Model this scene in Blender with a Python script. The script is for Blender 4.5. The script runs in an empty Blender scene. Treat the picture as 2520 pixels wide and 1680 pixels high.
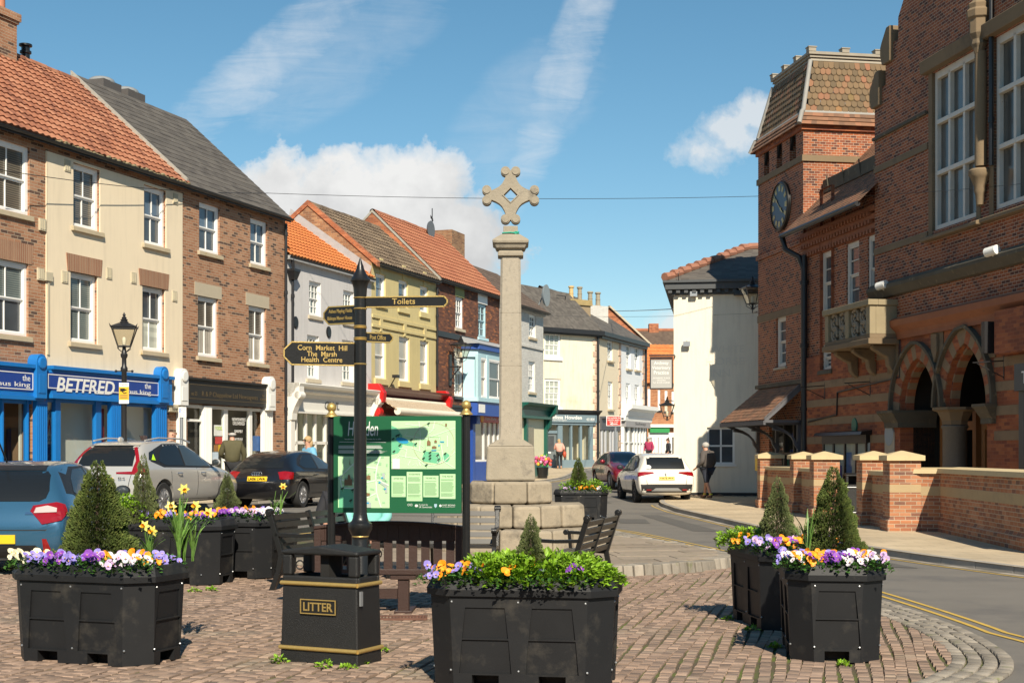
import bpy,bmesh,math,random
from mathutils import Vector,Matrix
from mathutils.bvhtree import BVHTree
R=math.radians
random.seed(7)
scene=bpy.context.scene
C=scene.collection
# ---------------------------------------------------------------- camera, sky, sun, exposure
F,HX,HY,CH=3425.0,1260.0,1118.0,1.65          # focal length and principal point of the 2520 px photograph
cam_d=bpy.data.cameras.new("camera");cam=bpy.data.objects.new("camera",cam_d);C.objects.link(cam)
cam.location=(0,0,CH);cam.rotation_euler=(R(90),0,0)
cam_d.sensor_width=36.0;cam_d.lens=36.0*F/2520.0
cam_d.shift_x=0.0;cam_d.shift_y=(HY-840.0)/2520.0
cam_d.clip_start=0.1;cam_d.clip_end=3000
scene.camera=cam
SUN_EL,SUN_AZ=38.0,169.4                            # azimuth clockwise from +Y (the direction of view)
sun_d=bpy.data.lights.new("sun",'SUN');sun=bpy.data.objects.new("sun",sun_d);C.objects.link(sun)
sun_d.energy=5.0;sun_d.angle=R(0.5);sun_d.color=(1.0,0.90,0.73)
_sd=Vector((math.sin(R(SUN_AZ))*math.cos(R(SUN_EL)),math.cos(R(SUN_AZ))*math.cos(R(SUN_EL)),math.sin(R(SUN_EL))))
sun.rotation_euler=_sd.to_track_quat('Z','Y').to_euler()
sun.location=(8,-30,40)
w=bpy.data.worlds.new("World");scene.world=w;w.use_nodes=True
scene.view_settings.view_transform='Standard';scene.view_settings.look='None'
scene.view_settings.exposure=0.5;scene.view_settings.gamma=1.0
scene.view_settings.use_curve_mapping=False
scene.cycles.max_bounces=8;scene.cycles.transparent_max_bounces=12
scene.cycles.use_denoising=True
class NT:
    """small helper for node trees"""
    def __init__(s,tree): s.t=tree;s.n=tree.nodes;s.l=tree.links
    def new(s,kind,**kw):
        n=s.n.new(kind)
        for k,v in kw.items():
            if k.startswith('i_'): n.inputs[int(k[2:]) if k[2:].isdigit() else k[2:].replace('_',' ')].default_value=v
            else: setattr(n,k,v)
        return n
    def link(s,a,b): s.l.new(a,b)
    def math(s,op,a,b=None,c=None,clamp=False):
        n=s.n.new('ShaderNodeMath');n.operation=op;n.use_clamp=clamp
        for i,x in enumerate((a,b,c)):
            if x is None: continue
            if isinstance(x,(int,float)): n.inputs[i].default_value=x
            else: s.l.new(x,n.inputs[i])
        return n.outputs[0]
    def mix(s,fac,a,b,blend='MIX'):
        n=s.n.new('ShaderNodeMix');n.data_type='RGBA';n.blend_type=blend
        for sock,x in ((n.inputs[0],fac),(n.inputs[6],a),(n.inputs[7],b)):
            if isinstance(x,(int,float)): sock.default_value=x
            elif isinstance(x,(tuple,list)): sock.default_value=(*x[:3],1)
            else: s.l.new(x,sock)
        return n.outputs[2]
    def ramp(s,fac,stops,interp='LINEAR'):
        n=s.n.new('ShaderNodeValToRGB');n.color_ramp.interpolation=interp
        e=n.color_ramp.elements
        while len(e) < len(stops): e.new(0.5)
        for i,(p,c) in enumerate(stops):
            e[i].position=p;e[i].color=(*c[:3],1) if isinstance(c,(tuple,list)) else (c,c,c,1)
        s.l.new(fac,n.inputs[0]);return n.outputs[0]
    def noise(s,vec,scale,detail=4,rough=0.55,dist=0.0):
        n=s.n.new('ShaderNodeTexNoise');n.inputs['Scale'].default_value=scale
        n.inputs['Detail'].default_value=detail;n.inputs['Roughness'].default_value=rough
        n.inputs['Distortion'].default_value=dist
        if vec is not None: s.l.new(vec,n.inputs['Vector'])
        return n.outputs['Fac']
    def comb(s,x,y,z=0.0):
        n=s.n.new('ShaderNodeCombineXYZ')
        for i,q in enumerate((x,y,z)):
            if isinstance(q,(int,float)): n.inputs[i].default_value=q
            else: s.l.new(q,n.inputs[i])
        return n.outputs[0]
# sky with real-direction clouds
T=NT(w.node_tree)
bg=w.node_tree.nodes.get('Background') or T.new('ShaderNodeBackground')
SKY=0.074
bg.inputs[1].default_value=SKY
sky=T.new('ShaderNodeTexSky',sky_type='NISHITA',sun_disc=False,sun_elevation=R(SUN_EL),sun_rotation=R(SUN_AZ),
            altitude=20,air_density=1.0,dust_density=0.0,ozone_density=2.2)
tc=T.new('ShaderNodeTexCoord');sp=T.new('ShaderNodeSeparateXYZ');T.link(tc.outputs['Generated'],sp.inputs[0])
yy=T.math('MAXIMUM',sp.outputs[1],0.02)
U=T.math('MULTIPLY',T.math('DIVIDE',sp.outputs[0],yy),F/1000);V=T.math('MULTIPLY',T.math('DIVIDE',sp.outputs[2],yy),F/1000)
UV=T.comb(U,V,0)
n1=T.noise(UV,5.5,7,0.6,0.3);n2=T.noise(UV,2.0,4,0.5)
def blob(cx,cy,a,b,rot=0.0):
    cx=(cx-HX)/1000;cy=(HY-cy)/1000;a /= 1000;b /= 1000
    du=T.math('SUBTRACT',U,cx);dv=T.math('SUBTRACT',V,cy)
    c,s_=math.cos(R(rot)),math.sin(R(rot))
    p=T.math('ADD',T.math('MULTIPLY',du,c/a),T.math('MULTIPLY',dv,s_/a))
    q=T.math('ADD',T.math('MULTIPLY',du,-s_/b),T.math('MULTIPLY',dv,c/b))
    return T.math('SUBTRACT',1.0,T.math('ADD',T.math('MULTIPLY',p,p),T.math('MULTIPLY',q,q)))
def mx(*v):
    r=v[0]
    for x in v[1:]: r=T.math('MAXIMUM',r,x)
    return r
cum=mx(blob(700,540,165,205),blob(830,520,190,180),blob(1030,490,150,160),blob(1130,600,130,150),blob(900,640,420,120))
n3=T.noise(UV,17.0,8,0.62,0.2)
cum=T.math('ADD',cum,T.math('ADD',T.math('MULTIPLY',T.math('SUBTRACT',n1,0.5),1.7),T.math('MULTIPLY',T.math('SUBTRACT',n3,0.5),0.9)))
cumf=T.ramp(cum,[(0.08,0.0),(0.26,0.6),(0.6,0.96)])
sm=mx(blob(1735,380,100,66),blob(1800,330,85,72),blob(1862,280,55,60),blob(1650,800,60,45))
smf=T.ramp(T.math('ADD',sm,T.math('ADD',T.math('MULTIPLY',T.math('SUBTRACT',n1,0.5),3.2),T.math('MULTIPLY',T.math('SUBTRACT',n3,0.5),2.0))),[(0.0,0.0),(0.7,0.45),(1.4,0.72)])
def streak(x0,y0,x1,y1,wid,seed,dens):
    cx,cy=(x0+x1)/2,(y0+y1)/2
    ln=math.hypot(x1-x0,y1-y0)/2;ang=math.degrees(math.atan2(-(y1-y0),x1-x0))
    b=blob(cx,cy,ln,wid,ang)
    mp=T.new('ShaderNodeMapping');T.link(UV,mp.inputs[0]);mp.inputs['Rotation'].default_value=(0,0,R(-ang+24));mp.inputs['Location'].default_value=(seed,0,0)
    mp.inputs['Scale'].default_value=(2.0,11.0,1)
    nz=T.noise(mp.outputs[0],1.7,9,0.66,0.9)
    nz2=T.noise(UV,5.0,8,0.62,0.5)
    e=T.math('ADD',T.math('MULTIPLY',b,0.55),T.math('MULTIPLY',T.math('SUBTRACT',T.math('ADD',nz,nz2),1.0),1.25))
    e=T.math('MULTIPLY',e,T.math('MULTIPLY',b,3.0,clamp=True))
    return T.math('MULTIPLY',T.ramp(e,[(0.0,0.0),(0.45,0.45),(0.98,1.0)]),dens)
cir=mx(streak(330,430,960,-90,92,0.0,0.62),streak(560,330,1130,-60,130,5.0,0.28),streak(1240,560,1530,-190,76,3.0,0.62),streak(1100,500,1480,60,150,9.0,0.25))
shade=T.math('ADD',T.math('MULTIPLY',T.math('SUBTRACT',V,0.62),2.2),T.math('MULTIPLY',T.math('SUBTRACT',T.noise(UV,5.0,7,0.55),0.5),2.4),clamp=False)
cc=T.ramp(T.math('ADD',shade,0.5),[(0.1,(6.2,6.15,6.1)),(0.75,(8.6,8.5,8.3))])
hs=T.new('ShaderNodeHueSaturation');T.link(sky.outputs[0],hs.inputs['Color'])
hs.inputs['Hue'].default_value=0.484;hs.inputs['Saturation'].default_value=1.18;hs.inputs['Value'].default_value=1.0
col=T.mix(cir,hs.outputs[0],(8.4,8.5,8.6));col=T.mix(smf,col,(8.2,8.2,8.1));col=T.mix(cumf,col,cc)
T.link(col,bg.inputs[0])
# ---------------------------------------------------------------- materials
MATS={}
def _base(name):
    m=bpy.data.materials.new(name);m.use_nodes=True
    t=NT(m.node_tree);b=m.node_tree.nodes['Principled BSDF']
    return m,t,b
def pm(name,col,rough=0.6,metal=0.0,var=0.12,scale=4.0,bump=0.0,bscale=40.0,coat=0.0,col2=None,c2amt=(0.55,0.7),spec=0.5,island=0.0,c2scale=None,streak=0.0):
    """plain surface with procedural colour variation, optional second colour in blotches, optional bump"""
    if name in MATS: return MATS[name]
    m,t,b=_base(name)
    tc=t.new('ShaderNodeTexCoord');ob=tc.outputs['Object']
    c=t.mix(t.noise(ob,scale,6),tuple(x*(1-var) for x in col),tuple(min(1,x*(1+var)) for x in col))
    if col2 is not None:
        f=t.ramp(t.noise(ob,c2scale or scale*2.3,7,0.65),[(c2amt[0],0.0),(c2amt[1],1.0)])
        c=t.mix(f,c,col2)
    if streak:
        mp=t.new('ShaderNodeMapping');t.link(ob,mp.inputs[0]);mp.inputs['Scale'].default_value=(3.2,3.2,0.28)
        c=t.mix(1.0,c,t.ramp(t.math('ADD',t.math('MULTIPLY',t.noise(mp.outputs[0],2.2,6,0.65),0.7),t.math('MULTIPLY',t.noise(ob,0.8,5,0.6),0.3)),[(0.36,1-streak*1.6),(0.52,1.0)]),'MULTIPLY')
    if island:
        g=t.new('ShaderNodeNewGeometry')
        c=t.mix(1.0,c,t.ramp(g.outputs['Random Per Island'],[(0,1-island),(1,1+island)]),'MULTIPLY')
        # ramp clamps colours over 1 only when displayed; values above 1 are kept
    t.link(c,b.inputs['Base Color'])
    b.inputs['Roughness'].default_value=rough;b.inputs['Metallic'].default_value=metal
    b.inputs['Coat Weight'].default_value=coat;b.inputs['Coat Roughness'].default_value=0.05
    b.inputs['Specular IOR Level'].default_value=spec
    if bump:
        bn=t.new('ShaderNodeBump');bn.inputs['Strength'].default_value=min(1,bump);bn.inputs['Distance'].default_value=0.01
        t.link(t.noise(ob,bscale,6,0.6),bn.inputs['Height']);t.link(bn.outputs[0],b.inputs['Normal'])
    MATS[name]=m;return m
def brick(name,ramp,mortar,bw=0.225,bh=0.075,mort=0.006,bump=0.6,rough=0.85,dirt=None,dirtamt=(0.55,0.75),off=0.5,stain=0.18):
    if name in MATS: return MATS[name]
    m,t,b=_base(name)
    uv=t.new('ShaderNodeUVMap');v=uv.outputs[0]
    wob=t.noise(v,3.0,3)
    n=t.new('ShaderNodeTexBrick');n.offset=off;n.squash=1.0
    sp_=t.new('ShaderNodeSeparateXYZ');t.link(v,sp_.inputs[0])
    vv=t.comb(t.math('ADD',sp_.outputs[0],t.math('MULTIPLY',t.math('SUBTRACT',t.noise(v,9.0,2),0.5),0.02)),
                t.math('ADD',sp_.outputs[1],t.math('MULTIPLY',t.math('SUBTRACT',wob,0.5),0.012)))
    t.link(vv,n.inputs['Vector'])
    n.inputs['Color1'].default_value=(0,0,0,1);n.inputs['Color2'].default_value=(1,1,1,1);n.inputs['Mortar'].default_value=(0.5,0.5,0.5,1)
    n.inputs['Scale'].default_value=1.0;n.inputs['Mortar Size'].default_value=mort;n.inputs['Mortar Smooth'].default_value=0.15
    n.inputs['Brick Width'].default_value=bw;n.inputs['Row Height'].default_value=bh;n.inputs['Bias'].default_value=0
    rnd=t.math('ADD',n.outputs['Color'],t.math('MULTIPLY',t.math('SUBTRACT',t.noise(v,22.0,3),0.5),0.22))
    c=t.ramp(rnd,ramp)
    c=t.mix(t.math('MULTIPLY',t.noise(v,60,3),0.35),c,(0.05,0.035,0.03))
    if dirt is not None:
        c=t.mix(t.ramp(t.noise(v,1.3,6,0.65),[(dirtamt[0],0.0),(dirtamt[1],1.0)]),c,dirt)
    c=t.mix(n.outputs['Fac'],c,mortar)
    st=t.ramp(t.noise(v,0.55,5,0.6),[(0.3,1-stain),(0.7,1+stain*0.5)])
    c=t.mix(1.0,c,st,'MULTIPLY')
    t.link(c,b.inputs['Base Color']);b.inputs['Roughness'].default_value=rough
    bn=t.new('ShaderNodeBump');bn.inputs['Strength'].default_value=bump;bn.inputs['Distance'].default_value=0.012
    t.link(t.math('SUBTRACT',t.math('MULTIPLY',t.noise(v,50,4),0.5),n.outputs['Fac']),bn.inputs['Height']);t.link(bn.outputs[0],b.inputs['Normal'])
    MATS[name]=m;return m
def tile(name,ramp,tw,th,lich=None,lamt=(0.62,0.75),rough=0.85):
    """roof covering: one random tone per tile (uv in metres), lichen blotches"""
    if name in MATS: return MATS[name]
    m,t,b=_base(name)
    uv=t.new('ShaderNodeUVMap');v=uv.outputs[0];sp_=t.new('ShaderNodeSeparateXYZ');t.link(v,sp_.inputs[0])
    row=t.math('FLOOR',t.math('DIVIDE',sp_.outputs[1],th))
    colm=t.math('FLOOR',t.math('ADD',t.math('DIVIDE',sp_.outputs[0],tw),t.math('MULTIPLY',row,0.0)))
    wn=t.new('ShaderNodeTexWhiteNoise',noise_dimensions='2D');t.link(t.comb(colm,row),wn.inputs['Vector'])
    c=t.ramp(t.math('ADD',wn.outputs['Value'],t.math('MULTIPLY',t.math('SUBTRACT',t.noise(v,1.2,5),0.5),0.8)),ramp)
    c=t.mix(t.math('MULTIPLY',t.noise(v,30,4),0.4),c,(0.07,0.05,0.04))
    if lich is not None: c=t.mix(t.ramp(t.noise(v,5.0,6,0.7),[(lamt[0],0.0),(lamt[1],0.85)]),c,lich)
    t.link(c,b.inputs['Base Color']);b.inputs['Roughness'].default_value=rough
    bn=t.new('ShaderNodeBump');bn.inputs['Strength'].default_value=0.4;bn.inputs['Distance'].default_value=0.01
    t.link(t.noise(v,40,4),bn.inputs['Height']);t.link(bn.outputs[0],b.inputs['Normal'])
    MATS[name]=m;return m
def glassy(name,col,rough=0.03,stripes=None,c2=None,coat=1.0):
    """opaque pane: reflecting glass over what hangs behind it (dark room, slatted blind or curtain)"""
    if name in MATS: return MATS[name]
    m,t,b=_base(name)
    uv=t.new('ShaderNodeUVMap');v=uv.outputs[0];sp_=t.new('ShaderNodeSeparateXYZ');t.link(v,sp_.inputs[0])
    c=t.mix(t.ramp(t.noise(v,1.1,3,0.5),[(0.35,0.0),(0.65,1.0)]),tuple(x*0.75 for x in col),tuple(x*1.25 for x in col))
    if stripes:
        ax,per=stripes
        f=t.math('FRACT',t.math('DIVIDE',sp_.outputs[1 if ax == 'z' else 0],per))
        c=t.mix(t.ramp(f,[(0.45,0.0),(0.6,1.0)]),c,c2)
    t.link(c,b.inputs['Base Color']);b.inputs['Roughness'].default_value=0.4
    b.inputs['Coat Weight'].default_value=coat;b.inputs['Coat Roughness'].default_value=rough;b.inputs['Coat IOR'].default_value=1.55
    b.inputs['Specular IOR Level'].default_value=0.2
    MATS[name]=m;return m
def clearglass(name,tint=(0.9,0.95,0.93),refl=0.12,rough=0.0):
    if name in MATS: return MATS[name]
    m=bpy.data.materials.new(name);m.use_nodes=True;t=NT(m.node_tree)
    t.n.remove(m.node_tree.nodes['Principled BSDF']);out=m.node_tree.nodes['Material Output']
    tr=t.new('ShaderNodeBsdfTransparent');tr.inputs[0].default_value=(*tint,1)
    gl=t.new('ShaderNodeBsdfGlossy');gl.inputs['Roughness'].default_value=rough
    fr=t.new('ShaderNodeLayerWeight');fr.inputs[0].default_value=0.5
    mixn=t.new('ShaderNodeMixShader');t.link(t.math('ADD',t.math('MULTIPLY',t.math('POWER',fr.outputs['Facing'],5.0),0.9),refl,clamp=True),mixn.inputs[0])
    t.link(tr.outputs[0],mixn.inputs[1]);t.link(gl.outputs[0],mixn.inputs[2]);t.link(mixn.outputs[0],out.inputs[0])
    MATS[name]=m;return m
# ---------------------------------------------------------------- mesh builder
class MB:
    def __init__(s): s.v=[];s.f=[];s.m=[];s.uv=[];s.M=None;s.mi=0
    def add(s,p):
        p=Vector(p)
        if s.M is not None: p=s.M @ p
        s.v.append(p);return len(s.v)-1
    def face(s,idx,uv=None,m=None):
        s.f.append(tuple(idx));s.m.append(s.mi if m is None else m);s.uv.append(uv)
    def poly(s,pts,uv=None,m=None): s.face([s.add(p) for p in pts],uv,m);return s
    def box(s,x0,x1,y0,y1,z0,z1,m=None):
        i=[s.add(p) for p in ((x0,y0,z0),(x1,y0,z0),(x1,y1,z0),(x0,y1,z0),(x0,y0,z1),(x1,y0,z1),(x1,y1,z1),(x0,y1,z1))]
        for q in ((0,3,2,1),(4,5,6,7),(0,1,5,4),(1,2,6,5),(2,3,7,6),(3,0,4,7)): s.face([i[k] for k in q],None,m)
        return s
    def hexa(s,bot,top,m=None):
        """solid between two rings of equal length (lists of 3-D points)"""
        n=len(bot);a=[s.add(p) for p in bot];b=[s.add(p) for p in top]
        s.face(a[::-1],None,m);s.face(b,None,m)
        for k in range(n): s.face((a[k],a[(k+1) % n],b[(k+1) % n],b[k]),None,m)
        return s
    def prism(s,poly,axis,a0,a1,m=None):
        """2-D outline extruded along an axis; axis 'y': outline is (x,z), 'x': (y,z), 'z': (x,y)"""
        f={'y': lambda p,a: (p[0],a,p[1]),'x': lambda p,a: (a,p[0],p[1]),'z': lambda p,a: (p[0],p[1],a)}[axis]
        return s.hexa([f(p,a0) for p in poly],[f(p,a1) for p in poly],m)
    def loft(s,rings,closed=True,caps=True,m=None):
        ids=[[s.add(p) for p in r] for r in rings];n=len(rings[0])
        for a,b in zip(ids,ids[1:]):
            for k in range(n if closed else n-1): s.face((a[k],a[(k+1) % n],b[(k+1) % n],b[k]),None,m)
        if caps and closed: s.face(ids[0][::-1],None,m);s.face(ids[-1],None,m)
        return s
    def lathe(s,prof,n=16,c=(0,0,0),m=None):
        rings=[[(c[0]+r*math.cos(2*math.pi*k/n),c[1]+r*math.sin(2*math.pi*k/n),c[2]+z) for k in range(n)] for r,z in prof]
        return s.loft(rings,m=m)
    def tube(s,pts,r,n=8,m=None,caps=True):
        pts=[Vector(p) for p in pts];rs=r if isinstance(r,(list,tuple)) else [r]*len(pts);rings=[]
        for k,p in enumerate(pts):
            d=(pts[min(k+1,len(pts)-1)]-pts[max(k-1,0)]).normalized()
            up=Vector((0,0,1)) if abs(d.z) < 0.9 else Vector((1,0,0))
            a=d.cross(up).normalized();b=a.cross(d)
            rings.append([p+(a*math.cos(2*math.pi*j/n)+b*math.sin(2*math.pi*j/n))*rs[k] for j in range(n)])
        return s.loft(rings,caps=caps,m=m)
    def ball(s,c,r,nu=12,nv=8,sz=(1,1,1),m=None):
        prof=[(max(1e-4,math.sin(math.pi*k/nv)),-math.cos(math.pi*k/nv)) for k in range(nv+1)]
        rings=[[(c[0]+sz[0]*r*q*math.cos(2*math.pi*k/nu),c[1]+sz[1]*r*q*math.sin(2*math.pi*k/nu),c[2]+sz[2]*r*z) for k in range(nu)] for q,z in prof]
        return s.loft(rings,m=m)
    def mesh(s,name,mats,smooth=None):
        me=bpy.data.meshes.new(name)
        me.from_pydata([tuple(p) for p in s.v],[],s.f)
        for m in (mats if isinstance(mats,(list,tuple)) else [mats]): me.materials.append(m)
        me.polygons.foreach_set('material_index',s.m)
        ul=me.uv_layers.new(name='UVMap');data=[0.0]*(2*len(me.loops))
        for p,uv in zip(me.polygons,s.uv):
            nx,ny,nz=(abs(c) for c in p.normal)
            for k,li in enumerate(p.loop_indices):
                if uv is not None: q=uv[k]
                else:
                    co=me.vertices[me.loops[li].vertex_index].co
                    q=(co.x,co.y) if nz > 0.75 else ((co.y,co.z) if nx > ny else (co.x,co.z))
                data[2*li]=q[0];data[2*li+1]=q[1]
        ul.data.foreach_set('uv',data)
        if smooth:
            me.polygons.foreach_set('use_smooth',[True]*len(me.polygons));me.set_sharp_from_angle(angle=R(smooth))
        me.update();return me
    def obj(s,name,mats,parent=None,loc=None,rot=None,smooth=None,bevel=0.0,seg=2):
        o=bpy.data.objects.new(name,s.mesh(name,mats,smooth));C.objects.link(o)
        if parent is not None: o.parent=parent
        if loc is not None: o.location=loc
        if rot is not None: o.rotation_euler=rot
        if bevel:
            b=o.modifiers.new('bevel','BEVEL');b.width=bevel;b.segments=seg;b.limit_method='ANGLE';b.angle_limit=R(35)
        return o
def link_mesh(name,me,parent=None,loc=None,rot=None):
    o=bpy.data.objects.new(name,me);C.objects.link(o)
    if parent is not None: o.parent=parent
    if loc is not None: o.location=loc
    if rot is not None: o.rotation_euler=rot
    return o
def tag(o,label,cat,group=None):
    o['label']=label;o['category']=cat
    if group: o['group']=group
    return o
def struct(o): o['kind']='structure';return o
def thing(name,label,cat,loc=(0,0,0),rz=0.0,group=None):
    o=bpy.data.objects.new(name,None);C.objects.link(o);o.empty_display_size=0.3
    o.location=loc;o.rotation_euler=(0,0,rz)
    return tag(o,label,cat,group)
def kids(o): return [c for c in bpy.data.objects if c.parent == o]
def dup(root,loc,rz,label,group=None,tree=None):
    tree=tree or {}
    r=root.copy();C.objects.link(r);r.location=loc;r.rotation_euler=(0,0,rz);r['label']=label
    if group: r['group']=group
    for ch in kids(root):
        c=ch.copy();C.objects.link(c);c.parent=r
        for g in kids(ch):
            d=g.copy();C.objects.link(d);d.parent=c
    return r
def copy_mesh(o,parent):
    c=o.copy();C.objects.link(c);c.parent=parent;return c
# ---------------------------------------------------------------- from photograph pixels to places on real planes
def W(px,py,Y): return Vector(((px-HX)/F*Y,Y,CH+(HY-py)/F*Y))
def gx(px,Y): return (px-HX)/F*Y
def sstep(a,b,x):
    t=max(0.0,min(1.0,(x-a)/(b-a)));return t*t*(3-2*t)
def G(x,y):
    """height of the ground: the square rises gently to the left and down the street"""
    far=0.020*max(0.0,min(y,82)-40)
    lft=0.0175*max(0.0,min(y,31)-11)
    lft=max(lft,far)
    k=sstep(1.5,-4.5,x)
    return far*(1-k)+lft*k
class Fr:
    """a facade: origin at its left foot (seen from the street), x along it, y into the building, z up"""
    def __init__(s,A,d): s.A=Vector(A[:2]);s.d=Vector(d[:2]).normalized();s.n=Vector((-s.d.y,s.d.x));s.ang=math.atan2(s.d.y,s.d.x)
    def at(s,px,py,y=0.0):
        a=(px-HX)/F;Y=(s.A.dot(s.n)+y)/(a*s.n.x+s.n.y)
        P=Vector((a*Y,Y));return (P-s.A).dot(s.d),CH+(HY-py)/F*Y
    def s(s,px,y=0.0): return s.at(px,HY,y)[0]
    def z(s,px,py,y=0.0): return s.at(px,py,y)[1]
    def sub(s,px): return Fr(s.A+s.d*s.s(px),s.d)
    def w(s,x,y,z): p=s.A+s.d*x+s.n*y;return Vector((p.x,p.y,z))
    def root(s,name,label,cat,group=None): return thing(name,label,cat,(s.A.x,s.A.y,0),s.ang,group)
def text(name,string,x0,x1,z0,z1,y,mat,parent,extrude=0.003,shear=0.0,bold=0.0,keep=False,M=None):
    """lettering fitted into the box x0..x1, z0..z1 on the plane y, facing -y"""
    cu=bpy.data.curves.new(name,'FONT');cu.body=string;cu.extrude=0.0;cu.shear=shear;cu.offset=bold;cu.resolution_u=3
    cu.align_x='CENTER'
    ob=bpy.data.objects.new(name,cu);me=bpy.data.meshes.new_from_object(ob)
    bpy.data.objects.remove(ob);bpy.data.curves.remove(cu)
    xs=[v.co.x for v in me.vertices];ys=[v.co.y for v in me.vertices]
    if not xs: return None
    ax,bx,ay,by=min(xs),max(xs),min(ys),max(ys)
    kx,kz=(x1-x0)/(bx-ax),(z1-z0)/max(1e-6,by-ay)
    if keep: kx=kz=min(kx,kz)
    cx,cz=(x0+x1)/2,(z0+z1)/2
    bm=bmesh.new();bm.from_mesh(me)
    ret=bmesh.ops.extrude_face_region(bm,geom=bm.faces[:])
    top={v for v in ret['geom'] if isinstance(v,bmesh.types.BMVert)}
    for v in bm.verts:
        p=Vector((cx+(v.co.x-(ax+bx)/2)*kx,y-(extrude if v in top else 0.0),cz+(v.co.y-(ay+by)/2)*kz))
        v.co=M @ p if M is not None else p
    bmesh.ops.recalc_face_normals(bm,faces=bm.faces[:])
    bm.to_mesh(me);bm.free();me.materials.clear();me.materials.append(mat);me.name=name
    me.polygons.foreach_set('use_smooth',[False]*len(me.polygons));return link_mesh(name,me,parent)
# ---------------------------------------------------------------- shared materials
M_asph=pm("asphalt",(0.165,0.150,0.130),0.9,var=0.16,scale=1.3,bump=0.5,bscale=160,col2=(0.125,0.116,0.106),c2amt=(0.5,0.62),c2scale=0.5)
M_joint=pm("joint_moss",(0.085,0.065,0.040),0.95,var=0.3,scale=3,bump=0.6,bscale=120,col2=(0.10,0.13,0.02),c2amt=(0.46,0.62),c2scale=2.0)
M_sett=pm("sett_brown",(0.275,0.190,0.140),0.85,var=0.22,scale=9,bump=0.5,bscale=90,col2=(0.25,0.21,0.155),c2amt=(0.52,0.72),c2scale=0.9,island=0.30)
M_settg=pm("sett_grey",(0.27,0.235,0.19),0.85,var=0.2,scale=12,bump=0.5,bscale=90,col2=(0.14,0.15,0.05),c2amt=(0.60,0.72),c2scale=3,island=0.28)
M_flag=pm("flagstone",(0.27,0.215,0.16),0.85,var=0.18,scale=3,bump=0.4,bscale=60,col2=(0.14,0.13,0.07),c2amt=(0.56,0.7),island=0.15)
M_kerb=pm("kerb_stone",(0.30,0.275,0.24),0.85,var=0.15,scale=6,bump=0.3,bscale=80,island=0.15)
M_pave=pm("pavement_slab",(0.47,0.385,0.27),0.85,var=0.12,scale=1.6,bump=0.3,bscale=120,col2=(0.36,0.29,0.20),c2amt=(0.5,0.68))
M_yline=pm("yellow_paint",(0.55,0.36,0.07),0.7,var=0.2,scale=8,col2=(0.16,0.13,0.09),c2amt=(0.58,0.68),c2scale=14)
M_wline=pm("white_paint_line",(0.62,0.6,0.55),0.7,var=0.15,scale=8,col2=(0.2,0.19,0.17),c2amt=(0.56,0.66),c2scale=12)
M_stone=pm("weathered_stone",(0.30,0.258,0.195),0.9,var=0.2,scale=5,bump=0.9,bscale=28,col2=(0.15,0.13,0.105),c2amt=(0.56,0.72),c2scale=4)
M_shaft=pm("shaft_stone",(0.345,0.30,0.235),0.9,var=0.16,scale=14,bump=0.6,bscale=60,col2=(0.25,0.22,0.18),c2amt=(0.55,0.7),c2scale=22)
M_stone2=pm("step_stone",(0.315,0.262,0.19),0.9,var=0.22,scale=4,bump=1.0,bscale=16,col2=(0.13,0.11,0.085),c2amt=(0.50,0.70),c2scale=3,island=0.14)
M_black=pm("black_paint",(0.012,0.012,0.012),0.32,var=0.25,scale=8,bump=0.15,bscale=60)
M_cast=pm("black_cast_metal",(0.012,0.012,0.012),0.5,var=0.3,scale=6,bump=0.6,bscale=170)
M_gold=pm("gold_paint",(0.52,0.36,0.12),0.38,0.55,var=0.12,scale=20,bump=0.3,bscale=120)
M_white=pm("white_paint",(0.80,0.79,0.75),0.45,var=0.05,scale=3)
M_steel=pm("grey_steel",(0.35,0.36,0.37),0.4,0.6,var=0.1)
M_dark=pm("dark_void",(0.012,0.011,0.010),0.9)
M_lead=pm("lead_flashing",(0.42,0.43,0.44),0.5,0.2,var=0.2,scale=4)
M_gutter=pm("black_gutter",(0.018,0.018,0.02),0.4,var=0.2)
# ---------------------------------------------------------------- ground
def sheet(name,xs,ys,dz,mat,inside=None):
    mb=MB();ids={}
    def vid(i,j):
        if (i,j) not in ids: ids[(i,j)]=mb.add((xs[i],ys[j],G(xs[i],ys[j])+dz))
        return ids[(i,j)]
    for i in range(len(xs)-1):
        for j in range(len(ys)-1):
            if inside is None or inside((xs[i]+xs[i+1])/2,(ys[j]+ys[j+1])/2):
                mb.face((vid(i,j),vid(i+1,j),vid(i+1,j+1),vid(i,j+1)))
    return struct(mb.obj(name,mat,smooth=60))
def rng(a,b,st):
    n=max(1,int(round((b-a)/st)));return [a+(b-a)*k/n for k in range(n+1)]
gxs=[-500,-200,-80,-40]+rng(-26,26,1.0)+[40,80,200,500]
gys=[-120,-60,-20]+rng(-8,96,1.0)+[120,200,400,900]
sheet("ground",gxs,gys,0.0,M_asph)
M_patch=pm("tar_patch",(0.105,0.098,0.088),0.85,var=0.15,scale=3,bump=0.5,bscale=150)
for P in ([(3.9,30),(4.5,29.8),(4.0,38),(3.5,38)],[(2.6,33.5),(3.3,33.2),(3.4,35.5),(2.7,35.7)],[(-3.5,33),(-1.2,36),(-1.6,36.5),(-3.9,33.5)],[(5.3,20.5),(5.9,20.2),(5.2,25.0),(4.75,25.0)],[(1.0,44),(3.2,44.6),(3.1,46.2),(.9,45.6)]):
    mb=MB();mb.poly([(x,y,G(x,y)+0.005) for x,y in P]);struct(mb.obj("road_patch",M_patch))
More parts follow.
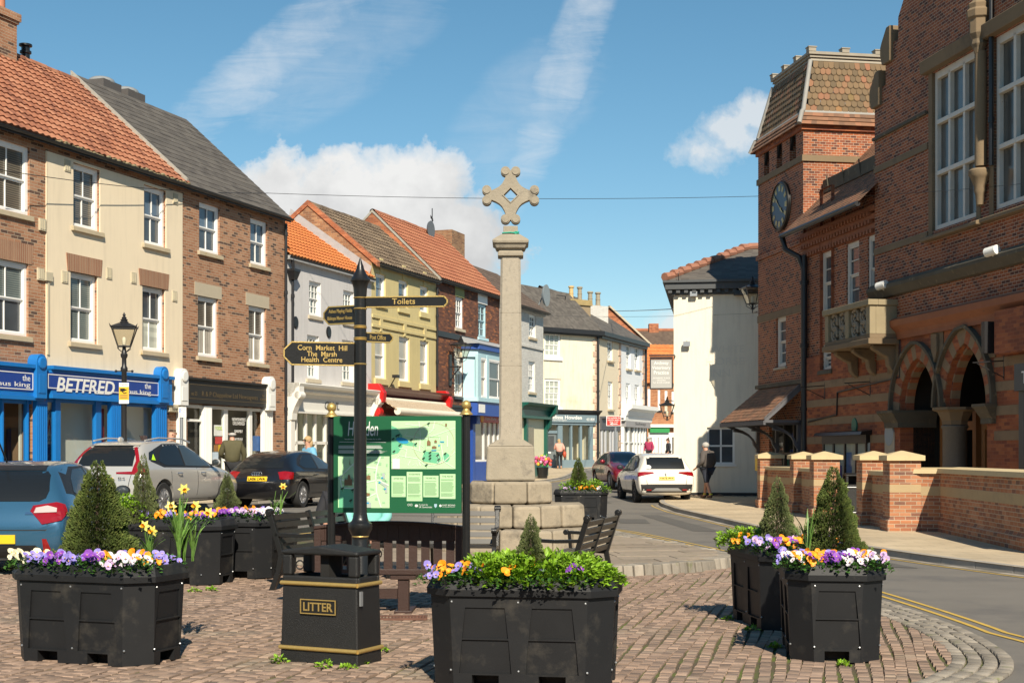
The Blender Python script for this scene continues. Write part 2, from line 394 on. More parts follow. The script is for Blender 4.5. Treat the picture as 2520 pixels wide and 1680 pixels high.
# outline of the paved square (front right round to the back, then the left edge) as ground points
ISL=[(-9.5,4.0),(0.4,6.6),(1.9,8.1),(3.05,9.4),(3.78,10.5),(4.10,11.6),(4.23,13.2),(4.12,16.1),(3.85,19.5),(3.42,23.0),(2.85,26.5),(2.15,30.0),
       (1.3,31.4),(0.2,31.0),(-1.2,29.4),(-2.6,26.6),(-4.4,22.6),(-6.2,19.0),(-8.0,15.6),(-9.5,12.6)]
def smooth_closed(pts,n=6):
    out=[];k=len(pts)
    for i in range(k):
        p0,p1,p2,p3=(Vector(pts[(i+j-1) % k]) for j in range(4))
        for t in (q/n for q in range(n)):
            out.append(tuple(0.5*((2*p1)+(p2-p0)*t+(2*p0-5*p1+4*p2-p3)*t*t+(3*p1-p0-3*p2+p3)*t**3)))
    return out
def inpoly(x,y,P):
    c=False;j=len(P)-1
    for i in range(len(P)):
        if (P[i][1] > y) != (P[j][1] > y) and x < (P[j][0]-P[i][0])*(y-P[i][1])/(P[j][1]-P[i][1])+P[i][0]: c=not c
        j=i
    return c
def offset(P,d):
    """shift an open or closed outline to its left by d"""
    out=[];k=len(P)
    for i in range(k):
        a=Vector(P[(i-1) % k]);b=Vector(P[(i+1) % k]);t=(b-a).normalized();out.append((P[i][0]-t.y*d,P[i][1]+t.x*d))
    return out
ISLs=smooth_closed(ISL)
def ribbon(name,path,d0,d1,dz,mat,cut=0.0,z=None):
    mb=MB();A=offset(path,d0);B=offset(path,d1)
    for i in range(len(path)-1):
        q=(A[i],A[i+1],B[i+1],B[i])
        mb.poly([(p[0],p[1],(G(*p) if z is None else z)+dz) for p in q])
    return struct(mb.obj(name,mat))
def resample(P,step):
    out=[Vector(P[0])];acc=0.0
    for a,b in zip(P,P[1:]):
        a,b=Vector(a),Vector(b);L=(b-a).length
        while acc+L >= step:
            a=a+(b-a)*((step-acc)/L);L=(b-a).length;acc=0.0;out.append(a.copy())
        acc += L
    return [tuple(p) for p in out]
# joint bed under the setts
_in=offset(ISLs,0.22)
sheet("sett_bed",rng(-9.5,4.5,0.25),rng(4,31.75,0.25),0.010,M_joint,inside=lambda x,y: inpoly(x,y,_in))
PLc=(-0.3,22.3);PLr=4.1
def plat_r(a):
    """radius of the round stone platform, cut back on its road side"""
    r=PLr
    for k in range(2):
        c,s_=math.cos(a),math.sin(a)
    nx,ny=math.cos(R(14)),math.sin(R(14));dd=3.28*nx+0.2
    q=c*nx+s_*ny
    if q > 0.02:
        rl=dd/q;r=-math.log(math.exp(-r*4)+math.exp(-min(rl,50)*4))/4
    return r
PLAT=[(PLc[0]+plat_r(2*math.pi*k/120)*math.cos(2*math.pi*k/120),PLc[1]+plat_r(2*math.pi*k/120)*math.sin(2*math.pi*k/120)) for k in range(120)]
def setts():
    rnd=random.Random(3);mb=MB();ang=R(76);u=Vector((math.cos(ang),math.sin(ang)));v=Vector((-u.y,u.x))
    inner=offset(ISLs,0.45);n=0
    P=0.100
    for r in range(-150,150):
        c=r*P;t=-6+rnd.random()*0.2
        while t < 36:
            L=rnd.choice((0.10,0.12,0.14,0.17,0.20))+rnd.uniform(-0.01,0.01)
            wv=0.035*math.sin(t*0.55+r*0.03)+0.02*math.sin(t*1.7+r)
            m=u*(t+L/2)+v*(c+wv)
            t += L
            if m.y < 7.2 or m.x <-9 or m.y > 31.5 or abs(m.x) > m.y*0.40+0.6: continue
            if not inpoly(m.x,m.y,inner) or inpoly(m.x,m.y,PLAT): continue
            z=G(m.x,m.y)+0.006;h=0.019+rnd.uniform(-0.004,0.004);rot=rnd.uniform(-0.05,0.05)
            a,b=L/2-0.004-rnd.random()*0.004,P/2-0.0055-rnd.random()*0.004
            uu=Vector((math.cos(ang+rot),math.sin(ang+rot)));vv=Vector((-uu.y,uu.x));tx,ty=rnd.uniform(-.02,.02),rnd.uniform(-.03,.03)
            far=m.y > 17
            rings=((1.0,0.0),(0.985,h*0.75),(0.91,h)) if not far else ((1.0,0.0),(0.9,h))
            ids=[]
            for sc,zz in rings:
                ids.append([mb.add((*(m+uu*(a*i*sc)+vv*(b*j*sc)),z+zz+(i*a*tx+j*b*ty)*(zz > 0))) for i,j in ((-1,-1),(1,-1),(1,1),(-1,1))])
            for lo,hi in zip(ids,ids[1:]):
                for k in range(4): mb.face((lo[k],lo[(k+1)%4],hi[(k+1)%4],hi[k]))
            mb.face(ids[-1]);n += 1
    return mb
o=struct(setts().obj("cobbled_square",M_sett,smooth=50))
def edge_setts(path,d0,rows,mat,name,wid=0.12,ln=0.17,z0=0.006,zf=None,h=0.026,seed=1):
    rnd=random.Random(seed);mb=MB()
    for r in range(rows):
        row=resample(offset(path,d0+(r+0.5)*wid),ln)
        for a,b in zip(row,row[1:]):
            a,b=Vector(a),Vector(b);m=(a+b)/2;uu=(b-a).normalized();vv=Vector((-uu.y,uu.x))
            if m.y < 6.5: continue
            A,B=(b-a).length/2-0.006-rnd.random()*0.008,wid/2-0.006-rnd.random()*0.004
            z=(G(m.x,m.y) if zf is None else zf)+z0;hh=h+rnd.uniform(-0.005,0.005)
            ids=[[mb.add((*(m+uu*(A*i*sc)+vv*(B*j*sc)),z+zz)) for i,j in ((-1,-1),(1,-1),(1,1),(-1,1))] for sc,zz in ((1,0),(0.97,hh*0.75),(0.8,hh))]
            for lo,hi in zip(ids,ids[1:]):
                for k in range(4): mb.face((lo[k],lo[(k+1)%4],hi[(k+1)%4],hi[k]))
            mb.face(ids[-1])
    return struct(mb.obj(name,mat,smooth=50))
edge_setts(ISLs+ISLs[:1],0.0,4,M_settg,"sett_border")
ribbon("yellow_line",[(4.95,8.0),(4.62,10.2)]+[p for p in ISLs if p[0] >-8.6 and p[1] > 12.6],-0.16,-0.215,0.006,M_yline)
ribbon("yellow_line",[(4.95,8.0),(4.62,10.2)]+[p for p in ISLs if p[0] >-8.6 and p[1] > 12.6],-0.32,-0.375,0.006,M_yline)
# pavement along the hall on the right, raised behind a kerb
KERB=[(9.2,11.5),(8.2,15.0),(7.05,18.9),(6.35,21.5),(5.85,24.2),(5.45,28.0),(5.2,31.7),(4.95,36.0),(4.72,40.0),(4.60,43.0),(4.78,44.8),(5.1,46.2),(5.5,47.6)]
def smooth_open(P,n=6):
    Q=[P[0]]+list(P)+[P[-1]];out=[]
    for i in range(len(P)-1):
        p0,p1,p2,p3=(Vector(Q[i+j]) for j in range(4))
        for t in (q/n for q in range(n)): out.append(tuple(0.5*((2*p1)+(p2-p0)*t+(2*p0-5*p1+4*p2-p3)*t*t+(3*p1-p0-3*p2+p3)*t**3)))
    out.append(tuple(P[-1]));return out
KS=smooth_open(KERB);KH=0.11
mb=MB()
for a,b in zip(KS,KS[1:]):
    qa,qb=(14.0,a[1]+1.2),(14.0,b[1]+1.2)
    for k in range(6):
        t0,t1=k/6,(k+1)/6
        L=lambda p,q,t: (p[0]+(q[0]-p[0])*t,p[1]+(q[1]-p[1])*t)
        pts=[L(a,qa,t0),L(a,qa,t1),L(b,qb,t1),L(b,qb,t0)]
        mb.poly([(p[0],p[1],G(*p)+KH-0.004) for p in pts])
struct(mb.obj("pavement",brick("paving_slabs",[(0,(0.56,0.445,0.29)),(0.5,(0.64,0.515,0.345)),(1,(0.60,0.48,0.32))],(0.40,0.32,0.22),bw=0.62,bh=0.45,mort=0.012,bump=0.25,stain=0.25,dirt=(0.44,0.36,0.25))))
def kerb(name,path,wid,h,mat,ln=0.9,seed=2,drop=0.02):
    rnd=random.Random(seed);mb=MB();row=resample(path,ln)
    for a,b in zip(row,row[1:]):
        a,b=Vector(a),Vector(b);uu=(b-a).normalized();nn=Vector((-uu.y,uu.x))*-1
        a2,b2=a+uu*0.004,b-uu*0.004;j=rnd.uniform(-.003,.003)
        za,zb=G(*a),G(*b)
        mb.hexa([(*a2,za-drop),(*b2,zb-drop),(*(b2+nn*wid),zb-drop),(*(a2+nn*wid),za-drop)],
                [(*(a2+nn*0.018),za+h+j),(*(b2+nn*0.018),zb+h+j),(*(b2+nn*wid),zb+h+j),(*(a2+nn*wid),za+h+j)])
    return struct(mb.obj(name,mat,bevel=0.012))
kerb("kerb",KS,0.15,KH,M_kerb)
ribbon("yellow_line",[p for p in KS if p[1] < 44],0.24,0.29,0.006,M_yline)
ribbon("road_gutter",[p for p in KS if p[1] < 44],0.0,0.17,0.004,M_settg)
# pavement along the shops on the left and at the end of the street
LPV=[(-13.2,20.0),(-10.1,27.5),(-8.2,32.5),(-6.6,37.3),(-5.2,42.0),(-3.6,46.6),(-1.9,51.6),(-0.3,56.4),(1.0,60.3),(2.2,64.2),(3.0,70.0),(3.6,76.0),(5.2,81.0),(7.4,86.0)]
LS=smooth_open(LPV)
mb=MB()
for a,b in zip(LS,LS[1:]):
    pts=[b,(b[0]-6.5,b[1]+2.3),(a[0]-6.5,a[1]+2.3),a]
    mb.poly([(p[0],p[1],G(*p)+0.096) for p in pts])
struct(mb.obj("pavement",MATS["paving_slabs"]))
kerb("kerb",LS[::-1],0.15,0.10,M_kerb,seed=5)
ribbon("yellow_line",[p for p in LS if 40 < p[1] < 76],-0.25,-0.35,0.006,M_yline)
# ---------------------------------------------------------------- round stone platform and market cross
PZ=0.165
rt=thing("stone_platform","low round flagged platform with a rough stone kerb under the market cross","platform",(PLc[0],PLc[1],0))
loc=lambda P: [(x-PLc[0],y-PLc[1]) for x,y in P]
gz=G(*PLc)
mb=MB();rnd=random.Random(8)
inn=[(x*0.945,y*0.945) for x,y in loc(PLAT)]
mb.poly([(x,y,PZ-0.012) for x,y in inn])
mb.obj("slab_bed",M_joint,rt)
mb=MB()
c76=R(8)
for r in range(-8,9):
    x=-4.5+rnd.random()*0.4
    while x < 4.5:
        Lx=rnd.uniform(0.7,1.3);y0,y1=r*0.55,(r+1)*0.55
        poly_=[(x+.008,y0+.008),(x+Lx-.008,y0+.008),(x+Lx-.008,y1-.008),(x+.008,y1-.008)]
        poly_=[(a*math.cos(c76)-b*math.sin(c76),a*math.sin(c76)+b*math.cos(c76)) for a,b in poly_]
        x += Lx
        if all(inpoly(a,b,inn) for a,b in poly_) or (sum(inpoly(a,b,inn) for a,b in poly_) >= 1):
            if not all(inpoly(a,b,inn) for a,b in poly_):
                poly_=[(a,b) if inpoly(a,b,inn) else tuple(Vector((a,b))*(min(1,plat_r(math.atan2(b,a))*0.945/max(.01,math.hypot(a,b))))) for a,b in poly_]
            j=rnd.uniform(-.004,.004);mb.hexa([(a,b,PZ-.02) for a,b in poly_],[(a,b,PZ+j) for a,b in poly_])
mb.obj("flagstone_paving",M_flag,rt,bevel=0.006)
mb=MB();ring=resample(loc(PLAT)+loc(PLAT)[:1],0.165)
for i,(a,b) in enumerate(zip(ring,ring[1:])):
    a,b=Vector(a),Vector(b);uu=(b-a).normalized();nn=Vector((-uu.y,uu.x));k=0.28+rnd.uniform(-.04,.03);j=rnd.uniform(-.02,.015)
    a2,b2=a+uu*rnd.uniform(.006,.014),b-uu*rnd.uniform(.006,.014);o1=nn*rnd.uniform(-.025,.015);o2=nn*rnd.uniform(-.025,.015)
    mid=(a2+b2)/2-nn*rnd.uniform(0.0,.022)
    bot=[a2+o1*.4,mid,b2+o2*.4,b2+nn*k,a2+nn*k];top=[a2+nn*.035+o1,mid+nn*.035,b2+nn*.035+o2,b2+nn*k,a2+nn*k]
    mb.hexa([(*p,-0.02) for p in bot],[(*p,PZ+j) for p in top])
mb.obj("kerb_ring",M_settg,rt,bevel=0.016)
XC,YC=gx(1256.5,22.5),22.5
cr=thing("market_cross","tall weathered stone market cross on octagonal steps, with a pierced lobed cross head","cross",(XC,YC,PZ))
def octo(r,rot=22.5): return [(r*math.cos(R(rot+45*k)),r*math.sin(R(rot+45*k))) for k in range(8)]
def step_ring(r,z0,z1,seed,nblocks,mat,name):
    rnd=random.Random(seed);mb=MB()
    for side in range(8):
        a,b=Vector(octo(r)[side]),Vector(octo(r)[(side+1) % 8]);n_=nblocks;cuts=[0]+sorted(rnd.uniform(.9,1.1)*k/n_ for k in range(1,n_))+[1]
        ai,bi=a*0.45,b*0.45
        for t0,t1 in zip(cuts,cuts[1:]):
            p,q=a.lerp(b,t0),a.lerp(b,t1);pi_,qi=ai.lerp(bi,t0),ai.lerp(bi,t1);g=(b-a).normalized()*0.007
            out=(p+q).normalized()*rnd.uniform(-.012,.012);j=rnd.uniform(-.01,.008)
            p2,q2=p+g+out,q-g+out
            mb.hexa([(*p2,z0),(*q2,z0),(*qi,z0),(*pi_,z0)],[(*(p2*0.985),z1+j),(*(q2*0.985),z1+j),(*qi,z1),(*pi_,z1)])
    return mb.obj(name,mat,cr,bevel=0.045,seg=3)
step_ring(1.70,-0.02,0.34,1,3,M_stone2,"step")
step_ring(1.27,0.35,0.70,2,2,M_stone2,"step")
step_ring(0.72,0.71,1.06,3,1,M_stone2,"step")
mb=MB();hb,ht=0.395,0.375
mb.hexa([(-hb,-hb,1.07),(hb,-hb,1.07),(hb,hb,1.07),(-hb,hb,1.07)],[(-ht,-ht,1.62),(ht,-ht,1.62),(ht,ht,1.62),(-ht,ht,1.62)])
mb.hexa([(-ht,-ht,1.62),(ht,-ht,1.62),(ht,ht,1.62),(-ht,ht,1.62)],[(-.22,-.22,1.72),(.22,-.22,1.72),(.22,.22,1.72),(-.22,.22,1.72)])
mb.obj("socket_block",M_stone,cr,bevel=0.03)
zt=4.66
mb=MB();c8=lambda a,c: [(-a,-a+c),(-a+c,-a),(a-c,-a),(a,-a+c),(a,a-c),(a-c,a),(-a+c,a),(-a,a-c)]
secs=[(0.188,1.66),(0.186,1.82),(0.180,2.9),(0.1735,2.905),(0.1795,2.91),(0.172,3.75),(0.166,3.755),(0.171,3.76),(0.160,zt)]
mb.loft([[(x,y,z) for x,y in c8(a,0.035 if 1.8 < z else 0.004)] for a,z in secs])
mb.obj("shaft",M_shaft,cr)
mb=MB();sq=lambda a: [(-a,-a),(a,-a),(a,a),(-a,a)]
prof=[(0.165,zt),(0.175,zt+.005),(0.205,zt+.01),(0.205,zt+.06),(0.195,zt+.075),(0.18,zt+.09),(0.18,zt+.12),(0.23,zt+.13),(0.255,zt+.19),(0.285,zt+.205),(0.292,zt+.245),(0.28,zt+.265),(0.15,zt+.36),(0.118,zt+.365),(0.115,zt+.50)]
mb.loft([[(x,y,z) for x,y in sq(a)] for a,z in prof])
mb.obj("capital",M_stone,cr,bevel=0.008)
# pierced cross head: four flaring arms with paired round lobes and a diamond opening
hz=1.65+(HY-(390+535*0.17227))/F*YC-PZ;k=YC/F*0.17227       # centre height; metres per pixel of the close view
def arm_pts():
    pts=[]
    # right half-arm template pointing up: lobe pair at the tip, concave sides
    def circ(cx,cy,r,a0,a1,n=9): return [(cx+r*math.cos(R(a0+(a1-a0)*i/n)),cy+r*math.sin(R(a0+(a1-a0)*i/n))) for i in range(n+1)]
    out=[]
    tip=340;lob=66
    for q in range(4):
        a=-90*q
        loc_=[]
        loc_ += circ(-73,tip,lob,255,35,14)          # left lobe, clockwise over the top
        loc_ += [(0,tip+8)]
        loc_ += circ(73,tip,lob,145,-75,14)
        loc_ += [(68,270),(90,215),(122,160)]
        c_,s_=math.cos(R(a)),math.sin(R(a))
        out += [(x*c_-y*s_,x*s_+y*c_) for x,y in loc_]
        loc2=[(160,122),(215,90),(270,68)]
        out += [(x*c_-y*s_,x*s_+y*c_) for x,y in loc2]
    return [(x*k,y*k) for x,y in out]
outl=arm_pts();th=0.085
bm=bmesh.new();vs=[bm.verts.new((x,-th,y)) for x,y in outl]
dia=[(0,100*k),(100*k,0),(0,-100*k),(-100*k,0)];dv=[bm.verts.new((x,-th,y)) for x,y in dia]
es=[bm.edges.new((vs[i],vs[(i+1) % len(vs)])) for i in range(len(vs))]+[bm.edges.new((dv[i],dv[(i+1) % 4])) for i in range(4)]
bmesh.ops.triangle_fill(bm,edges=es,use_beauty=True)
ret=bmesh.ops.extrude_face_region(bm,geom=bm.faces[:])
for e in ret['geom']:
    if isinstance(e,bmesh.types.BMVert): e.co.y=th
bmesh.ops.recalc_face_normals(bm,faces=bm.faces[:])
me=bpy.data.meshes.new("cross_head");bm.to_mesh(me);bm.free();me.materials.append(M_stone)
link_mesh("cross_head",me,cr,(0,0,hz))
mb=MB()
for q in range(4):
    for sx in (-73,73):
        a=R(-90*q);x,y=sx*k,340*k;x,y=x*math.cos(a)-y*math.sin(a),x*math.sin(a)+y*math.cos(a)
        rg=lambda r_,yy: [(x+r_*math.cos(2*math.pi*j/16),yy,y+r_*math.sin(2*math.pi*j/16)) for j in range(16)]
        mb=MB();mb.loft([rg(54*k,-th-.014),rg(50*k,-th-0.016),rg(50*k,th+.016),rg(54*k,th+0.014)]);mb.obj("lobe_boss",M_stone,cr,(0,0,hz))
mb=MB();d2=[(0,118*k),(122*k,0),(0,-118*k),(-122*k,0)]
for i in range(4):
    a,b,c_,d_=d2[i],d2[(i+1)%4],dia[(i+1)%4],dia[i]
    mb.hexa([(a[0],-th-.012,a[1]),(b[0],-th-.012,b[1]),(c_[0],-th-.012,c_[1]),(d_[0],-th-.012,d_[1])],[(a[0],-th+.01,a[1]),(b[0],-th+.01,b[1]),(c_[0],-th+.01,c_[1]),(d_[0],-th+.01,d_[1])])
mb.obj("diamond_moulding",M_stone,cr,(0,0,hz))
mb=MB()
mb.tube([(-.128,-.128,0),(0,-.134,.008),(.128,-.128,-.006),(.13,.128,0),(-.128,.128,.004),(-.128,-.128,0)],0.010,6)
for q in range(9): mb.tube([(0.04,-.135,0.0),(0.08+.04*math.sin(q*2.1),-.15,.02*math.cos(q)),(0.12+.02*math.sin(q),-.15-.01*math.cos(q*1.7),.018*math.sin(q*1.3))],0.006,5)
tag(mb.obj("rope",pm("green_twine",(0.03,0.36,0.24),0.7),None,(XC,YC,PZ+zt+.385)),"green twine tied round the neck of the stone market cross","twine")
# ---------------------------------------------------------------- building kit
MRT=(0.40,0.315,0.225)
B_brown=brick("brown_brick",[(0.0,(0.10,0.055,0.04)),(0.12,(0.15,0.08,0.055)),(0.2,(0.38,0.17,0.085)),(0.55,(0.45,0.21,0.11)),(1.0,(0.51,0.27,0.155))],(0.45,0.355,0.25),stain=0.15)
B_old=brick("old_orange_brick",[(0.0,(0.22,0.11,0.06)),(0.5,(0.38,0.18,0.085)),(1.0,(0.46,0.27,0.14))],(0.35,0.27,0.18),stain=0.3)
B_red=brick("red_gable_brick",[(0.0,(0.30,0.09,0.04)),(0.6,(0.50,0.16,0.06)),(1.0,(0.55,0.20,0.09))],(0.36,0.20,0.12),stain=0.25)
B_dred=brick("dark_red_brick",[(0.0,(0.10,0.035,0.022)),(0.45,(0.20,0.068,0.036)),(0.8,(0.26,0.09,0.045)),(1.0,(0.50,0.17,0.05))],(0.12,0.075,0.055),dirt=(0.44,0.16,0.05),dirtamt=(0.62,0.70),stain=0.3)
B_orange=brick("orange_brick",[(0.0,(0.36,0.13,0.05)),(0.5,(0.46,0.18,0.075)),(1.0,(0.52,0.24,0.11))],(0.42,0.27,0.17))
B_white=brick("white_painted_brick",[(0.0,(0.66,0.64,0.60)),(1.0,(0.76,0.74,0.69))],(0.62,0.60,0.55),bump=0.9,stain=0.08)
M_cream=pm("cream_render",(0.80,0.675,0.49),0.85,var=0.05,scale=0.7,bump=0.25,bscale=150,col2=(0.70,0.575,0.41),c2amt=(0.60,0.85),c2scale=0.7,streak=0.05)
M_grey=pm("pale_grey_render",(0.60,0.58,0.57),0.85,var=0.05,scale=0.8,bump=0.25,bscale=90,streak=0.07)
M_yellow=pm("yellow_render",(0.60,0.50,0.245),0.85,var=0.06,scale=0.8,bump=0.2,bscale=90,streak=0.07)
M_ivory=pm("stained_ivory_render",(0.76,0.68,0.52),0.85,var=0.05,scale=0.8,bump=0.3,bscale=60,col2=(0.52,0.40,0.24),c2amt=(0.56,0.78),c2scale=0.55,streak=0.12)
M_buff=pm("buff_render",(0.70,0.60,0.44),0.85,var=0.06,scale=0.8,bump=0.2,bscale=60,col2=(0.58,0.47,0.32),c2amt=(0.6,0.8))
M_whiter=pm("white_render",(0.70,0.71,0.72),0.85,var=0.03,scale=0.8,bump=0.2,bscale=60)
M_cwhite=pm("cream_white_roughcast",(0.77,0.71,0.58),0.9,var=0.05,scale=1.2,bump=0.7,bscale=18,col2=(0.62,0.56,0.44),c2amt=(0.62,0.85),c2scale=1.1,streak=0.07)
M_sill=pm("stone_sill",(0.44,0.365,0.25),0.85,var=0.15,scale=6,bump=0.3,col2=(0.36,0.25,0.06),c2amt=(0.58,0.75),c2scale=5)
M_lint=pm("stone_lintel",(0.47,0.405,0.30),0.85,var=0.08,scale=6)
M_arch=brick("flat_brick_arch",[(0.0,(0.36,0.16,0.09)),(1.0,(0.46,0.24,0.14))],(0.40,0.29,0.19),bw=0.065,bh=0.5,mort=0.01,off=0.0)
M_sash=pm("white_sash",(0.84,0.83,0.80),0.4,var=0.03)
G_dark=glassy("dark_window",(0.055,0.065,0.075))
G_sky=glassy("sky_window",(0.10,0.14,0.19))
G_blind=glassy("blind_window",(0.16,0.135,0.10),stripes=('z',0.05),c2=(0.06,0.05,0.04))
G_pale=glassy("pale_blind_window",(0.20,0.235,0.22),stripes=('z',0.05),c2=(0.08,0.10,0.10))
G_curt=glassy("curtain_window",(0.46,0.42,0.35),stripes=('x',0.11),c2=(0.30,0.27,0.23))
G_shade=glassy("shade_window",(0.42,0.44,0.38),stripes=('z',0.25),c2=(0.36,0.38,0.33))
G_shop=clearglass("shop_glass",(0.86,0.90,0.88),0.05)
T_pan=tile("red_pantile",[(0.0,(0.24,0.085,0.045)),(0.5,(0.39,0.145,0.072)),(1.0,(0.46,0.20,0.11))],0.21,0.29,lich=(0.40,0.22,0.05),lamt=(0.70,0.78))
T_org=tile("orange_pantile",[(0.0,(0.58,0.175,0.045)),(1.0,(0.68,0.235,0.06))],0.21,0.29)
T_brn=tile("brown_pantile",[(0.0,(0.12,0.085,0.055)),(0.6,(0.20,0.145,0.095)),(1.0,(0.26,0.19,0.12))],0.21,0.29,lich=(0.34,0.28,0.16),lamt=(0.68,0.78))
T_rd2=tile("plain_red_pantile",[(0.0,(0.36,0.12,0.06)),(1.0,(0.46,0.18,0.09))],0.21,0.29)
T_slate=tile("grey_slate",[(0.0,(0.075,0.068,0.060)),(1.0,(0.135,0.122,0.105))],0.28,0.20,lich=(0.24,0.20,0.12),lamt=(0.72,0.8))
T_stile=tile("dark_brown_tile",[(0.0,(0.10,0.065,0.045)),(1.0,(0.17,0.115,0.08))],0.2,0.15,lich=(0.2,0.17,0.10))
M_moss=pm("mossy_verge",(0.23,0.19,0.11),0.95,var=0.4,scale=9,bump=0.9,bscale=30)
def wall_front(mb,s0,s1,z0,z1,holes,rev=0.13,y=0.0):
    xs=sorted({s0,s1,*[a for h in holes for a in h[:2] if s0 < a < s1]});zs=sorted({z0,z1,*[a for h in holes for a in h[2:4] if z0 < a < z1]})
    for x0,x1 in zip(xs,xs[1:]):
        for a,b in zip(zs,zs[1:]):
            cx,cz=(x0+x1)/2,(a+b)/2
            if any(h[0] < cx < h[1] and h[2] < cz < h[3] for h in holes): continue
            mb.poly([(x0,y,a),(x1,y,a),(x1,y,b),(x0,y,b)])
    for h in holes:
        a,b,c,d=h[:4];r=h[4] if len(h) > 4 else rev
        mb.poly([(a,y,c),(a,y+r,c),(a,y+r,d),(a,y,d)][::-1]);mb.poly([(b,y,c),(b,y+r,c),(b,y+r,d),(b,y,d)])
        mb.poly([(a,y,d),(b,y,d),(b,y+r,d),(a,y+r,d)][::-1]);mb.poly([(a,y,c),(b,y,c),(b,y+r,c),(a,y+r,c)])
def shell(root,s0,s1,z0,ze,holes,mat,depth,ridge=None,name="wall",lmat=None,rmat=None,rev=0.13):
    """front wall with openings, plus side walls (with gables when ridge=(y,z)) and a back"""
    mb=MB();wall_front(mb,s0,s1,z0,ze,holes,rev)
    mb.poly([(s1,depth,z0),(s0,depth,z0),(s0,depth,ze),(s1,depth,ze)])
    for x,m,flip in ((s0,1,False),(s1,2,True)):
        pts=[(x,0,z0),(x,depth,z0),(x,depth,ze)]+([(x,ridge[0],ridge[1])] if ridge else [])+[(x,0,ze)]
        mb.poly(pts if flip else pts[::-1],m=m)
    if ridge is None: mb.poly([(s0,0,ze),(s1,0,ze),(s1,depth,ze),(s0,depth,ze)])
    return mb.obj(name,[mat,lmat or mat,rmat or mat],root)
def roof_slope(mb,s0,s1,e,r,kind,s0t=None,s1t=None,per=0.21,course=0.29):
    """one roof slope from the eave line e=(y,z) to the ridge r=(y,z); s0t,s1t: ends at the top when the sides rake"""
    s0t=s0 if s0t is None else s0t;s1t=s1 if s1t is None else s1t
    L=math.hypot(r[0]-e[0],r[1]-e[1]);dy,dz=(r[0]-e[0])/L,(r[1]-e[1])/L;ny,nz=-dz,dy
    if nz < 0: ny,nz=-ny,-nz
    nr=max(1,int(round(L/course)));cl=L/nr
    sub=6 if kind == 'pan' else 1
    nc=max(1,int(round(abs(s1-s0)/per))) if kind == 'pan' else max(1,int(round(abs(s1-s0)/0.6)));pw=(s1-s0)/nc
    hgt={'pan': 0.035,'slate': 0.012,'flat': 0.0}[kind];lift={'pan': 0.05,'slate': 0.022,'flat': 0}[kind]
    n=nc*sub
    for j in range(nr):
        prev=None
        for t,lf in ((j*cl,lift),((j+1)*cl+(0.02 if j < nr-1 else 0),0.012)):
            row=[]
            a,b=s0+(s0t-s0)*t/L,s1+(s1t-s1)*t/L
            for i in range(n+1):
                q=(i % sub)/sub;h=(hgt*(0.5+0.5*math.cos(2*math.pi*q))**1.0 if kind == 'pan' else 0)+lf
                x=a+(b-a)*i/n
                row.append((mb.add((x,e[0]+dy*t+ny*h,e[1]+dz*t+nz*h)),(s0+(s1-s0)*i/n-s0,(j+(0.02 if lf == lift else 0.98))*course)))
            if prev:
                for i in range(n): mb.face((prev[i][0],prev[i+1][0],row[i+1][0],row[i][0]),[prev[i][1],prev[i+1][1],row[i+1][1],row[i][1]])
            else:
                low=[mb.add((mb_v[0],mb_v[1]-ny*lift*0.9,mb_v[2]-nz*lift*0.9)) for mb_v in ((s0+(s1-s0)*0+(a+(b-a)*i/n)-s0,*(( e[0]+dy*t+ny*(hgt*(0.5+0.5*math.cos(2*math.pi*((i % sub)/sub)))+lf if kind == 'pan' else lf)),(e[1]+dz*t+nz*(hgt*(0.5+0.5*math.cos(2*math.pi*((i % sub)/sub)))+lf if kind == 'pan' else lf)))) for i in range(n+1))]
                for i in range(n): mb.face((low[i],low[i+1],row[i+1][0],row[i][0]),[row[i][1],row[i+1][1],row[i+1][1],row[i][1]])
            prev=row
def gable_roof(root,s0,s1,ze,ry,rz,depth,mat,kind,over=0.22,name="roof",ridge_mat=None,s0t=None,s1t=None,back=True,side=0.04):
    m=(rz-ze)/ry;e=(-over,ze-m*over+0.06);r=(ry,rz+0.06)
    mb=MB();roof_slope(mb,s0-side,s1+side,e,r,kind,None if s0t is None else s0t,None if s1t is None else s1t)
    mb.poly([(s1+side,depth+0.2,ze),(s0-side,depth+0.2,ze),((s0 if s0t is None else s0t)-side,ry,rz+0.06),((s1 if s1t is None else s1t)+side,ry,rz+0.06)],[(0,0),(s1-s0,0),(s1-s0,4),(0,4)])
    o=mb.obj(name,mat,root,smooth=40)
    if ridge_mat:
        mb=MB();a,b=(s0 if s0t is None else s0t),(s1 if s1t is None else s1t);n=max(1,int(abs(b-a)/0.45));rnd=random.Random(4)
        for q in range(n):
            x0,x1=a+(b-a)*q/n,a+(b-a)*(q+1)/n;j=rnd.uniform(-.012,.012)
            mb.loft([[(x,ry+0.13*math.cos(t),rz+0.03+j+0.13*math.sin(t)) for t in (math.pi*k/6 for k in range(7))] for x in (x0+0.005,x1-0.005)],closed=False)
        mb.obj("ridge_tiles",ridge_mat,o,smooth=40)
    mb=MB();gy,gz=-over-0.03,e[1]-0.02
    mb.loft([[(x,gy+0.065*math.cos(t),gz+0.065*math.sin(t)) for t in (math.pi+math.pi*k/6 for k in range(7))] for x in (s0,s1)],closed=False)
    mb.box(s0,s1,gy+0.04,gy+0.07,gz-0.10,gz+0.03)
    mb.obj("gutter",M_gutter,root)
    return o
def downpipe(root,s,y,z0,z1,r=0.045,mat=None,name="downpipe"):
    mb=MB();mb.tube([(s,y,z0),(s,y,z1)],r,10)
    z=z0+0.9
    while z < z1-0.3: mb.tube([(s,y,z),(s,y,z+0.11)],r*1.35,10);z += 1.8
    return mb.obj(name,mat or M_gutter,root,smooth=40)
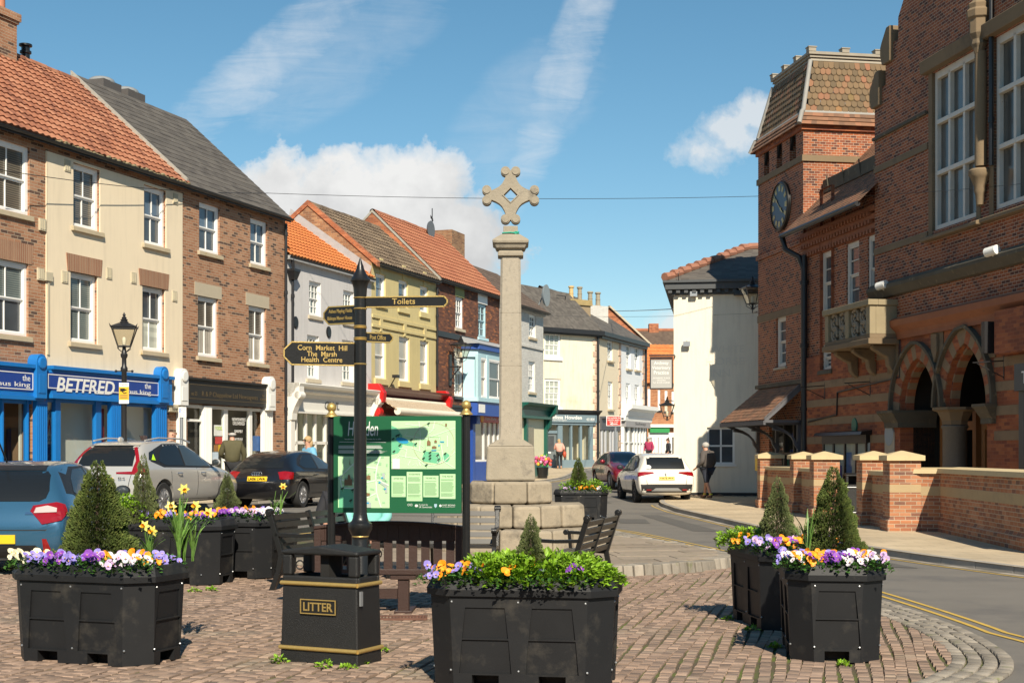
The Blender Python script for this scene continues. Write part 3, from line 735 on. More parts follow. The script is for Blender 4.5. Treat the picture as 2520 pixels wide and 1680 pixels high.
def sash(root,s0,s1,z0,z1,glass,bars=(1,1),y=0.06,fw=0.085,sill=None,lint=None,mat=None,meet=True,name="window",slit=0.028,proud=0.07,sh=0.13,gl_low=None,lp=0.012):
    """sliding sash window: outer frame, two sashes with glazing bars, pane, sill, head"""
    mat=mat or M_sash;mb=MB()
    mb.box(s0,s0+fw,y,y+0.10,z0,z1);mb.box(s1-fw,s1,y,y+0.10,z0,z1)
    mb.box(s0+fw,s1-fw,y,y+0.10,z1-fw,z1);mb.box(s0+fw,s1-fw,y-0.01,y+0.10,z0,z0+fw*0.8)
    a,b,c,d=s0+fw,s1-fw,z0+fw*0.8,z1-fw;zm=(c+d)/2
    for k,(lo,hi,yy) in enumerate(((c,zm,y+0.055),(zm,d,y+0.02))):
        t=0.035;nb=bars[0];nr=bars[1]
        if not meet and k == 1: break
        if not meet: hi=d
        mb.box(a,a+t,yy,yy+0.035,lo,hi);mb.box(b-t,b,yy,yy+0.035,lo,hi);mb.box(a+t,b-t,yy,yy+0.035,lo,lo+t);mb.box(a+t,b-t,yy-0.005,yy+0.04,hi-t*1.3,hi)
        for i in range(1,nb+1):
            x=a+(b-a)*i/(nb+1);mb.box(x-slit/2,x+slit/2,yy+0.005,yy+0.03,lo+t,hi-t*1.3)
        for i in range(1,nr):
            zz=lo+(hi-lo)*i/nr;mb.box(a+t,b-t,yy+0.008,yy+0.028,zz-slit/2,zz+slit/2)
    o=mb.obj(name,mat,root)
    mb=MB();mb.poly([(a,y+0.062,zm),(b,y+0.062,zm),(b,y+0.062,d),(a,y+0.062,d)]);mb.poly([(a,y+0.085,c),(b,y+0.085,c),(b,y+0.085,zm),(a,y+0.085,zm)],m=1 if gl_low else 0)
    mb.obj("glass_pane",[glass,gl_low] if gl_low else glass,o)
    if sill:
        mb=MB();e=0.09;mb.prism([(-proud,z0-sh),(0.08,z0-sh),(0.08,z0+0.005),(-proud+0.01,z0-0.02)],'x',s0-e,s1+e);mb.obj("sill",sill,o,bevel=0.008)
    if lint:
        mat_l,hh,ex,kind=lint;mb=MB();sp_=0.05 if kind == 'arch' else 0
        mb.hexa([(s0-ex+sp_,-lp,z1),(s1+ex-sp_,-lp,z1),(s1+ex-sp_,0.06,z1),(s0-ex+sp_,0.06,z1)],[(s0-ex,-lp,z1+hh),(s1+ex,-lp,z1+hh),(s1+ex,0.06,z1+hh),(s0-ex,0.06,z1+hh)])
        mb.obj("lintel",mat_l,o)
    return o
def spx(fr,x0,x1,y0,y1,yp=0.0):
    """opening given by photo pixels: left x, right x, and top/bottom y read at the left edge"""
    a,zt_=fr.at(x0,y0,yp);zb=fr.at(x0,y1,yp)[1];b=fr.s(x1,yp);return a,b,zb,zt_
def fascia_text(parent,fr,string,x0,x1,y0,y1,yp,mat,name="lettering",zx=None,**kw):
    a,b=fr.s(x0,yp),fr.s(x1,yp);zx=x0 if zx is None else zx;zt_,zb=fr.z(zx,y0,yp),fr.z(zx,y1,yp)
    return text(name,string,a,b,zb,zt_,yp-0.004,mat,parent,**kw)
def room(parent,s0,s1,z0,z1,depth,wallm,floorm=None,y=0.12):
    mb=MB()
    mb.poly([(s0,y+depth,z0),(s1,y+depth,z0),(s1,y+depth,z1),(s0,y+depth,z1)]);mb.poly([(s0,y,z0),(s0,y+depth,z0),(s0,y+depth,z1),(s0,y,z1)])
    mb.poly([(s1,y,z0),(s1,y+depth,z0),(s1,y+depth,z1),(s1,y,z1)][::-1]);mb.poly([(s0,y,z1),(s0,y+depth,z1),(s1,y+depth,z1),(s1,y,z1)]);mb.poly([(s0,y,z0),(s0,y+depth,z0),(s1,y+depth,z0),(s1,y,z0)][::-1],m=1)
    return mb.obj("shop_interior",[wallm,floorm or wallm],parent)
def pane(parent,s0,s1,z0,z1,y,mat,name="shop_window"):
    mb=MB();mb.poly([(s0,y,z0),(s1,y,z0),(s1,y,z1),(s0,y,z1)]);return mb.obj(name,mat,parent)
def pilaster(mb,s0,s1,y0,z0,z1,flutes=5):
    mb.box(s0,s1,y0,0.0,z0,z1);n=flutes;w_=(s1-s0-0.08)/(2*n-1)
    for k in range(n): mb.box(s0+0.04+2*k*w_,s0+0.04+(2*k+1)*w_,y0-0.018,y0,z0+0.35,z1-0.08)
def bracket(mb,s0,s1,y0,z0,z1):
    """upright console with a rounded head and a boss"""
    c=(s0+s1)/2;r=(s1-s0)/2
    outl=[(s0,z0),(s1,z0),(s1,z1-r)]+[(c+r*math.cos(t),z1-r+r*math.sin(t)) for t in (math.pi*k/10 for k in range(1,10))]+[(s0,z1-r)]
    mb.prism(outl,'y',y0,0.0)
    ring=lambda rr,y: [(c+rr*math.cos(2*math.pi*k/14),y,z1-r-0.02+rr*math.sin(2*math.pi*k/14)) for k in range(14)]
    mb.loft([ring(r*0.78,y0),ring(r*0.78,y0-0.03),ring(r*0.6,y0-0.045)])
    mb.box(s0+0.07,s1-0.07,y0-0.015,y0,z0+0.12,z1-2*r-0.1)
LA0=W(0,HY,31.0);LB0=W(702,HY,43.2)
ROW=Fr((LA0.x,LA0.y),(LB0.x-LA0.x,LB0.y-LA0.y))
M_blue=pm("bright_blue_paint",(0.012,0.17,0.50),0.35,var=0.08)
M_navy=pm("blue_sign_panel",(0.018,0.055,0.27),0.35,var=0.06,scale=1)
M_shopw=pm("shop_inner_wall",(0.62,0.60,0.54),0.8,var=0.05)
M_carpet=pm("shop_floor",(0.10,0.09,0.08),0.9)
M_blksign=pm("charcoal_sign",(0.022,0.021,0.019),0.5,var=0.15)
M_vent=pm("plastic_vent",(0.52,0.46,0.33),0.6)
def vents(root,fr,pts,mat=None):
    for px,py in pts:
        s,z=fr.at(px,py);mb=MB();mb.box(s-0.11,s+0.11,-0.05,0,z-0.14,z+0.14)
        for k in range(3): mb.box(s-0.085+k*0.065,s-0.085+k*0.065+0.035,-0.06,-0.05,z-0.11,z+0.11)
        mb.obj("wall_vent",mat or M_vent,root)
def px_roof(fr,px_e,y_e,px_r,y_r,ry):
    return fr.z(px_e,y_e),fr.z(px_r,y_r,ry)
ZG=0.30
# --- brick house at the left edge of the view
f1=ROW.sub(-95)
e1=ROW.z(350,412);ry1=3.37;rz_pan=ROW.z(100,171,ry1);
L1=f1.s(112)
b1=f1.root("terraced_house","brown brick house at the left edge, blue shopfront, red pantile roof and chimney","house")
w1=[]
a,b,c,d=spx(f1,-28,73,364-27,529+28);w1.append((a,b,f1.z(72,531),f1.z(73,364)))
w1.append((f1.s(-30),f1.s(70),f1.z(66,828),f1.z(70,650)))
sh_z1=f1.z(60,903)
shop1=(f1.s(-90),f1.s(80),ZG,f1.z(60,975))
shell(b1,0,L1,0,e1,w1+[(*shop1,0.3)],B_brown,7.2,(ry1,rz_pan))
sash(b1,*w1[0],G_blind,sill=M_sill);sash(b1,*w1[1],G_pale,sill=M_sill,lint=(M_arch,0.45,0.16,'arch'),gl_low=G_dark)
gable_roof(b1,0,L1,e1,ry1,rz_pan,7.2,T_pan,'pan',side=0.0,ridge_mat=T_pan)
def blue_shop(root,fr,x0,x1,fz0,fz1,xm0,xm1,gz,piers,mull):
    """blue fascia with panel, pilasters and mullions; all in facade metres"""
    mb=MB();mb.box(x0,x1,-0.16,0.0,fz0,fz1);mb.box(x0-.02,x1+.02,-0.24,0.0,fz1,fz1+0.09);mb.box(x0,x1,-0.2,0.0,fz0-0.10,fz0)
    for p in piers: pilaster(mb,p[0],p[1],-0.13,gz,fz0-0.10)
    for m_ in mull: mb.box(m_[0],m_[1],-0.02,0.1,gz,fz0-0.1)
    for m_ in mull[:0]: pass
    mb.box(x0,x1,0.02,0.09,fz0-0.18,fz0-0.1);mb.box(x0,x1,0.0,0.12,gz,gz+0.45)
    o=mb.obj("shopfront",M_blue,root,bevel=0.006)
    mb=MB();mb.box(xm0,xm1,-0.175,-0.161,fz0+0.10,fz1-0.08);mb.obj("sign_panel",M_navy,o)
    mb=MB();t=0.02;a,b,c,d=xm0+.03,xm1-.03,fz0+.13,fz1-.11
    for q in ((a,b,c,c+t),(a,b,d-t,d),(a,a+t,c+t,d-t),(b-t,b,c+t,d-t)): mb.box(q[0],q[1],-0.182,-0.1755,q[2],q[3])
    mb.obj("sign_border",M_white,o)
    return o
fz0,fz1=f1.z(30,972),f1.z(60,906)
s1=blue_shop(b1,f1,0,L1-0.28,fz0,fz1,0.3,f1.s(83,-0.17),ZG,[(f1.s(80),f1.s(106))],[(f1.s(4),f1.s(8)),(f1.s(66),f1.s(70))])
mb=MB();bracket(mb,f1.s(85,-.2),f1.s(111,-.2),-0.26,fz0-0.05,f1.z(90,870,-.2));mb.obj("console_bracket",M_blue,s1,bevel=0.006)
fascia_text(s1,f1,"the",55,74,923,938,-0.173,M_white,zx=74);fascia_text(s1,f1,"bonus king",-34,74,941,956,-0.173,M_white,zx=74)
pane(s1,shop1[0],shop1[1],ZG+.45,shop1[3]-0.05,0.06,G_shop);room(s1,shop1[0],shop1[1],ZG,shop1[3]-0.02,1.4,pm("brown_shop_wall",(0.20,0.12,0.07),0.8),M_carpet)
mb=MB();mb.box(f1.s(20,.6),f1.s(47,.6),0.6,0.66,ZG+.5,f1.z(30,1055,.6));mb.obj("display_screen",pm("dark_blue_display",(0.02,0.03,0.08),0.4),s1)
mb=MB();mb.box(f1.s(49,.3),f1.s(66,.3),0.3,0.34,ZG+.3,f1.z(60,985,.3));mb.obj("display_board",pm("white_board",(0.72,0.70,0.64),0.6),s1)
vents(b1,f1,[(102,553),(98,675)])
mbc=MB();cs,cz=f1.s(14,ry1),f1.z(20,142,ry1)
mbc.box(f1.s(-60,ry1-.4),f1.s(42,ry1-.4),ry1-0.4,ry1+0.4,rz_pan-0.9,f1.z(20,52,ry1-.4));zc=f1.z(20,52,ry1-.4)
mbc.box(f1.s(-60,ry1-.4)-.05,f1.s(42,ry1-.4)+0.04,ry1-0.44,ry1+0.44,zc,zc+0.07);mbc.box(f1.s(-60,ry1-.4)-.09,f1.s(42,ry1-.4)+0.08,ry1-0.48,ry1+0.48,zc+0.07,zc+0.27)
o=mbc.obj("chimney",B_brown,b1,bevel=0.01)
mbc=MB();mbc.lathe([(0.14,0),(0.15,0.1),(0.13,0.12),(0.125,0.6),(0.15,0.62),(0.15,0.7)],14,(f1.s(0,ry1),ry1,zc+0.27));mbc.obj("chimney_pot",pm("terracotta",(0.45,0.18,0.1),0.7),o,smooth=40)
mbc=MB();mbc.lathe([(0.11,-.3),(0.11,.12),(.15,.14),(.15,.2),(.11,.22),(.11,.3),(.17,.33),(.17,.38),(.05,.4)],14,(f1.s(63,ry1),ry1,rz_pan+0.12));mbc.obj("flue_terminal",M_black,b1,smooth=40)
# --- cream rendered house
f2=ROW.sub(112);L2=f2.s(447)
b2=f2.root("terraced_house","cream rendered house with brick window heads above the blue betting shopfront","house")
w2=[spx(f2,178,244,398,556),spx(f2,352,407,454,596),spx(f2,171,238,668,841),spx(f2,348,404,701,859)]
zu=(w2[0][2]+w2[1][2])/2;zt_u=(w2[0][3]+w2[1][3])/2;zl=(w2[2][2]+w2[3][2])/2;zt_l=(w2[2][3]+w2[3][3])/2
w2=[(q[0],q[1],zu,zt_u) if i < 2 else (q[0],q[1],zl,zt_l) for i,q in enumerate(w2)]
shop2=(f2.s(112),f2.s(408),ZG,f2.z(250,986))
mb_cr=MB()
shell(b2,0,L2,0,e1,w2+[(*shop2,0.3)],B_brown,7.2,(ry1,rz_pan))
# render coat, left off below the eave
mb=MB();holes=w2+[(-.1,f2.s(413,-.02),-1,f2.z(250,914)),(f2.s(413,-.02),L2+.1,-1,f2.z(430,935))]
ztop=f2.z(114,372)
wall_front(mb,0.0,L2,f2.z(250,914),min(ztop,e1-0.28),[h for h in holes if h[3] > f2.z(250,914)],0.03,-0.03)
mb.box(0.001,0.03,-0.03,0.0,f2.z(250,914),ztop);
mb.box(L2-.03,L2-.001,-0.029,0.0,f2.z(250,914),ztop)
mb.obj("render_coat",M_cream,b2)
for q,g,gl in zip(w2,(G_blind,G_sky,G_pale,G_dark),(G_blind,G_dark,G_pale,G_shade)):
    lo=q[2] == zl
    sash(b2,*q,g,sill=M_sill,lint=(M_arch,0.42,0.17,'arch') if lo else None,gl_low=gl,proud=0.11,lp=0.05)
gable_roof(b2,0,L2,e1,ry1,rz_pan,7.2,T_pan,'pan',side=0.0,ridge_mat=T_pan)
mb=MB();rnd=random.Random(2);x=-f2.s(112)+0.0
for q in range(70):
    x=f2.s(0)+(L2-f2.s(0))*(q+rnd.random())/70
    if x < 0: continue
    mb.ball((x,-0.24+rnd.uniform(-.03,.03),e1-0.13+rnd.uniform(-.02,.03)),rnd.uniform(.03,.06),6,4,(1.6,1,.8))
o_=mb.obj("eave_moss",M_moss,b2);o_['kind']='stuff'
fz0,fz1=f2.z(252,978),f2.z(252,921)
piers=[(f2.s(272,-.1),f2.s(296,-.1)),(f2.s(381,-.1),f2.s(409,-.1))]
s2=blue_shop(b2,f2,0.0,f2.s(411),fz0,fz1,f2.s(114,-.17)+0.02,f2.s(391,-.17),ZG,piers,[(f2.s(135),f2.s(148)),(f2.s(235),f2.s(248))])
mb=MB();bracket(mb,f2.s(391,-.2),f2.s(411,-.2),-0.26,fz0-0.05,f2.z(395,901,-.2));mb.obj("console_bracket",M_blue,s2,bevel=0.006)
fascia_text(s2,f2,"BETFRED",139,282,927,962,-0.173,M_white,shear=0.2,bold=0.02)
fascia_text(s2,f2,"the",356,371,943.5,957,-0.173,M_white,zx=371);fascia_text(s2,f2,"bonus king",296,371,961,974.5,-0.173,M_white,zx=371)
pane(s2,shop2[0]+.02,shop2[1],ZG+.45,shop2[3]-0.05,0.06,G_shop);room(s2,shop2[0]+.02,shop2[1],ZG,shop2[3]-0.02,0.3,M_shopw,M_carpet)
M_poster=pm("poster_white",(0.68,0.65,0.58),0.7);M_pred=pm("poster_red",(0.40,0.03,0.03),0.6);M_pblue=pm("poster_navy",(0.03,0.045,0.16),0.6,var=0.5,scale=6,col2=(0.25,0.3,0.4))
mb=MB();mb.box(f2.s(104,.2)+.05,f2.s(150,.2),0.2,0.22,ZG+.5,f2.z(120,1000,.2));po=mb.obj("window_poster",M_poster,s2)
a,b=f2.s(107,.2)+.06,f2.s(148,.2)
text("lettering","SPIN TO",a,b,f2.z(120,1027,.2),f2.z(120,1007,.2),0.195,M_pblue,s2,bold=0.02);text("lettering","WIN",a,b,f2.z(120,1068,.2),f2.z(120,1032,.2),0.195,M_pred,s2,bold=0.03)
text("lettering","BOOK FREE PLAY",a,b,f2.z(120,1079,.2),f2.z(120,1072,.2),0.195,M_pblue,s2);text("lettering","GIVEAWAY",a,a+(b-a)*.6,f2.z(120,1087,.2),f2.z(120,1081,.2),0.195,M_pblue,s2)
mb=MB();mb.box(a,b,0.19,0.199,ZG+.5,f2.z(120,1092,.2));mb.obj("poster_picture",M_pblue,s2)
mb=MB();mb.box(f2.s(249,.2),f2.s(256,.2),0.2,0.22,ZG+.5,f2.z(250,1005,.2));mb.obj("window_poster",M_pred,s2)
vents(b2,f2,[(163,408),(429,490),(156.5,682),(265.5,673),(326,684),(427,729)])
s,z=f2.at(115,681);mb=MB();mb.box(s-.12,s+.12,-.09,0,z-.1,z+.1);mb.box(s-.03,s+.03,-.06,0,f2.z(108,872),z-.1);mb.obj("cable_duct",M_vent,b2)
s,z=f2.at(421,1004);mb=MB();mb.box(f2.s(414,-.12),f2.s(440,-.12),-.16,0,f2.z(414,1013,-.1),f2.z(414,994,-.1));ab=mb.obj("alarm_box",M_vent,b2,bevel=0.02)
text("lettering","fisher",f2.s(424,-.16),f2.s(438,-.16),f2.z(424,1010,-.16),f2.z(424,1000,-.16),-0.163,M_blksign,ab)
mb=MB();mb.box(f2.s(413),f2.s(440),-.05,0,f2.z(420,990),f2.z(420,933));mb.obj("metal_plate",pm("rusty_plate",(0.10,0.075,0.06),0.6,var=0.4,scale=3,col2=(0.28,0.12,0.04)),b2)
# --- brown brick house with the newsagent
f3=ROW.sub(447);L3=f3.s(702)
b3=f3.root("terraced_house","brown brick house with a dark slate roof above the newsagent shopfront","house")
rz3=ROW.z(471,298,3.37)
w3=[spx(f3,490,541,495,616),spx(f3,616,658,535,647),spx(f3,487,537,726,875),spx(f3,612,655,751,890)]
zu=(w3[0][2]+w3[1][2])/2;zt_u=(w3[0][3]+w3[1][3])/2;zl=(w3[2][2]+w3[3][2])/2;zt_l=(w3[2][3]+w3[3][3])/2
w3=[(q[0],q[1],zu,zt_u) if i < 2 else (q[0],q[1],zl,zt_l) for i,q in enumerate(w3)]
shop3=(f3.s(461),f3.s(650),ZG,f3.z(550,1000))
shell(b3,0,L3,0,e1,w3+[(*shop3,0.3)],B_brown,7.6,(ry1+.2,rz3))
for q,g in zip(w3,(G_sky,G_sky,G_blind,G_blind)):
    sash(b3,*q,g,sill=M_sill,lint=(M_lint,0.36,0.17,'flat') if q[2] == zl else None,proud=0.08,gl_low=G_dark if q[2] == zu else G_curt)
gable_roof(b3,0,L3,e1,ry1+.2,rz3,7.6,T_slate,'slate',side=0.0)
mb=MB();mb.hexa([(-.06,-.2,e1-.12),(.03,-.2,e1-.12),(.03,ry1+.2,rz3),(-.06,ry1+.2,rz3)],[(-.06,-.2,e1+.04),(.03,-.2,e1+.04),(.03,ry1+.2,rz3+.13),(-.06,ry1+.2,rz3+.13)]);mb.obj("lead_flashing",pm("mortar_verge",(0.34,0.32,0.28),0.8,var=0.25,scale=8,col2=(0.25,0.17,0.05)),b3)
for px in (250,310):
    s=f3.s(px,5.0);z=f3.z(px,204 if px == 250 else 229,5.0);mb=MB();mb.box(s-.45,s+.45,4.6,5.4,z-1.2,z);o=mb.obj("rooflight",pm("grey_kerb",(0.09,0.08,0.075),0.7),b3)
    mb=MB();mb.ball((s,5.0,z),.42,14,8,(1,1,.45));mb.obj("rooflight_dome",pm("smoked_dome",(0.25,0.26,0.26),0.15),o,smooth=60)
downpipe(b3,L3-0.12,-0.09,0.3,e1-0.3)
nz0,nz1=f3.z(560,997,-.1),f3.z(560,942,-.1)
mb=MB();mb.box(f3.s(461),f3.s(655),0.02,0.1,ZG,ZG+0.62)
for x0,x1 in ((503,522),(648,672)): pilaster(mb,f3.s(x0,-.1),f3.s(x1,-.1),-0.1,ZG,nz0-.05,5)
pilaster(mb,f3.s(441,-.1),f3.s(459,-.1),-0.1,ZG,nz0-.05,4)
for x0,x1 in ((552,561),(614,621)): mb.box(f3.s(x0),f3.s(x1),0.0,0.1,ZG,nz0)
mb.box(f3.s(459),f3.s(503),0.02,0.08,f3.z(480,1037),f3.z(480,1031));mb.box(f3.s(498),f3.s(503),0.02,0.1,ZG,nz0);mb.box(f3.s(458),f3.s(460),0.02,0.1,ZG,nz0)
mb.box(f3.s(459),f3.s(655),-0.02,0.1,nz0-.12,nz0-.03)
s3=mb.obj("shopfront",M_white,b3,bevel=0.005)
mb=MB();mb.box(f3.s(461,-.16),f3.s(660,-.16),-0.16,0,nz0,nz1);mb.box(f3.s(461,-.2),f3.s(661,-.2),-.22,0,nz1,nz1+.06);mb.obj("fascia",M_blksign,s3,bevel=0.005)
for x0,x1,yt in ((441,461,905),(658,676,925)):
    mb=MB();bracket(mb,f3.s(x0,-.2),f3.s(x1,-.2),-0.24,nz0-.08,f3.z(x0,yt,-.2));mb.obj("console_bracket",M_white,s3,bevel=0.005)
M_bronze=pm("bronze_letters",(0.16,0.115,0.06),0.45,0.3)
fascia_text(s3,f3,"R & P Chappelow Ltd Newsagents",497,634,962,978,-0.164,M_bronze);fascia_text(s3,f3,"no 25",471,485,962,972,-0.164,M_bronze);fascia_text(s3,f3,"tel\n430268",640,655,969,986,-0.164,M_bronze)
mb=MB();t=.015;q=(f3.s(465,-.165),f3.s(656,-.165),nz0+.12,nz1-.12)
for r_ in ((q[0],q[1],q[2],q[2]+t),(q[0],q[1],q[3]-t,q[3]),(q[0],q[0]+t,q[2]+t,q[3]-t),(q[1]-t,q[1],q[2]+t,q[3]-t)): mb.box(r_[0],r_[1],-.167,-.1605,r_[2],r_[3])
mb.obj("fascia_border",M_bronze,s3)
pane(s3,f3.s(461),f3.s(655),ZG+.62,nz0-.05,0.06,G_shop);room(s3,f3.s(461),f3.s(655),ZG,nz0-.02,0.5,pm("newsagent_wall",(0.26,0.235,0.19),0.85),M_carpet)
mb=MB();mb.box(f3.s(461,.3),f3.s(500,.3),0.3,0.35,ZG,f3.z(480,1037,.3));mb.obj("door_leaf",pm("dark_doorway",(0.035,0.03,0.025),0.7),s3)
for st,y0,y1,x0,x1 in (("NEWSPAPERS",1027,1035,571,604),("DELIVERED",1036.5,1045,573,602),("BARMBY",1057,1064,577,597),("ASSELBY",1077,1084,577,597)): fascia_text(s3,f3,st,x0,x1,y0,y1,0.05,M_white)
for x0,x1,y0,y1,cc_ in ((527,549,1045,1072,(0.7,0.7,0.66)),(530,547,1074,1092,(0.50,0.06,0.05)),(527,537,1094,1110,(0.30,0.14,0.04)),(538,549,1094,1112,(0.62,0.42,0.02)),(523,537,1112,1131,(0.5,0.6,0.7)),(622,645,1072,1109,(0.05,0.13,0.33))):
    mb=MB();a,zt_=f3.at(x0,y0,.045);mb.box(a,f3.s(x1,.045),.042,.05,f3.z(x0,y1,.045),zt_);mb.obj("window_notice",pm("notice_%d" % x0+"_%d" % y0,cc_,0.6,var=0.3,scale=7),s3)
fascia_text(s3,f3,"YODEL",529,547,1049,1057,0.04,pm("lime_print",(0.42,0.60,0.05),0.6))
# --- pale grey house with the orange roof and the white shopfront
f4=ROW.sub(702);L4=f4.s(914)
b4=f4.root("terraced_house","low pale grey rendered house with a bright orange pantile roof and white shopfront","house")
e4=f4.z(700,626);ry4=3.3;rz4=f4.z(725,545,ry4)
w4=[spx(f4,761,790,690,774),spx(f4,845,871,713,790),spx(f4,756,785,823,930),spx(f4,842,871,835,938)]
shop4=(0.35,L4-0.25,ZG,f4.z(760,1012))
shell(b4,0,L4,0,e4,w4+[(*shop4,0.3)],M_grey,6.6,(ry4,rz4))
for q in w4: sash(b4,*q,G_pale,bars=(2,2),fw=0.075,sill=M_lint,proud=0.06,slit=0.024)
gable_roof(b4,0,L4,e4,ry4,rz4,6.6,T_org,'pan',side=0.0,over=0.1,ridge_mat=T_org)
mb=MB();mb.box(0,L4,-0.16,0.02,e4-0.14,e4-0.02);mb.obj("eaves_board",pm("weathered_board",(0.36,0.36,0.36),0.8,var=0.3,scale=9),b4)
downpipe(b4,0.30,-0.10,f4.z(708,945),e4-0.75)
mb=MB();s=0.30;mb.hexa([(s-.10,-.2,e4-.75),(s+.10,-.2,e4-.75),(s+.10,-.02,e4-.75),(s-.10,-.02,e4-.75)],[(s-.19,-.26,e4-.5),(s+.19,-.26,e4-.5),(s+.19,-.0,e4-.5),(s-.19,-.0,e4-.5)]);mb.box(s-.2,s+.2,-.27,0,e4-.5,e4-.42);mb.tube([(s,-.12,e4-.42),(s-.05,-.12,e4-.1)],.05);mb.obj("hopper_head",M_gutter,b4)
for px,py in ((726.5,793),(808,817)):
    s,z=f4.at(px,py);mb=MB();rg=lambda r,y: [(s+r*.85*math.cos(2*math.pi*k/20),y,z+r*math.sin(2*math.pi*k/20)) for k in range(20)]
    mb.loft([rg(.19,0),rg(.19,-.03),rg(.16,-.045)]);mb.obj("wall_plaque",M_black,b4)
M_offw=pm("shop_white_paint",(0.76,0.74,0.68),0.5,var=0.05)
def cornice(mb,x0,x1,z0,z1,prof):
    """run of moulding; prof: list of (y, fraction of height)"""
    pts=[(0.0,z0)]+[(-p,z0+(z1-z0)*t) for p,t in prof]+[(0.0,z1)]
    mb.prism(pts,'x',x0,x1)
cz0,cz1,fr0=f4.z(745,977,-.3),f4.z(745,942,-.4),f4.z(745,1010,-.2)
mb=MB();cornice(mb,0.05,L4-.02,cz0,cz1,[(.18,0),(.22,.25),(.30,.35),(.34,.6),(.46,.75),(.50,.95),(.45,1)])
mb.box(0.3,L4-.2,-.16,0,fr0,cz0);mb.box(0.2,L4-.1,-.22,0,fr0-.08,fr0)
for k in range(int((L4-.5)/.12)): mb.box(.3+k*.12,.37+k*.12,-.36,-.33,cz0+(cz1-cz0)*.38,cz0+(cz1-cz0)*.52)
for x in (0.08,L4-.34):
    mb.box(x,x+.26,-.16,0,ZG,fr0-.3);mb.prism([(0,fr0-.35),(-.2,fr0-.3),(-.22,fr0-.1),(-.30,fr0+.1),(-.42,cz0-.1),(-.46,cz0+.05),(-.46,cz1),(0,cz1)],'x',x-.03,x+.29)
    mb.tube([(x-.03,-.40,cz0+.05),(x+.29,-.40,cz0+.05)],.12,12)
for px in (728,752,775,800,826,852,880): s=f4.s(px,.02);mb.box(s-.045,s+.045,-.02,.09,ZG,fr0-.05)
mb.box(.35,L4-.3,-.02,.09,f4.z(770,1093),f4.z(770,1090)-(-.06));mb.box(.35,L4-.3,-.05,.1,ZG,ZG+.7)
s4=mb.obj("shopfront",M_offw,b4,bevel=0.004)
fascia_text(s4,f4,"CMdL",799,835,987,1006,-.166,M_black,shear=.2)
pane(s4,.35,L4-.3,ZG+.7,fr0-.08,.05,G_shop);room(s4,.35,L4-.3,ZG,fr0-.06,1.3,pm("pale_shop_wall",(0.55,0.55,0.47),0.8),M_carpet)
mb=MB();mb.hexa([(-.03,-.12,e4-.05),(.0,-.12,e4-.05),(.0,ry4,rz4-.1),(-.03,ry4,rz4-.1)],[(-.03,-.12,e4+.1),(.0,-.12,e4+.1),(.0,ry4,rz4+.1),(-.03,ry4,rz4+.1)])
# --- yellow house over the bakery
f5=ROW.sub(914);L5=f5.s(1073)
b5=f5.root("terraced_house","yellow rendered house with a brown pantile roof and brick gable above the dark red bakery","house")
e5=f5.z(914,640);ry5=2.5;rz5=f5.z(761,505,ry5)
w5=[spx(f5,925,949,671,741),spx(f5,981,1004,686,753),spx(f5,1034,1054,703,765),spx(f5,923,950,818,931),spx(f5,982,1008,826,937),spx(f5,1034,1055,836,941)]
zs=[sum(w5[i][j] for i in r)/3 for r in ((0,1,2),(3,4,5)) for j in (2,3)]
w5=[(q[0],q[1],zs[0],zs[1]) if i < 3 else (q[0],q[1],zs[2],zs[3]) for i,q in enumerate(w5)]
shell(b5,0,L5,0,e5,w5,M_yellow,5.0,(ry5,rz5),lmat=B_old)
for i,q in enumerate(w5): sash(b5,*q,G_sky if i < 3 else G_curt,bars=(0,1),meet=i > 2,fw=.075,sill=M_yellow,proud=.07,sh=.22)
mb=MB()
for i,q in enumerate(w5):
    c_=(q[0]+q[1])/2;mb.hexa([(c_-.07,-.04,q[3]+.03),(c_+.07,-.04,q[3]+.03),(c_+.07,0,q[3]+.03),(c_-.07,0,q[3]+.03)],[(c_-.13,-.05,q[3]+.55),(c_+.13,-.05,q[3]+.55),(c_+.13,0,q[3]+.55),(c_-.13,0,q[3]+.55)])
zb0,zb1=f5.z(914,803),f5.z(914,772)
mb.box(0.02,L5-.02,-.05,0,zb1-.12,zb1);mb.box(0.02,L5-.02,-.05,0,zb0,zb0+.1)
mb.obj("mouldings",M_yellow,b5,bevel=.006)
gable_roof(b5,0,L5,e5,ry5,rz5,5.0,T_brn,'pan',side=.02,over=.16,ridge_mat=T_brn)
mb=MB();m5=(rz5-e5)/ry5
for sgn in (0,):
    mb.hexa([(-.05,-.25,e5-m5*.25-.02),(.16,-.25,e5-m5*.25-.02),(.16,ry5,rz5-.02),(-.05,ry5,rz5-.02)],[(-.05,-.25,e5-m5*.25+.17),(.16,-.25,e5-m5*.25+.17),(.16,ry5,rz5+.17),(-.05,ry5,rz5+.17)])
    mb.hexa([(-.05,ry5,rz5-.02),(.16,ry5,rz5-.02),(.16,5.2,e5-.02),(-.05,5.2,e5-.02)],[(-.05,ry5,rz5+.17),(.16,ry5,rz5+.17),(.16,5.2,e5+.17),(-.05,5.2,e5+.17)])
mb.obj("verge_tiles",B_red,b5)
mb=MB();za=f4.z(752,545,ry4-.2)
mb.hexa([(-.012,.1,e4+.1),(-.002,.1,e4+.1),(-.002,ry4,rz4+.05),(-.012,ry4,rz4+.05)],[(-.012,-.02,e4+.42),(-.002,-.02,e4+.42),(-.002,ry4-.1,rz4+.38),(-.012,ry4-.1,rz4+.38)]);mb.obj("lead_flashing",M_lead,b5)
downpipe(b5,L5-.06,-.08,f5.z(1073,950),e5-.3)
M_mar=pm("maroon_paint",(0.11,0.012,0.012),0.3,var=.15);M_scar=pm("scarlet_paint",(0.50,0.012,0.012),0.35,var=.1)
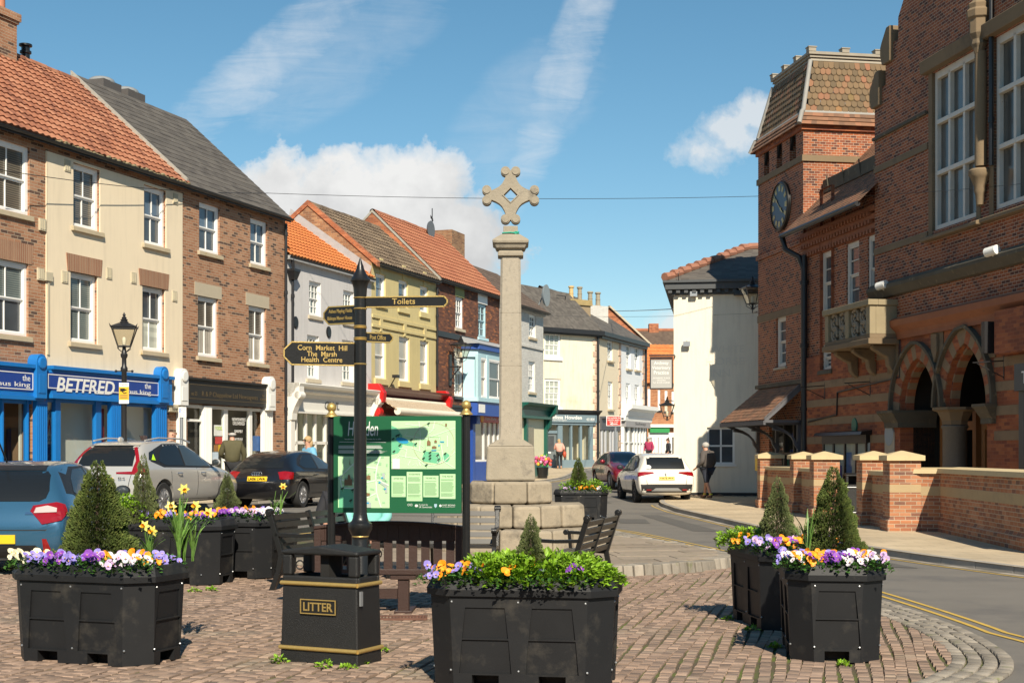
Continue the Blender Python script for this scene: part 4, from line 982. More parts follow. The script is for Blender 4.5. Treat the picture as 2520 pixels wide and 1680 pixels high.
cz0,cz1,fr0=f5.z(935,975,-.3),f5.z(935,951,-.5),f5.z(945,1018,-.25)
xr=f5.s(1088,-.3);xl=f5.s(931,-.3)
mb=MB();cornice(mb,xl-.05,xr+.35,cz0,cz1,[(.26,0),(.34,.3),(.40,.5),(.55,.8),(.60,1)]);mb.box(xl,xr+.1,-.24,0,fr0,cz0);mb.box(xl,xr+.1,-.30,0,fr0-.12,fr0);mb.box(xl,xr,-.1,0,ZG,ZG+.8)
for s in (xl+.5,xl+2.6,xr-.4): mb.box(s-.07,s+.07,-.1,0,ZG,fr0-.1)
mb.box(xl,xr,-.02,-.01,ZG+.8,fr0-.1);mb.prism([(xl,fr0-.1),(xl+.01,fr0-1.6),(xl+.3,fr0-.1)],'y',-.35,-.1)
s5=mb.obj("shopfront",M_mar,b5,bevel=.004)
for x in (xl-.22,xr+.12):
    mb=MB();o_=[(0,fr0-.9),(-.18,fr0-.85),(-.22,fr0-.4),(-.42,fr0-.1),(-.46,fr0+.2),(-.3,cz0-.55),(-.36,cz0-.3),(-.58,cz0-.2),(-.62,cz0+.12),(-.48,cz1+.02),(-.4,cz1+.12),(0,cz1+.12)]
    mb.prism(o_,'x',x,x+.24);mb.tube([(x-.02,-.36,fr0+.05),(x+.26,-.36,fr0+.05)],.14,12);mb.obj("console_bracket",M_scar,s5,bevel=.01)
M_cfab=pm("cream_roller",(0.74,0.68,0.56),0.7)
a,za_=f5.at(942,972,-.35);mb=MB();mb.tube([(xl+.1,-.34,cz0-.1),(xr+.15,-.34,cz0-.1)],.09,12);mb.tube([(xl+.2,-.95,cz0-.52),(xr+.2,-.95,cz0-.52)],.13,14)
aw=mb.obj("awning_roller",M_cfab,s5,smooth=40)
mb=MB();mb.hexa([(xl+.15,-.93,cz0-.46),(xr+.15,-.93,cz0-.46),(xr+.15,-.36,cz0-.12),(xl+.15,-.36,cz0-.12)],[(xl+.15,-.93,cz0-.43),(xr+.15,-.93,cz0-.43),(xr+.15,-.36,cz0-.09),(xl+.15,-.36,cz0-.09)])
m_,t_,bb_=_base("striped_awning_cloth");uv_=t_.new('ShaderNodeUVMap');sp_=t_.new('ShaderNodeSeparateXYZ');t_.link(uv_.outputs[0],sp_.inputs[0])
t_.link(t_.ramp(t_.math('FRACT',t_.math('DIVIDE',sp_.outputs[0],.16)),[(.49,(.66,.58,.44)),(.51,(.30,.18,.10))]),bb_.inputs['Base Color']);bb_.inputs['Roughness'].default_value=.9
mb.obj("awning_cloth",m_,s5)
M_gilt=pm("faded_gilt",(0.30,0.22,0.16),0.5)
fascia_text(s5,f5,"Atkinsons",989,1021,1001,1011,-.245,M_gilt,shear=.3);fascia_text(s5,f5,"Family Bakers",950,970,998,1005,-.245,M_gilt);fascia_text(s5,f5,"Confectioners",1037,1055,1004,1010.5,-.245,M_gilt)
s,z=f5.at(974,926,-.3);mb=MB();mb.box(s-.1,s+.12,-.4,-.2,z-.05,z+.06);mb.tube([(s,-.3,z),(s+.1,-.0,z-.4)],.02,6);mb.obj("wall_lamp",M_gutter,b5)
# --- dark red brick house with the pale blue bay
f6=ROW.sub(1073);L6=f6.s(1229)
b6=f6.root("terraced_house","dark red brick house with orange patches, plain red roof and a pale blue bay","house")
e6=f6.z(1073,678);ry6=2.75;rz6=f6.z(920,524,ry6)
w6=[spx(f6,1121,1141,728,806),spx(f6,1177,1198,745,828),spx(f6,1118,1141,855,974)]
shell(b6,0,L6,0,e6,w6,B_dred,5.5,(ry6,rz6),lmat=B_red)
M_pblu=pm("pale_blue_paint",(0.42,0.62,0.68),0.5,var=.05);M_dblue=pm("deep_blue_paint",(0.018,0.07,0.33),0.4,var=.1)
for i,q in enumerate(w6): sash(b6,*q,G_curt if i == 2 else G_dark,bars=(2 if i != 1 else 1,2),fw=.085,mat=M_pblu if i == 1 else None,sill=(M_lint,M_pblu,M_gutter)[i],lint=(pm("mossy_lintel",(0.30,0.32,0.14),.9),.45,.06,'flat') if i == 0 else ((M_white,.4,.05,'flat') if i == 1 else None))
gable_roof(b6,0,L6,e6,ry6,rz6,5.5,T_rd2,'pan',side=.02,over=.18,ridge_mat=T_rd2)
mb=MB();m6=(rz6-e6)/ry6
mb.hexa([(-.03,-.2,e6-m6*.2),(.08,-.2,e6-m6*.2),(.08,ry6,rz6),(-.03,ry6,rz6)],[(-.03,-.2,e6-m6*.2+.11),(.08,-.2,e6-m6*.2+.11),(.08,ry6,rz6+.11),(-.03,ry6,rz6+.11)])
mb.hexa([(-.03,ry6,rz6),(.08,ry6,rz6),(.08,5.6,e6),(-.03,5.6,e6)],[(-.03,ry6,rz6+.11),(.08,ry6,rz6+.11),(.08,5.6,e6+.11),(-.03,5.6,e6+.11)])
mb.obj("mortar_verge",MATS["mortar_verge"],b6)
mb=MB();mb.box(.05,f6.s(1165),-.035,0,f6.z(1076,826),f6.z(1076,812));mb.obj("painted_band",M_gutter,b6)
cs=f6.s(1110,ry6);zt_=f6.z(1110,574,ry6);mb=MB();mb.box(cs-1.0,cs+.55,ry6-.45,ry6+.45,rz6-.8,zt_);mb.obj("chimney",B_old,b6)
mb=MB();s,z=f6.at(1059,566,ry6-.3);rg=lambda r,y: [(s+r*math.cos(2*math.pi*k/20),y,z+r*math.sin(2*math.pi*k/20)) for k in range(20)]
mb.loft([rg(.40,ry6-.35),rg(.36,ry6-.28),rg(.1,ry6-.2)]);dsh=mb.obj("satellite_dish",pm("dish_grey",(0.13,0.14,0.15),.5),b6,smooth=50)
s,zb_=f6.at(1064,566,ry6);zt_=f6.z(1062,512,ry6);mb=MB();mb.tube([(s,ry6,zb_-.4),(s-.02,ry6,zt_)],.022,6);z=f6.z(1062,541,ry6);mb.tube([(s-.9,ry6-.3,z),(s+.1,ry6,z)],.014,5)
for k in range(9): mb.tube([(s-.9+k*.11,ry6-.3+k*.033,z-.07),(s-.9+k*.11,ry6-.3+k*.033,z+.07)],.008,4)
mb.obj("tv_aerial",M_gutter,b6)
# bay
ba,bb=f6.s(1168,-.55),L6-.15;bz0,bz1=f6.z(1168,983,-.6),f6.z(1168,851,-.6)
mb=MB();P_=[(ba,0),(ba+.25,-.6),(bb,-.6),(bb,0)]
def bay_band(z0,z1,ex=0.0): mb.hexa([(ba-ex,0,z0),(ba+.25-ex,-.6-ex,z0),(bb,-.6-ex,z0),(bb,0,z0)],[(ba-ex,0,z1),(ba+.25-ex,-.6-ex,z1),(bb,-.6-ex,z1),(bb,0,z1)])
bay_band(bz0,bz1-.3,-.1);bay_band(bz1-.42,bz1-.1);bay_band(bz0-.05,bz0+.12,.03)
for x0,x1 in ((ba+.2,ba+.55),(ba+1.25,ba+1.5),(bb-.2,bb)): mb.box(x0,x1,-.62,-.5,bz0,bz1-.3)
bw=mb.obj("bay_window",M_pblu,b6,bevel=.005)
for x0,x1,g in ((ba+.55,ba+1.25,G_curt),(ba+1.5,bb-.2,G_dark)):
    o_=sash(b6,x0,x1,bz0+.12,bz1-.42,g,bars=(0 if g is G_curt else 1,1),fw=.08,y=-.6,name="bay_sash")
mb=MB();bay_band(bz1-.1,bz1+.12,.1);mb.obj("bay_cornice",M_dblue,bw);mb=MB();bay_band(bz0-.62,bz0-.05,-.04);mb.obj("bay_apron",M_dblue,bw)
mb=MB();mb.box(ba+.45,ba+1.15,-.575,-.56,bz0-.5,bz0-.16);mb.obj("bay_panel",M_white,bw)
mb=MB();mb.prism([(-.75,bz1+.12),(0,bz1+.12),(0,bz1+.42)],'x',ba-.1,bb);mb.obj("bay_roof",M_lead,bw)
mb=MB();mb.box(.1,ba+.1,-.3,0,f6.z(1090,1025,-.2),f6.z(1090,1000,-.2));mb.box(.0,ba+.1,-.4,0,f6.z(1090,1000,-.3),f6.z(1090,994,-.3));mb.box(.1,ba,-.05,0,ZG,f6.z(1090,1026,-.2));s6=mb.obj("shopfront",pm("dark_green_black_paint",(0.015,0.022,0.02),.4),b6)
mb=MB();sz0,sz1=f6.z(1180,1037,-.3),f6.z(1180,1014,-.3);x0,x1=f6.s(1181,-.3),L6-.1
mb.box(x0,x1,-.3,0,sz0,sz1);sg=mb.obj("fascia",pm("red_sign",(0.52,0.03,0.02),.4,var=.08),s6)
mb=MB();mb.ball((x0+.25,-.31,(sz0+sz1)/2),.22,10,6,(1,.1,1));mb.obj("sign_emblem",pm("amber_print",(0.75,0.33,0.02),.5),s6)
text("lettering","Sugar Shak",x0+.55,x1-.1,sz0+.32,sz1-.08,-.305,M_white,s6,shear=.2);text("lettering","Open Daily   01430",x0+.6,x1-.2,sz0+.08,sz0+.2,-.305,M_white,s6)
mb=MB();bracket(mb,x0-.42,x0-.02,-.32,sz0-.1,sz1+.35);mb.box(x0-.35,x0-.05,-.12,0,ZG,sz0-.1);mb.box(x0-.1,x1,-.12,.02,ZG,ZG+1.05);mb.obj("blue_pier",M_dblue,s6)
mb=MB()
for px in (1190,1203,1215,1226): s=f6.s(px,-.06);mb.box(s-.07,s+.07,-.08,.0,ZG+1.05,sz0)
mb.box(x0-.05,x1,-.1,.0,ZG+1.02,ZG+1.14);mb.obj("window_bars",M_white,s6)
pane(s6,x0,x1,ZG+1.05,sz0,-.03,glassy("shop_dark_glass",(0.12,0.11,0.10)))
# --- white painted brick house with the green shopfront
f7=ROW.sub(1229);L7=f7.s(1337)
b7=f7.root("terraced_house","white painted brick house beside the stone cross shaft, with a dark green shopfront","house")
e7=f7.z(1337,763);ry7=2.4;rz7=f7.z(1162,650,1.3)+.3
w7=[spx(f7,1302,1319,772,828),spx(f7,1301,1317,888,963)]
shell(b7,0,L7,0,e7,w7,B_white,5.0,(ry7,rz7))
for q in w7: sash(b7,*q,G_dark,bars=(2,2),fw=.08,sill=M_sill,slit=.035)
gable_roof(b7,0,L7,e7,ry7,rz7,5.0,T_stile,'slate',side=.05,over=.3)
mb=MB();mb.box(.1,L7-.02,-.06,0,f7.z(1290,853),f7.z(1290,848));mb.box(0.1,L7,-.12,0,e7-.35,e7-.1);mb.obj("brick_band",B_white,b7)
s,z=f7.at(1313,728,1.2);mb=MB();rg=lambda r,y: [(s+r*math.cos(2*math.pi*k/20),y,z+r*1.05*math.sin(2*math.pi*k/20)) for k in range(20)]
mb.loft([rg(.52,.5),rg(.48,.6),rg(.1,.75)]);mb.tube([(s,.7,z),(s,1.2,z-1)],.03);mb.obj("satellite_dish",pm("pale_dish",(0.25,0.28,0.29),.5),b7,smooth=50)
M_dgrn=pm("dark_green_paint",(0.008,0.085,0.065),.35,var=.1)
z0,z1=f7.z(1300,1022,-.3),f7.z(1300,990,-.4);xl,xr=f7.s(1268),L7+.1
mb=MB();cornice(mb,xl,xr+.3,z1-.3,z1,[(.35,0),(.4,.4),(.62,.7),(.66,1)]);mb.box(xl,xr,-.3,0,z0,z1-.3);mb.box(xl,xr+.1,-.36,0,z0-.12,z0)
for x in (xr-.2,f7.s(1293,-.1)-.12): mb.box(x,x+.26,-.2,0,ZG,z0)
mb.prism([(0,z0-.9),(-.3,z0-.5),(-.36,z0),(-.62,z1-.4),(-.66,z1),(0,z1)],'x',xr-.05,xr+.25);mb.box(xl,xr,-.1,0,ZG,ZG+.9)
s7=mb.obj("shopfront",M_dgrn,b7,bevel=.005)
mb=MB();mb.box(xl,xr-.2,-.06,-.03,ZG+.9,z0-.1);mb.obj("window_surround",pm("cream_paint",(0.72,0.66,0.46),.5),s7)
pane(s7,f7.s(1298,-.08),f7.s(1314,-.08),ZG+1.2,z0-.5,-.08,glassy("shop_brown_glass",(0.10,0.08,0.06)))
mb=MB();mb.box(L7-.06,L7+.01,-.08,0.0,f7.z(1337,1050),f7.z(1337,800));
# --- corner house with the hairdresser
AE=Vector((gx(1337,79.0),79.0));BE=Vector((gx(1472,81.5),81.5))
f8=Fr(AE,BE-AE);L8=(BE-AE).length;f9=Fr(BE,Vector((gx(1585,90.5),90.5))-BE);L9=f9.s(1585)
b8=f8.root("corner_house","stained ivory rendered corner house with stone quoins above the grey blue hairdresser","house")
ZF=0.80
e8=f8.z(1400,812);w8=[spx(f8,1340,1380,817,877),spx(f8,1340,1380,931,1001)]
shop8=(f8.s(1345),f8.s(1458),ZF,f8.z(1400,1043))
shell(b8,-1.5,L8,0,e8,w8+[(*shop8,.3)],M_ivory,7.0,None)
for q in w8: sash(b8,*q,G_shade,bars=(2,2),fw=.10,sill=M_white,slit=.04,proud=.1,sh=.2)
rl=f8.z(1400,757,3.5);mb=MB()
e_=e8+.05
A0,A1=(-1.6,-.35,e_),(L8+.1,-.35,e_)
mb.poly([A0,A1,(L8+.4,3.2,e8+2.6),(-1.6,3.4,e8+3.1)],[(0,0),(12,0),(12,4.4),(0,4.4)]);mb.poly([(-1.6,3.4,e8+3.1),(L8+.4,3.2,e8+2.6),(L8+.4,7.4,e8),(-1.6,7.4,e8)])
rf8=mb.obj("roof",T_slate,b8)
mb=MB();mb.box(-1.5,L8+.1,-.42,-.28,e8-.22,e8+.04);mb.box(-1.5,L8,-.28,0,e8-.3,e8-.12);mb.obj("gutter",M_gutter,b8)
M_quoin=pm("pink_quoin_stone",(0.56,0.40,0.30),.85,var=.15,scale=3,col2=(0.28,0.18,0.09),c2amt=(.55,.68),c2scale=.6,island=.2)
mb=MB();zq=ZF+.1;k=0
while zq < e8-.4:
    wq=.42 if k % 2 else .28;mb.box(L8-wq,L8+.03,-.04,.2,zq,zq+.30);zq += .34;k += 1
mb.obj("quoins",M_quoin,b8,bevel=.02)
downpipe(b8,L8-.12,-.14,ZF,e8-.1,.07)
cs,cz=f8.at(1418,767,3.5);mb=MB();x0,x1=f8.s(1393,3),f8.s(1443,3);zc=f8.z(1418,738,3)
mb.box(x0,x1,2.6,3.6,e8,zc-.35);o_=mb.obj("chimney",pm("brown_render",(0.28,0.21,0.13),.9,var=.15),b8)
mb=MB();mb.box(x0-.05,x1+.05,2.5,3.7,zc-.35,zc-.02);mb.obj("chimney_cap",pm("lichen_cap",(0.34,0.25,0.11),.9,var=.3),o_)
M_pot1,M_pot2=pm("buff_pot",(0.55,0.39,0.18),.8,var=.15),pm("grey_pot",(0.30,0.26,0.19),.85,var=.3)
def pot(parent,x,y,z,h,m,r=.15):
    mb=MB();mb.lathe([(r*1.15,0),(r*1.15,.08),(r*.95,.1),(r*.9,h*.45),(r*1.0,h*.47),(r*1.0,h*.52),(r*.88,h*.54),(r*.85,h-.14),(r*1.2,h-.1),(r*1.2,h-.03),(r*.9,h)],12,(x,y,z));return mb.obj("chimney_pot",m,parent,smooth=40)
pot(o_,f8.s(1407,3),3.05,zc-.05,.88,M_pot1);pot(o_,f8.s(1428,3),3.05,zc-.05,.88,M_pot2)
x0,x1=f8.s(1444,4.5),f8.s(1489,4.5);zc=f8.z(1465,753,4.5)
mb=MB();mb.box(x0,x1,4.2,5.0,e8-.5,zc);o_=mb.obj("chimney",B_white,b8);pot(o_,f8.s(1455,4.5),4.6,zc,.9,M_pot2,.16);pot(o_,f8.s(1474,4.5),4.6,zc,.9,M_pot2,.16)
s,zb_=f8.at(1391.5,755,2.5);mb=MB();mb.tube([(s,2.5,zb_-.5),(s,2.5,f8.z(1391,729,2.5))],.03,6);z=f8.z(1391,729,2.5);mb.tube([(s-.75,2.4,z),(s+.05,2.5,z)],.018,5)
for k in range(8): mb.tube([(s-.75+k*.1,2.4,z-.06),(s-.75+k*.1,2.4,z+.06)],.01,4)
mb.obj("tv_aerial",M_gutter,b8)
M_gblue=pm("grey_blue_paint",(0.17,0.23,0.26),.45,var=.06)
z0,z1=f8.z(1400,1039,-.2),f8.z(1400,1019,-.2);xl,xr=f8.s(1336,-.2),f8.s(1469,-.2)
mb=MB();mb.box(xl,xr,-.2,0,z0,z1);mb.box(xl,xr,-.12,0,z0-.14,z0-.02)
for x0_,x1_ in ((1339,1345),(1372,1383),(1403,1407),(1426,1431),(1450,1458)): mb.box(f8.s(x0_),f8.s(x1_),-.06,.1,ZF,z0)
mb.box(f8.s(1383),f8.s(1460),-.1,.1,ZF,f8.z(1410,1131));mb.box(f8.s(1339),f8.s(1350),-.1,.1,ZF,f8.z(1340,1131));mb.box(f8.s(1345),f8.s(1372),.02,.1,f8.z(1358,1066),f8.z(1358,1059))
s8=mb.obj("shopfront",M_gblue,b8,bevel=.005)
mb=MB();cornice(mb,xl,xr+.2,z1,z1+.25,[(.22,0),(.3,.4),(.46,.8),(.46,1)]);mb.obj("shop_cornice",M_gutter,s8)
fascia_text(s8,f8,"& Melissa Howden",1338,1432,1020.5,1030,-.205,M_white,bold=.02);fascia_text(s8,f8,"Ladies & Gents Hairstylists",1338,1395,1031,1035.5,-.205,M_white);fascia_text(s8,f8,"431808",1443,1463,1028,1035,-.205,M_white)
pane(s8,f8.s(1383),f8.s(1458),f8.z(1410,1131),z0-.1,.05,G_shop);room(s8,shop8[0],shop8[1],ZF,z0,1.2,M_shopw,M_carpet)
mb=MB();dz=f8.z(1358,1067);mb.box(f8.s(1346),f8.s(1371),.1,.16,ZF,dz);dr=mb.obj("door",pm("grey_door",(0.16,0.18,0.18),.5),s8)
mb=MB();mb.box(f8.s(1349),f8.s(1366),.09,.099,f8.z(1355,1110),f8.z(1355,1072));mb.obj("door_glass",G_dark,s8)
mb=MB();mb.box(f8.s(1350),f8.s(1358),.08,.095,f8.z(1355,1115),f8.z(1355,1111));mb.obj("letter_plate",M_white,s8)
# --- side range of the corner house, turning down the street: buff bay then white bay
b9=f9.root("terraced_house","two bay buff and white rendered range turning down the street beside the corner house","house")
e9=f9.z(1472,817);xm=f9.s(1527)
w9=[spx(f9,1495,1508,835,886),spx(f9,1496,1508,938,1006)];w9b=[spx(f9,1541,1552,845,906),spx(f9,1562,1573,850,909),spx(f9,1540,1551,942,1011),spx(f9,1562,1573,946,1014)]
shell(b9,.02,xm,0,e9,w9,M_buff,6.0,None,name="buff_wall");shell(b9,xm,L9,0,e9,w9b,M_whiter,6.0,None,name="white_wall")
for q in w9+w9b: sash(b9,*q,G_pale,bars=(1,2),fw=.12,sill=M_sill,slit=.05,proud=.14)
mb=MB();mb.poly([(-.3,-.3,e9+.05),(L9+.1,-.3,e9+.05),(L9+.1,4.5,e9+3.2),(2.2,4.5,e9+3.2)],[(0,0),(9,0),(9,5.5),(0,5.5)]);mb.poly([(L9+.1,4.5,e9+3.2),(L9+.1,6.5,e9),(2.2,6.5,e9),(2.2,4.5,e9+3.2)]);mb.obj("roof",T_slate,b9)
mb=MB();mb.box(0,L9,-.4,-.25,e9-.2,e9+.04);mb.box(0,L9,-.25,0,e9-.35,e9-.1);mb.obj("gutter",M_gutter,b9)
mb=MB()
for xq in (xm,L9):
    zq=ZF+.1;k=0
    while zq < e9-.4: mb.box(xq-(.5 if k % 2 else .3),xq+.02,-.05,.1,zq,zq+.34);zq += .4;k += 1
mb.obj("quoins",M_quoin,b9,bevel=.02)
downpipe(b9,L9+.08,-.1,ZF,e9-.1,.08)
z0,z1=f9.z(1495,1058,-.1),f9.z(1495,1030,-.1)
mb=MB();mb.box(.3,xm-.4,-.12,0,z0,z1);mb.box(.3,xm-.3,-.3,0,z1,z1+.12);mb.box(.3,xm-.3,-.06,0,ZF,ZF+.5);s9=mb.obj("shopfront",pm("dark_grey_paint",(0.09,0.09,0.10),.5),b9)
mb=MB()
for px in (1481,1490,1502,1509,1517): s=f9.s(px,-.05);mb.box(s-.12,s+.12,-.08,0,ZF,z0)
mb.obj("window_bars",pm("pale_grey_paint",(0.55,0.55,0.56),.5),s9);pane(s9,.3,xm-.4,ZF+.5,z0,-.03,MATS["shop_dark_glass"])
z0,z1=f9.z(1545,1050,-.3),f9.z(1545,1035,-.3)
mb=MB();mb.box(xm+.2,L9+.5,-.3,0,z0,z1);mb.obj("grey_fascia",pm("sign_grey",(0.30,0.29,0.29),.5),s9);text("lettering","Solway",xm+2.2,xm+4.6,z0+.1,z1-.05,-.305,M_blksign,s9)
mb=MB();cornice(mb,xm,L9+.8,z1,z1+1.0,[(.3,0),(.35,.3),(.4,.32),(.5,.6),(.75,.75),(.75,1)])
for px in (1534,1546,1559,1566,1574,1581,1587): s=f9.s(px,-.1);mb.box(s-.12,s+.12,-.16,0,ZF,z0)
mb.box(xm+.1,L9+.3,-.2,0,ZF,ZF+.7);mb.box(xm+.1,L9+.3,-.14,0,f9.z(1560,1090,-.1),f9.z(1560,1087,-.1));mb.obj("white_shopfront",M_white,s9);pane(s9,xm+.2,L9+.3,ZF+.7,z0,-.05,MATS["shop_dark_glass"])
# --- orange brick house closing the street
f10=Fr((gx(1583,93.5),93.5),(gx(1668,94.0)-gx(1583,93.5),.5));b10=f10.root("brick_house","orange brick house with narrow white windows closing the street, green shop sign","house")
L10=3.6;e10=f10.z(1600,942);w10=[spx(f10,1594,1601,955,1006),spx(f10,1619,1625,958,1009),spx(f10,1636,1643,960,1011),spx(f10,1653,1660,962,1013)]
shell(b10,-.6,L10,0,e10,w10,B_orange,6.0,None)
for q in w10: sash(b10,*q,G_pale,bars=(0,1),fw=.07,sill=M_gutter)
mb=MB();roof_slope(mb,-.6,L10,(-.25,e10-.05),(3.0,f10.z(1610,848,3.0)),'pan',per=.3,course=.4);mb.obj("roof",T_org,b10)
z0,z1=f10.z(1620,1064,-.25),f10.z(1620,1051,-.25);mb=MB();mb.box(f10.s(1600,-.3),f10.s(1648,-.3),-.3,0,z0,z1);s10=mb.obj("shop_sign",pm("green_sign",(0.03,0.26,0.07),.4),b10)
mb=MB();mb.box(f10.s(1595),L10,-.1,0,z0-.3,z0);mb.box(f10.s(1595),L10,-.4,0,z1,z1+.2)
for px in (1597,1607,1615,1624,1632,1640,1650): s=f10.s(px,-.1);mb.box(s-.1,s+.1,-.12,0,ZF,z0-.3)
mb.obj("shopfront",M_white,s10);pane(s10,f10.s(1595),L10,ZF,z0-.3,-.05,MATS["shop_dark_glass"])
# --- red brick gable behind the corner house and the low brown roof beyond
f11=Fr((gx(1478,97),97),(1,.12));b11=f11.root("brick_house","red brick gable behind the white chimney at the street end","house")
s0,s1=f11.s(1462),f11.s(1600);sa=f11.s(1500);za,ze=f11.z(1500,757),f11.z(1600,850)
mb=MB();mb.prism([(s0,0),(s1+.3,0),(s1+.3,ze-.3),(sa,za),(s0,za-1.6)],'y',0,6);mb.obj("wall",B_red,b11)
mb=MB();mb.hexa([(sa-.05,-.15,za),(s1+.5,-.15,ze-.45),(s1+.5,9,ze-.45),(sa-.05,9,za)],[(sa-.05,-.15,za+.14),(s1+.5,-.15,ze-.31),(s1+.5,9,ze-.31),(sa-.05,9,za+.14)]);mb.hexa([(sa-.05,-.15,za),(sa-.05,9,za),(s0-.3,9,za-1.7),(s0-.3,-.15,za-1.7)],[(sa-.05,-.15,za+.14),(sa-.05,9,za+.14),(s0-.3,9,za-1.56),(s0-.3,-.15,za-1.56)]);mb.obj("roof",T_brn,b11)
mb=MB();mb.hexa([(sa,-.2,za),(s1+.5,-.2,ze-.45),(s1+.5,-.151,ze-.45),(sa,-.151,za)],[(sa,-.2,za+.16),(s1+.5,-.2,ze-.29),(s1+.5,-.151,ze-.29),(sa,-.151,za+.16)]);mb.obj("barge_board",M_lint,b11)
f12=Fr((gx(1570,108),108),(1,0));b12=f12.root("brick_house","low brown tiled house with a stub brick chimney beside the inn","house")
s0,s1=0,f12.s(1700);zr,ze=f12.z(1620,814,4),f12.z(1620,868)
mb=MB();mb.box(s0,s1,0,8,0,ze);mb.obj("wall",B_orange,b12)
mb=MB();roof_slope(mb,s0,s1,(-.3,ze),(4,zr),'slate');mb.poly([(s0,4,zr),(s1,4,zr),(s1,8.2,ze),(s0,8.2,ze)]);o_=mb.obj("roof",T_stile,b12)
mb=MB();x=f12.s(1608,4);mb.box(x-.38,x+.38,3.6,4.4,zr-.5,f12.z(1608,797,4));mb.obj("chimney",B_red,o_)
mb=MB();mb.tube([(s0,4,zr+.06),(s1,4,zr+.06)],.14,8);mb.obj("ridge_tiles",T_rd2,o_)
# ---------------------------------------------------------------- right-hand side: white inn, clock tower, hall, forecourt wall
RA=Fr((7.73,43.7),(0.169,-0.9856))
B_hall=brick("hall_brick",[(0.0,(0.09,0.03,0.02)),(0.18,(0.16,0.045,0.026)),(0.35,(0.30,0.078,0.030)),(1.0,(0.43,0.125,0.042))],(0.52,0.41,0.30),bw=0.17,bh=0.071,mort=0.0052,stain=0.22)
B_hall2=brick("hall_smooth_brick",[(0.0,(0.22,0.06,0.03)),(0.5,(0.36,0.10,0.038)),(1.0,(0.46,0.145,0.05))],(0.32,0.13,0.07),mort=0.004,stain=0.3,dirt=(0.10,0.05,0.035),dirtamt=(0.58,0.78))
B_gard=brick("garden_wall_brick",[(0.0,(0.20,0.10,0.07)),(0.15,(0.34,0.13,0.07)),(0.6,(0.50,0.185,0.075)),(1.0,(0.58,0.27,0.14))],(0.47,0.38,0.27),stain=0.25,dirt=(0.52,0.42,0.32),dirtamt=(0.66,0.76))
M_sand=pm("hall_sandstone",(0.20,0.143,0.085),0.9,var=0.2,scale=1.7,bump=0.4,bscale=40,col2=(0.09,0.075,0.055),c2amt=(0.55,0.75),c2scale=0.9)
M_sandb=pm("blackened_stone",(0.10,0.085,0.06),0.9,var=0.35,scale=2,bump=0.5,bscale=40,col2=(0.24,0.19,0.11),c2amt=(0.58,0.72))
M_cope=pm("coping_stone",(0.56,0.44,0.25),0.85,var=0.08,scale=4,bump=0.2,bscale=60,col2=(0.44,0.34,0.2),c2amt=(0.6,0.75))
M_band=pm("sandstone_band",(0.40,0.295,0.165),0.9,var=0.12,scale=3,bump=0.3,col2=(0.33,0.25,0.15),c2amt=(0.56,0.72),c2scale=2)
M_band2=pm("hall_stone_band",(0.25,0.175,0.105),0.9,var=0.2,scale=2,bump=0.3,col2=(0.16,0.11,0.07),c2amt=(0.54,0.72),c2scale=1.4)
M_terra=pm("terracotta_moulding",(0.28,0.10,0.046),0.7,var=0.25,scale=3,bump=0.3,col2=(0.12,0.06,0.04),c2amt=(0.6,0.75))
M_oldw=pm("weathered_white_wood",(0.62,0.59,0.53),0.6,var=0.1,scale=6,col2=(0.30,0.26,0.2),c2amt=(0.66,0.76),c2scale=9)
G_lead=glassy("leaded_window",(0.075,0.070,0.060),rough=0.15)
T_plain=tile("plain_clay_tile",[(0.0,(0.16,0.085,0.05)),(0.6,(0.27,0.135,0.072)),(1.0,(0.34,0.15,0.08))],0.17,0.11,lich=(0.20,0.16,0.06),lamt=(0.6,0.75))
T_fish=tile("mossy_clay_tile",[(0.0,(0.12,0.085,0.045)),(0.75,(0.22,0.14,0.068)),(1.0,(0.30,0.125,0.065))],0.19,0.19,lich=(0.33,0.22,0.03),lamt=(0.62,0.72))
# --- white inn at the back, facing the square
WY=47.5
fi=Fr((gx(1658,WY),WY),(math.cos(R(8.5)),-math.sin(R(8.5))));bi=fi.root("inn_building","cream white roughcast inn with a hipped slate roof, a tall blank wall facing the square","building")
Li=7.5;ei=fi.z(1700,722)
wi=[(fi.s(1740),fi.s(1808),fi.z(1770,1142),fi.z(1770,1051))]
shell(bi,0,Li,0.36,ei,wi,M_cwhite,9,None,rev=0.16)
mb=MB();x0,x1,z0,z1=wi[0];t=.07
for q in ((x0,x0+t,z0,z1),(x1-t,x1,z0,z1),(x0+t,x1-t,z0,z0+t),(x0+t,x1-t,z1-t,z1),((x0+x1)/2-.03,(x0+x1)/2+.03,z0+t,z1-t),(x0+t,x1-t,(z0+z1)/2-.03,(z0+z1)/2+.03)): mb.box(q[0],q[1],.09,.15,q[2],q[3])
mb.box(x0-.06,x1+.06,-.05,.12,z0-.07,z0-.002)
o_=mb.obj("window",M_white,bi);mb=MB();mb.poly([(x0,.13,z0),(x1,.13,z0),(x1,.13,z1),(x0,.13,z1)]);mb.obj("glass_pane",G_dark,o_)
mb=MB();mb.box(-.02,Li,-.03,9,.0,.36);mb.obj("plinth",M_gutter,bi)
M_eave=pm("dark_slate_paint",(0.06,0.065,0.07),.6,var=.15)
mb=MB();mb.box(-.28,Li,-.30,9,ei+.12,ei+.34);mb.box(-.36,Li,-.38,9,ei+.34,ei+.42);mb.box(-.1,Li,-.1,9,ei-.05,ei+.12)
for k in range(28): mb.box(-.18+k*.27,-.05+k*.27,-.25,-.1,ei,ei+.119)
mb.obj("cornice",M_eave,bi)
ra_,rz_=fi.at(1843,617,3.0);rl_,rzl=fi.at(1681,688,1.0);er=ei+.42
mb=MB();hip=(ra_,3.6,fi.z(1848,612,3.6));
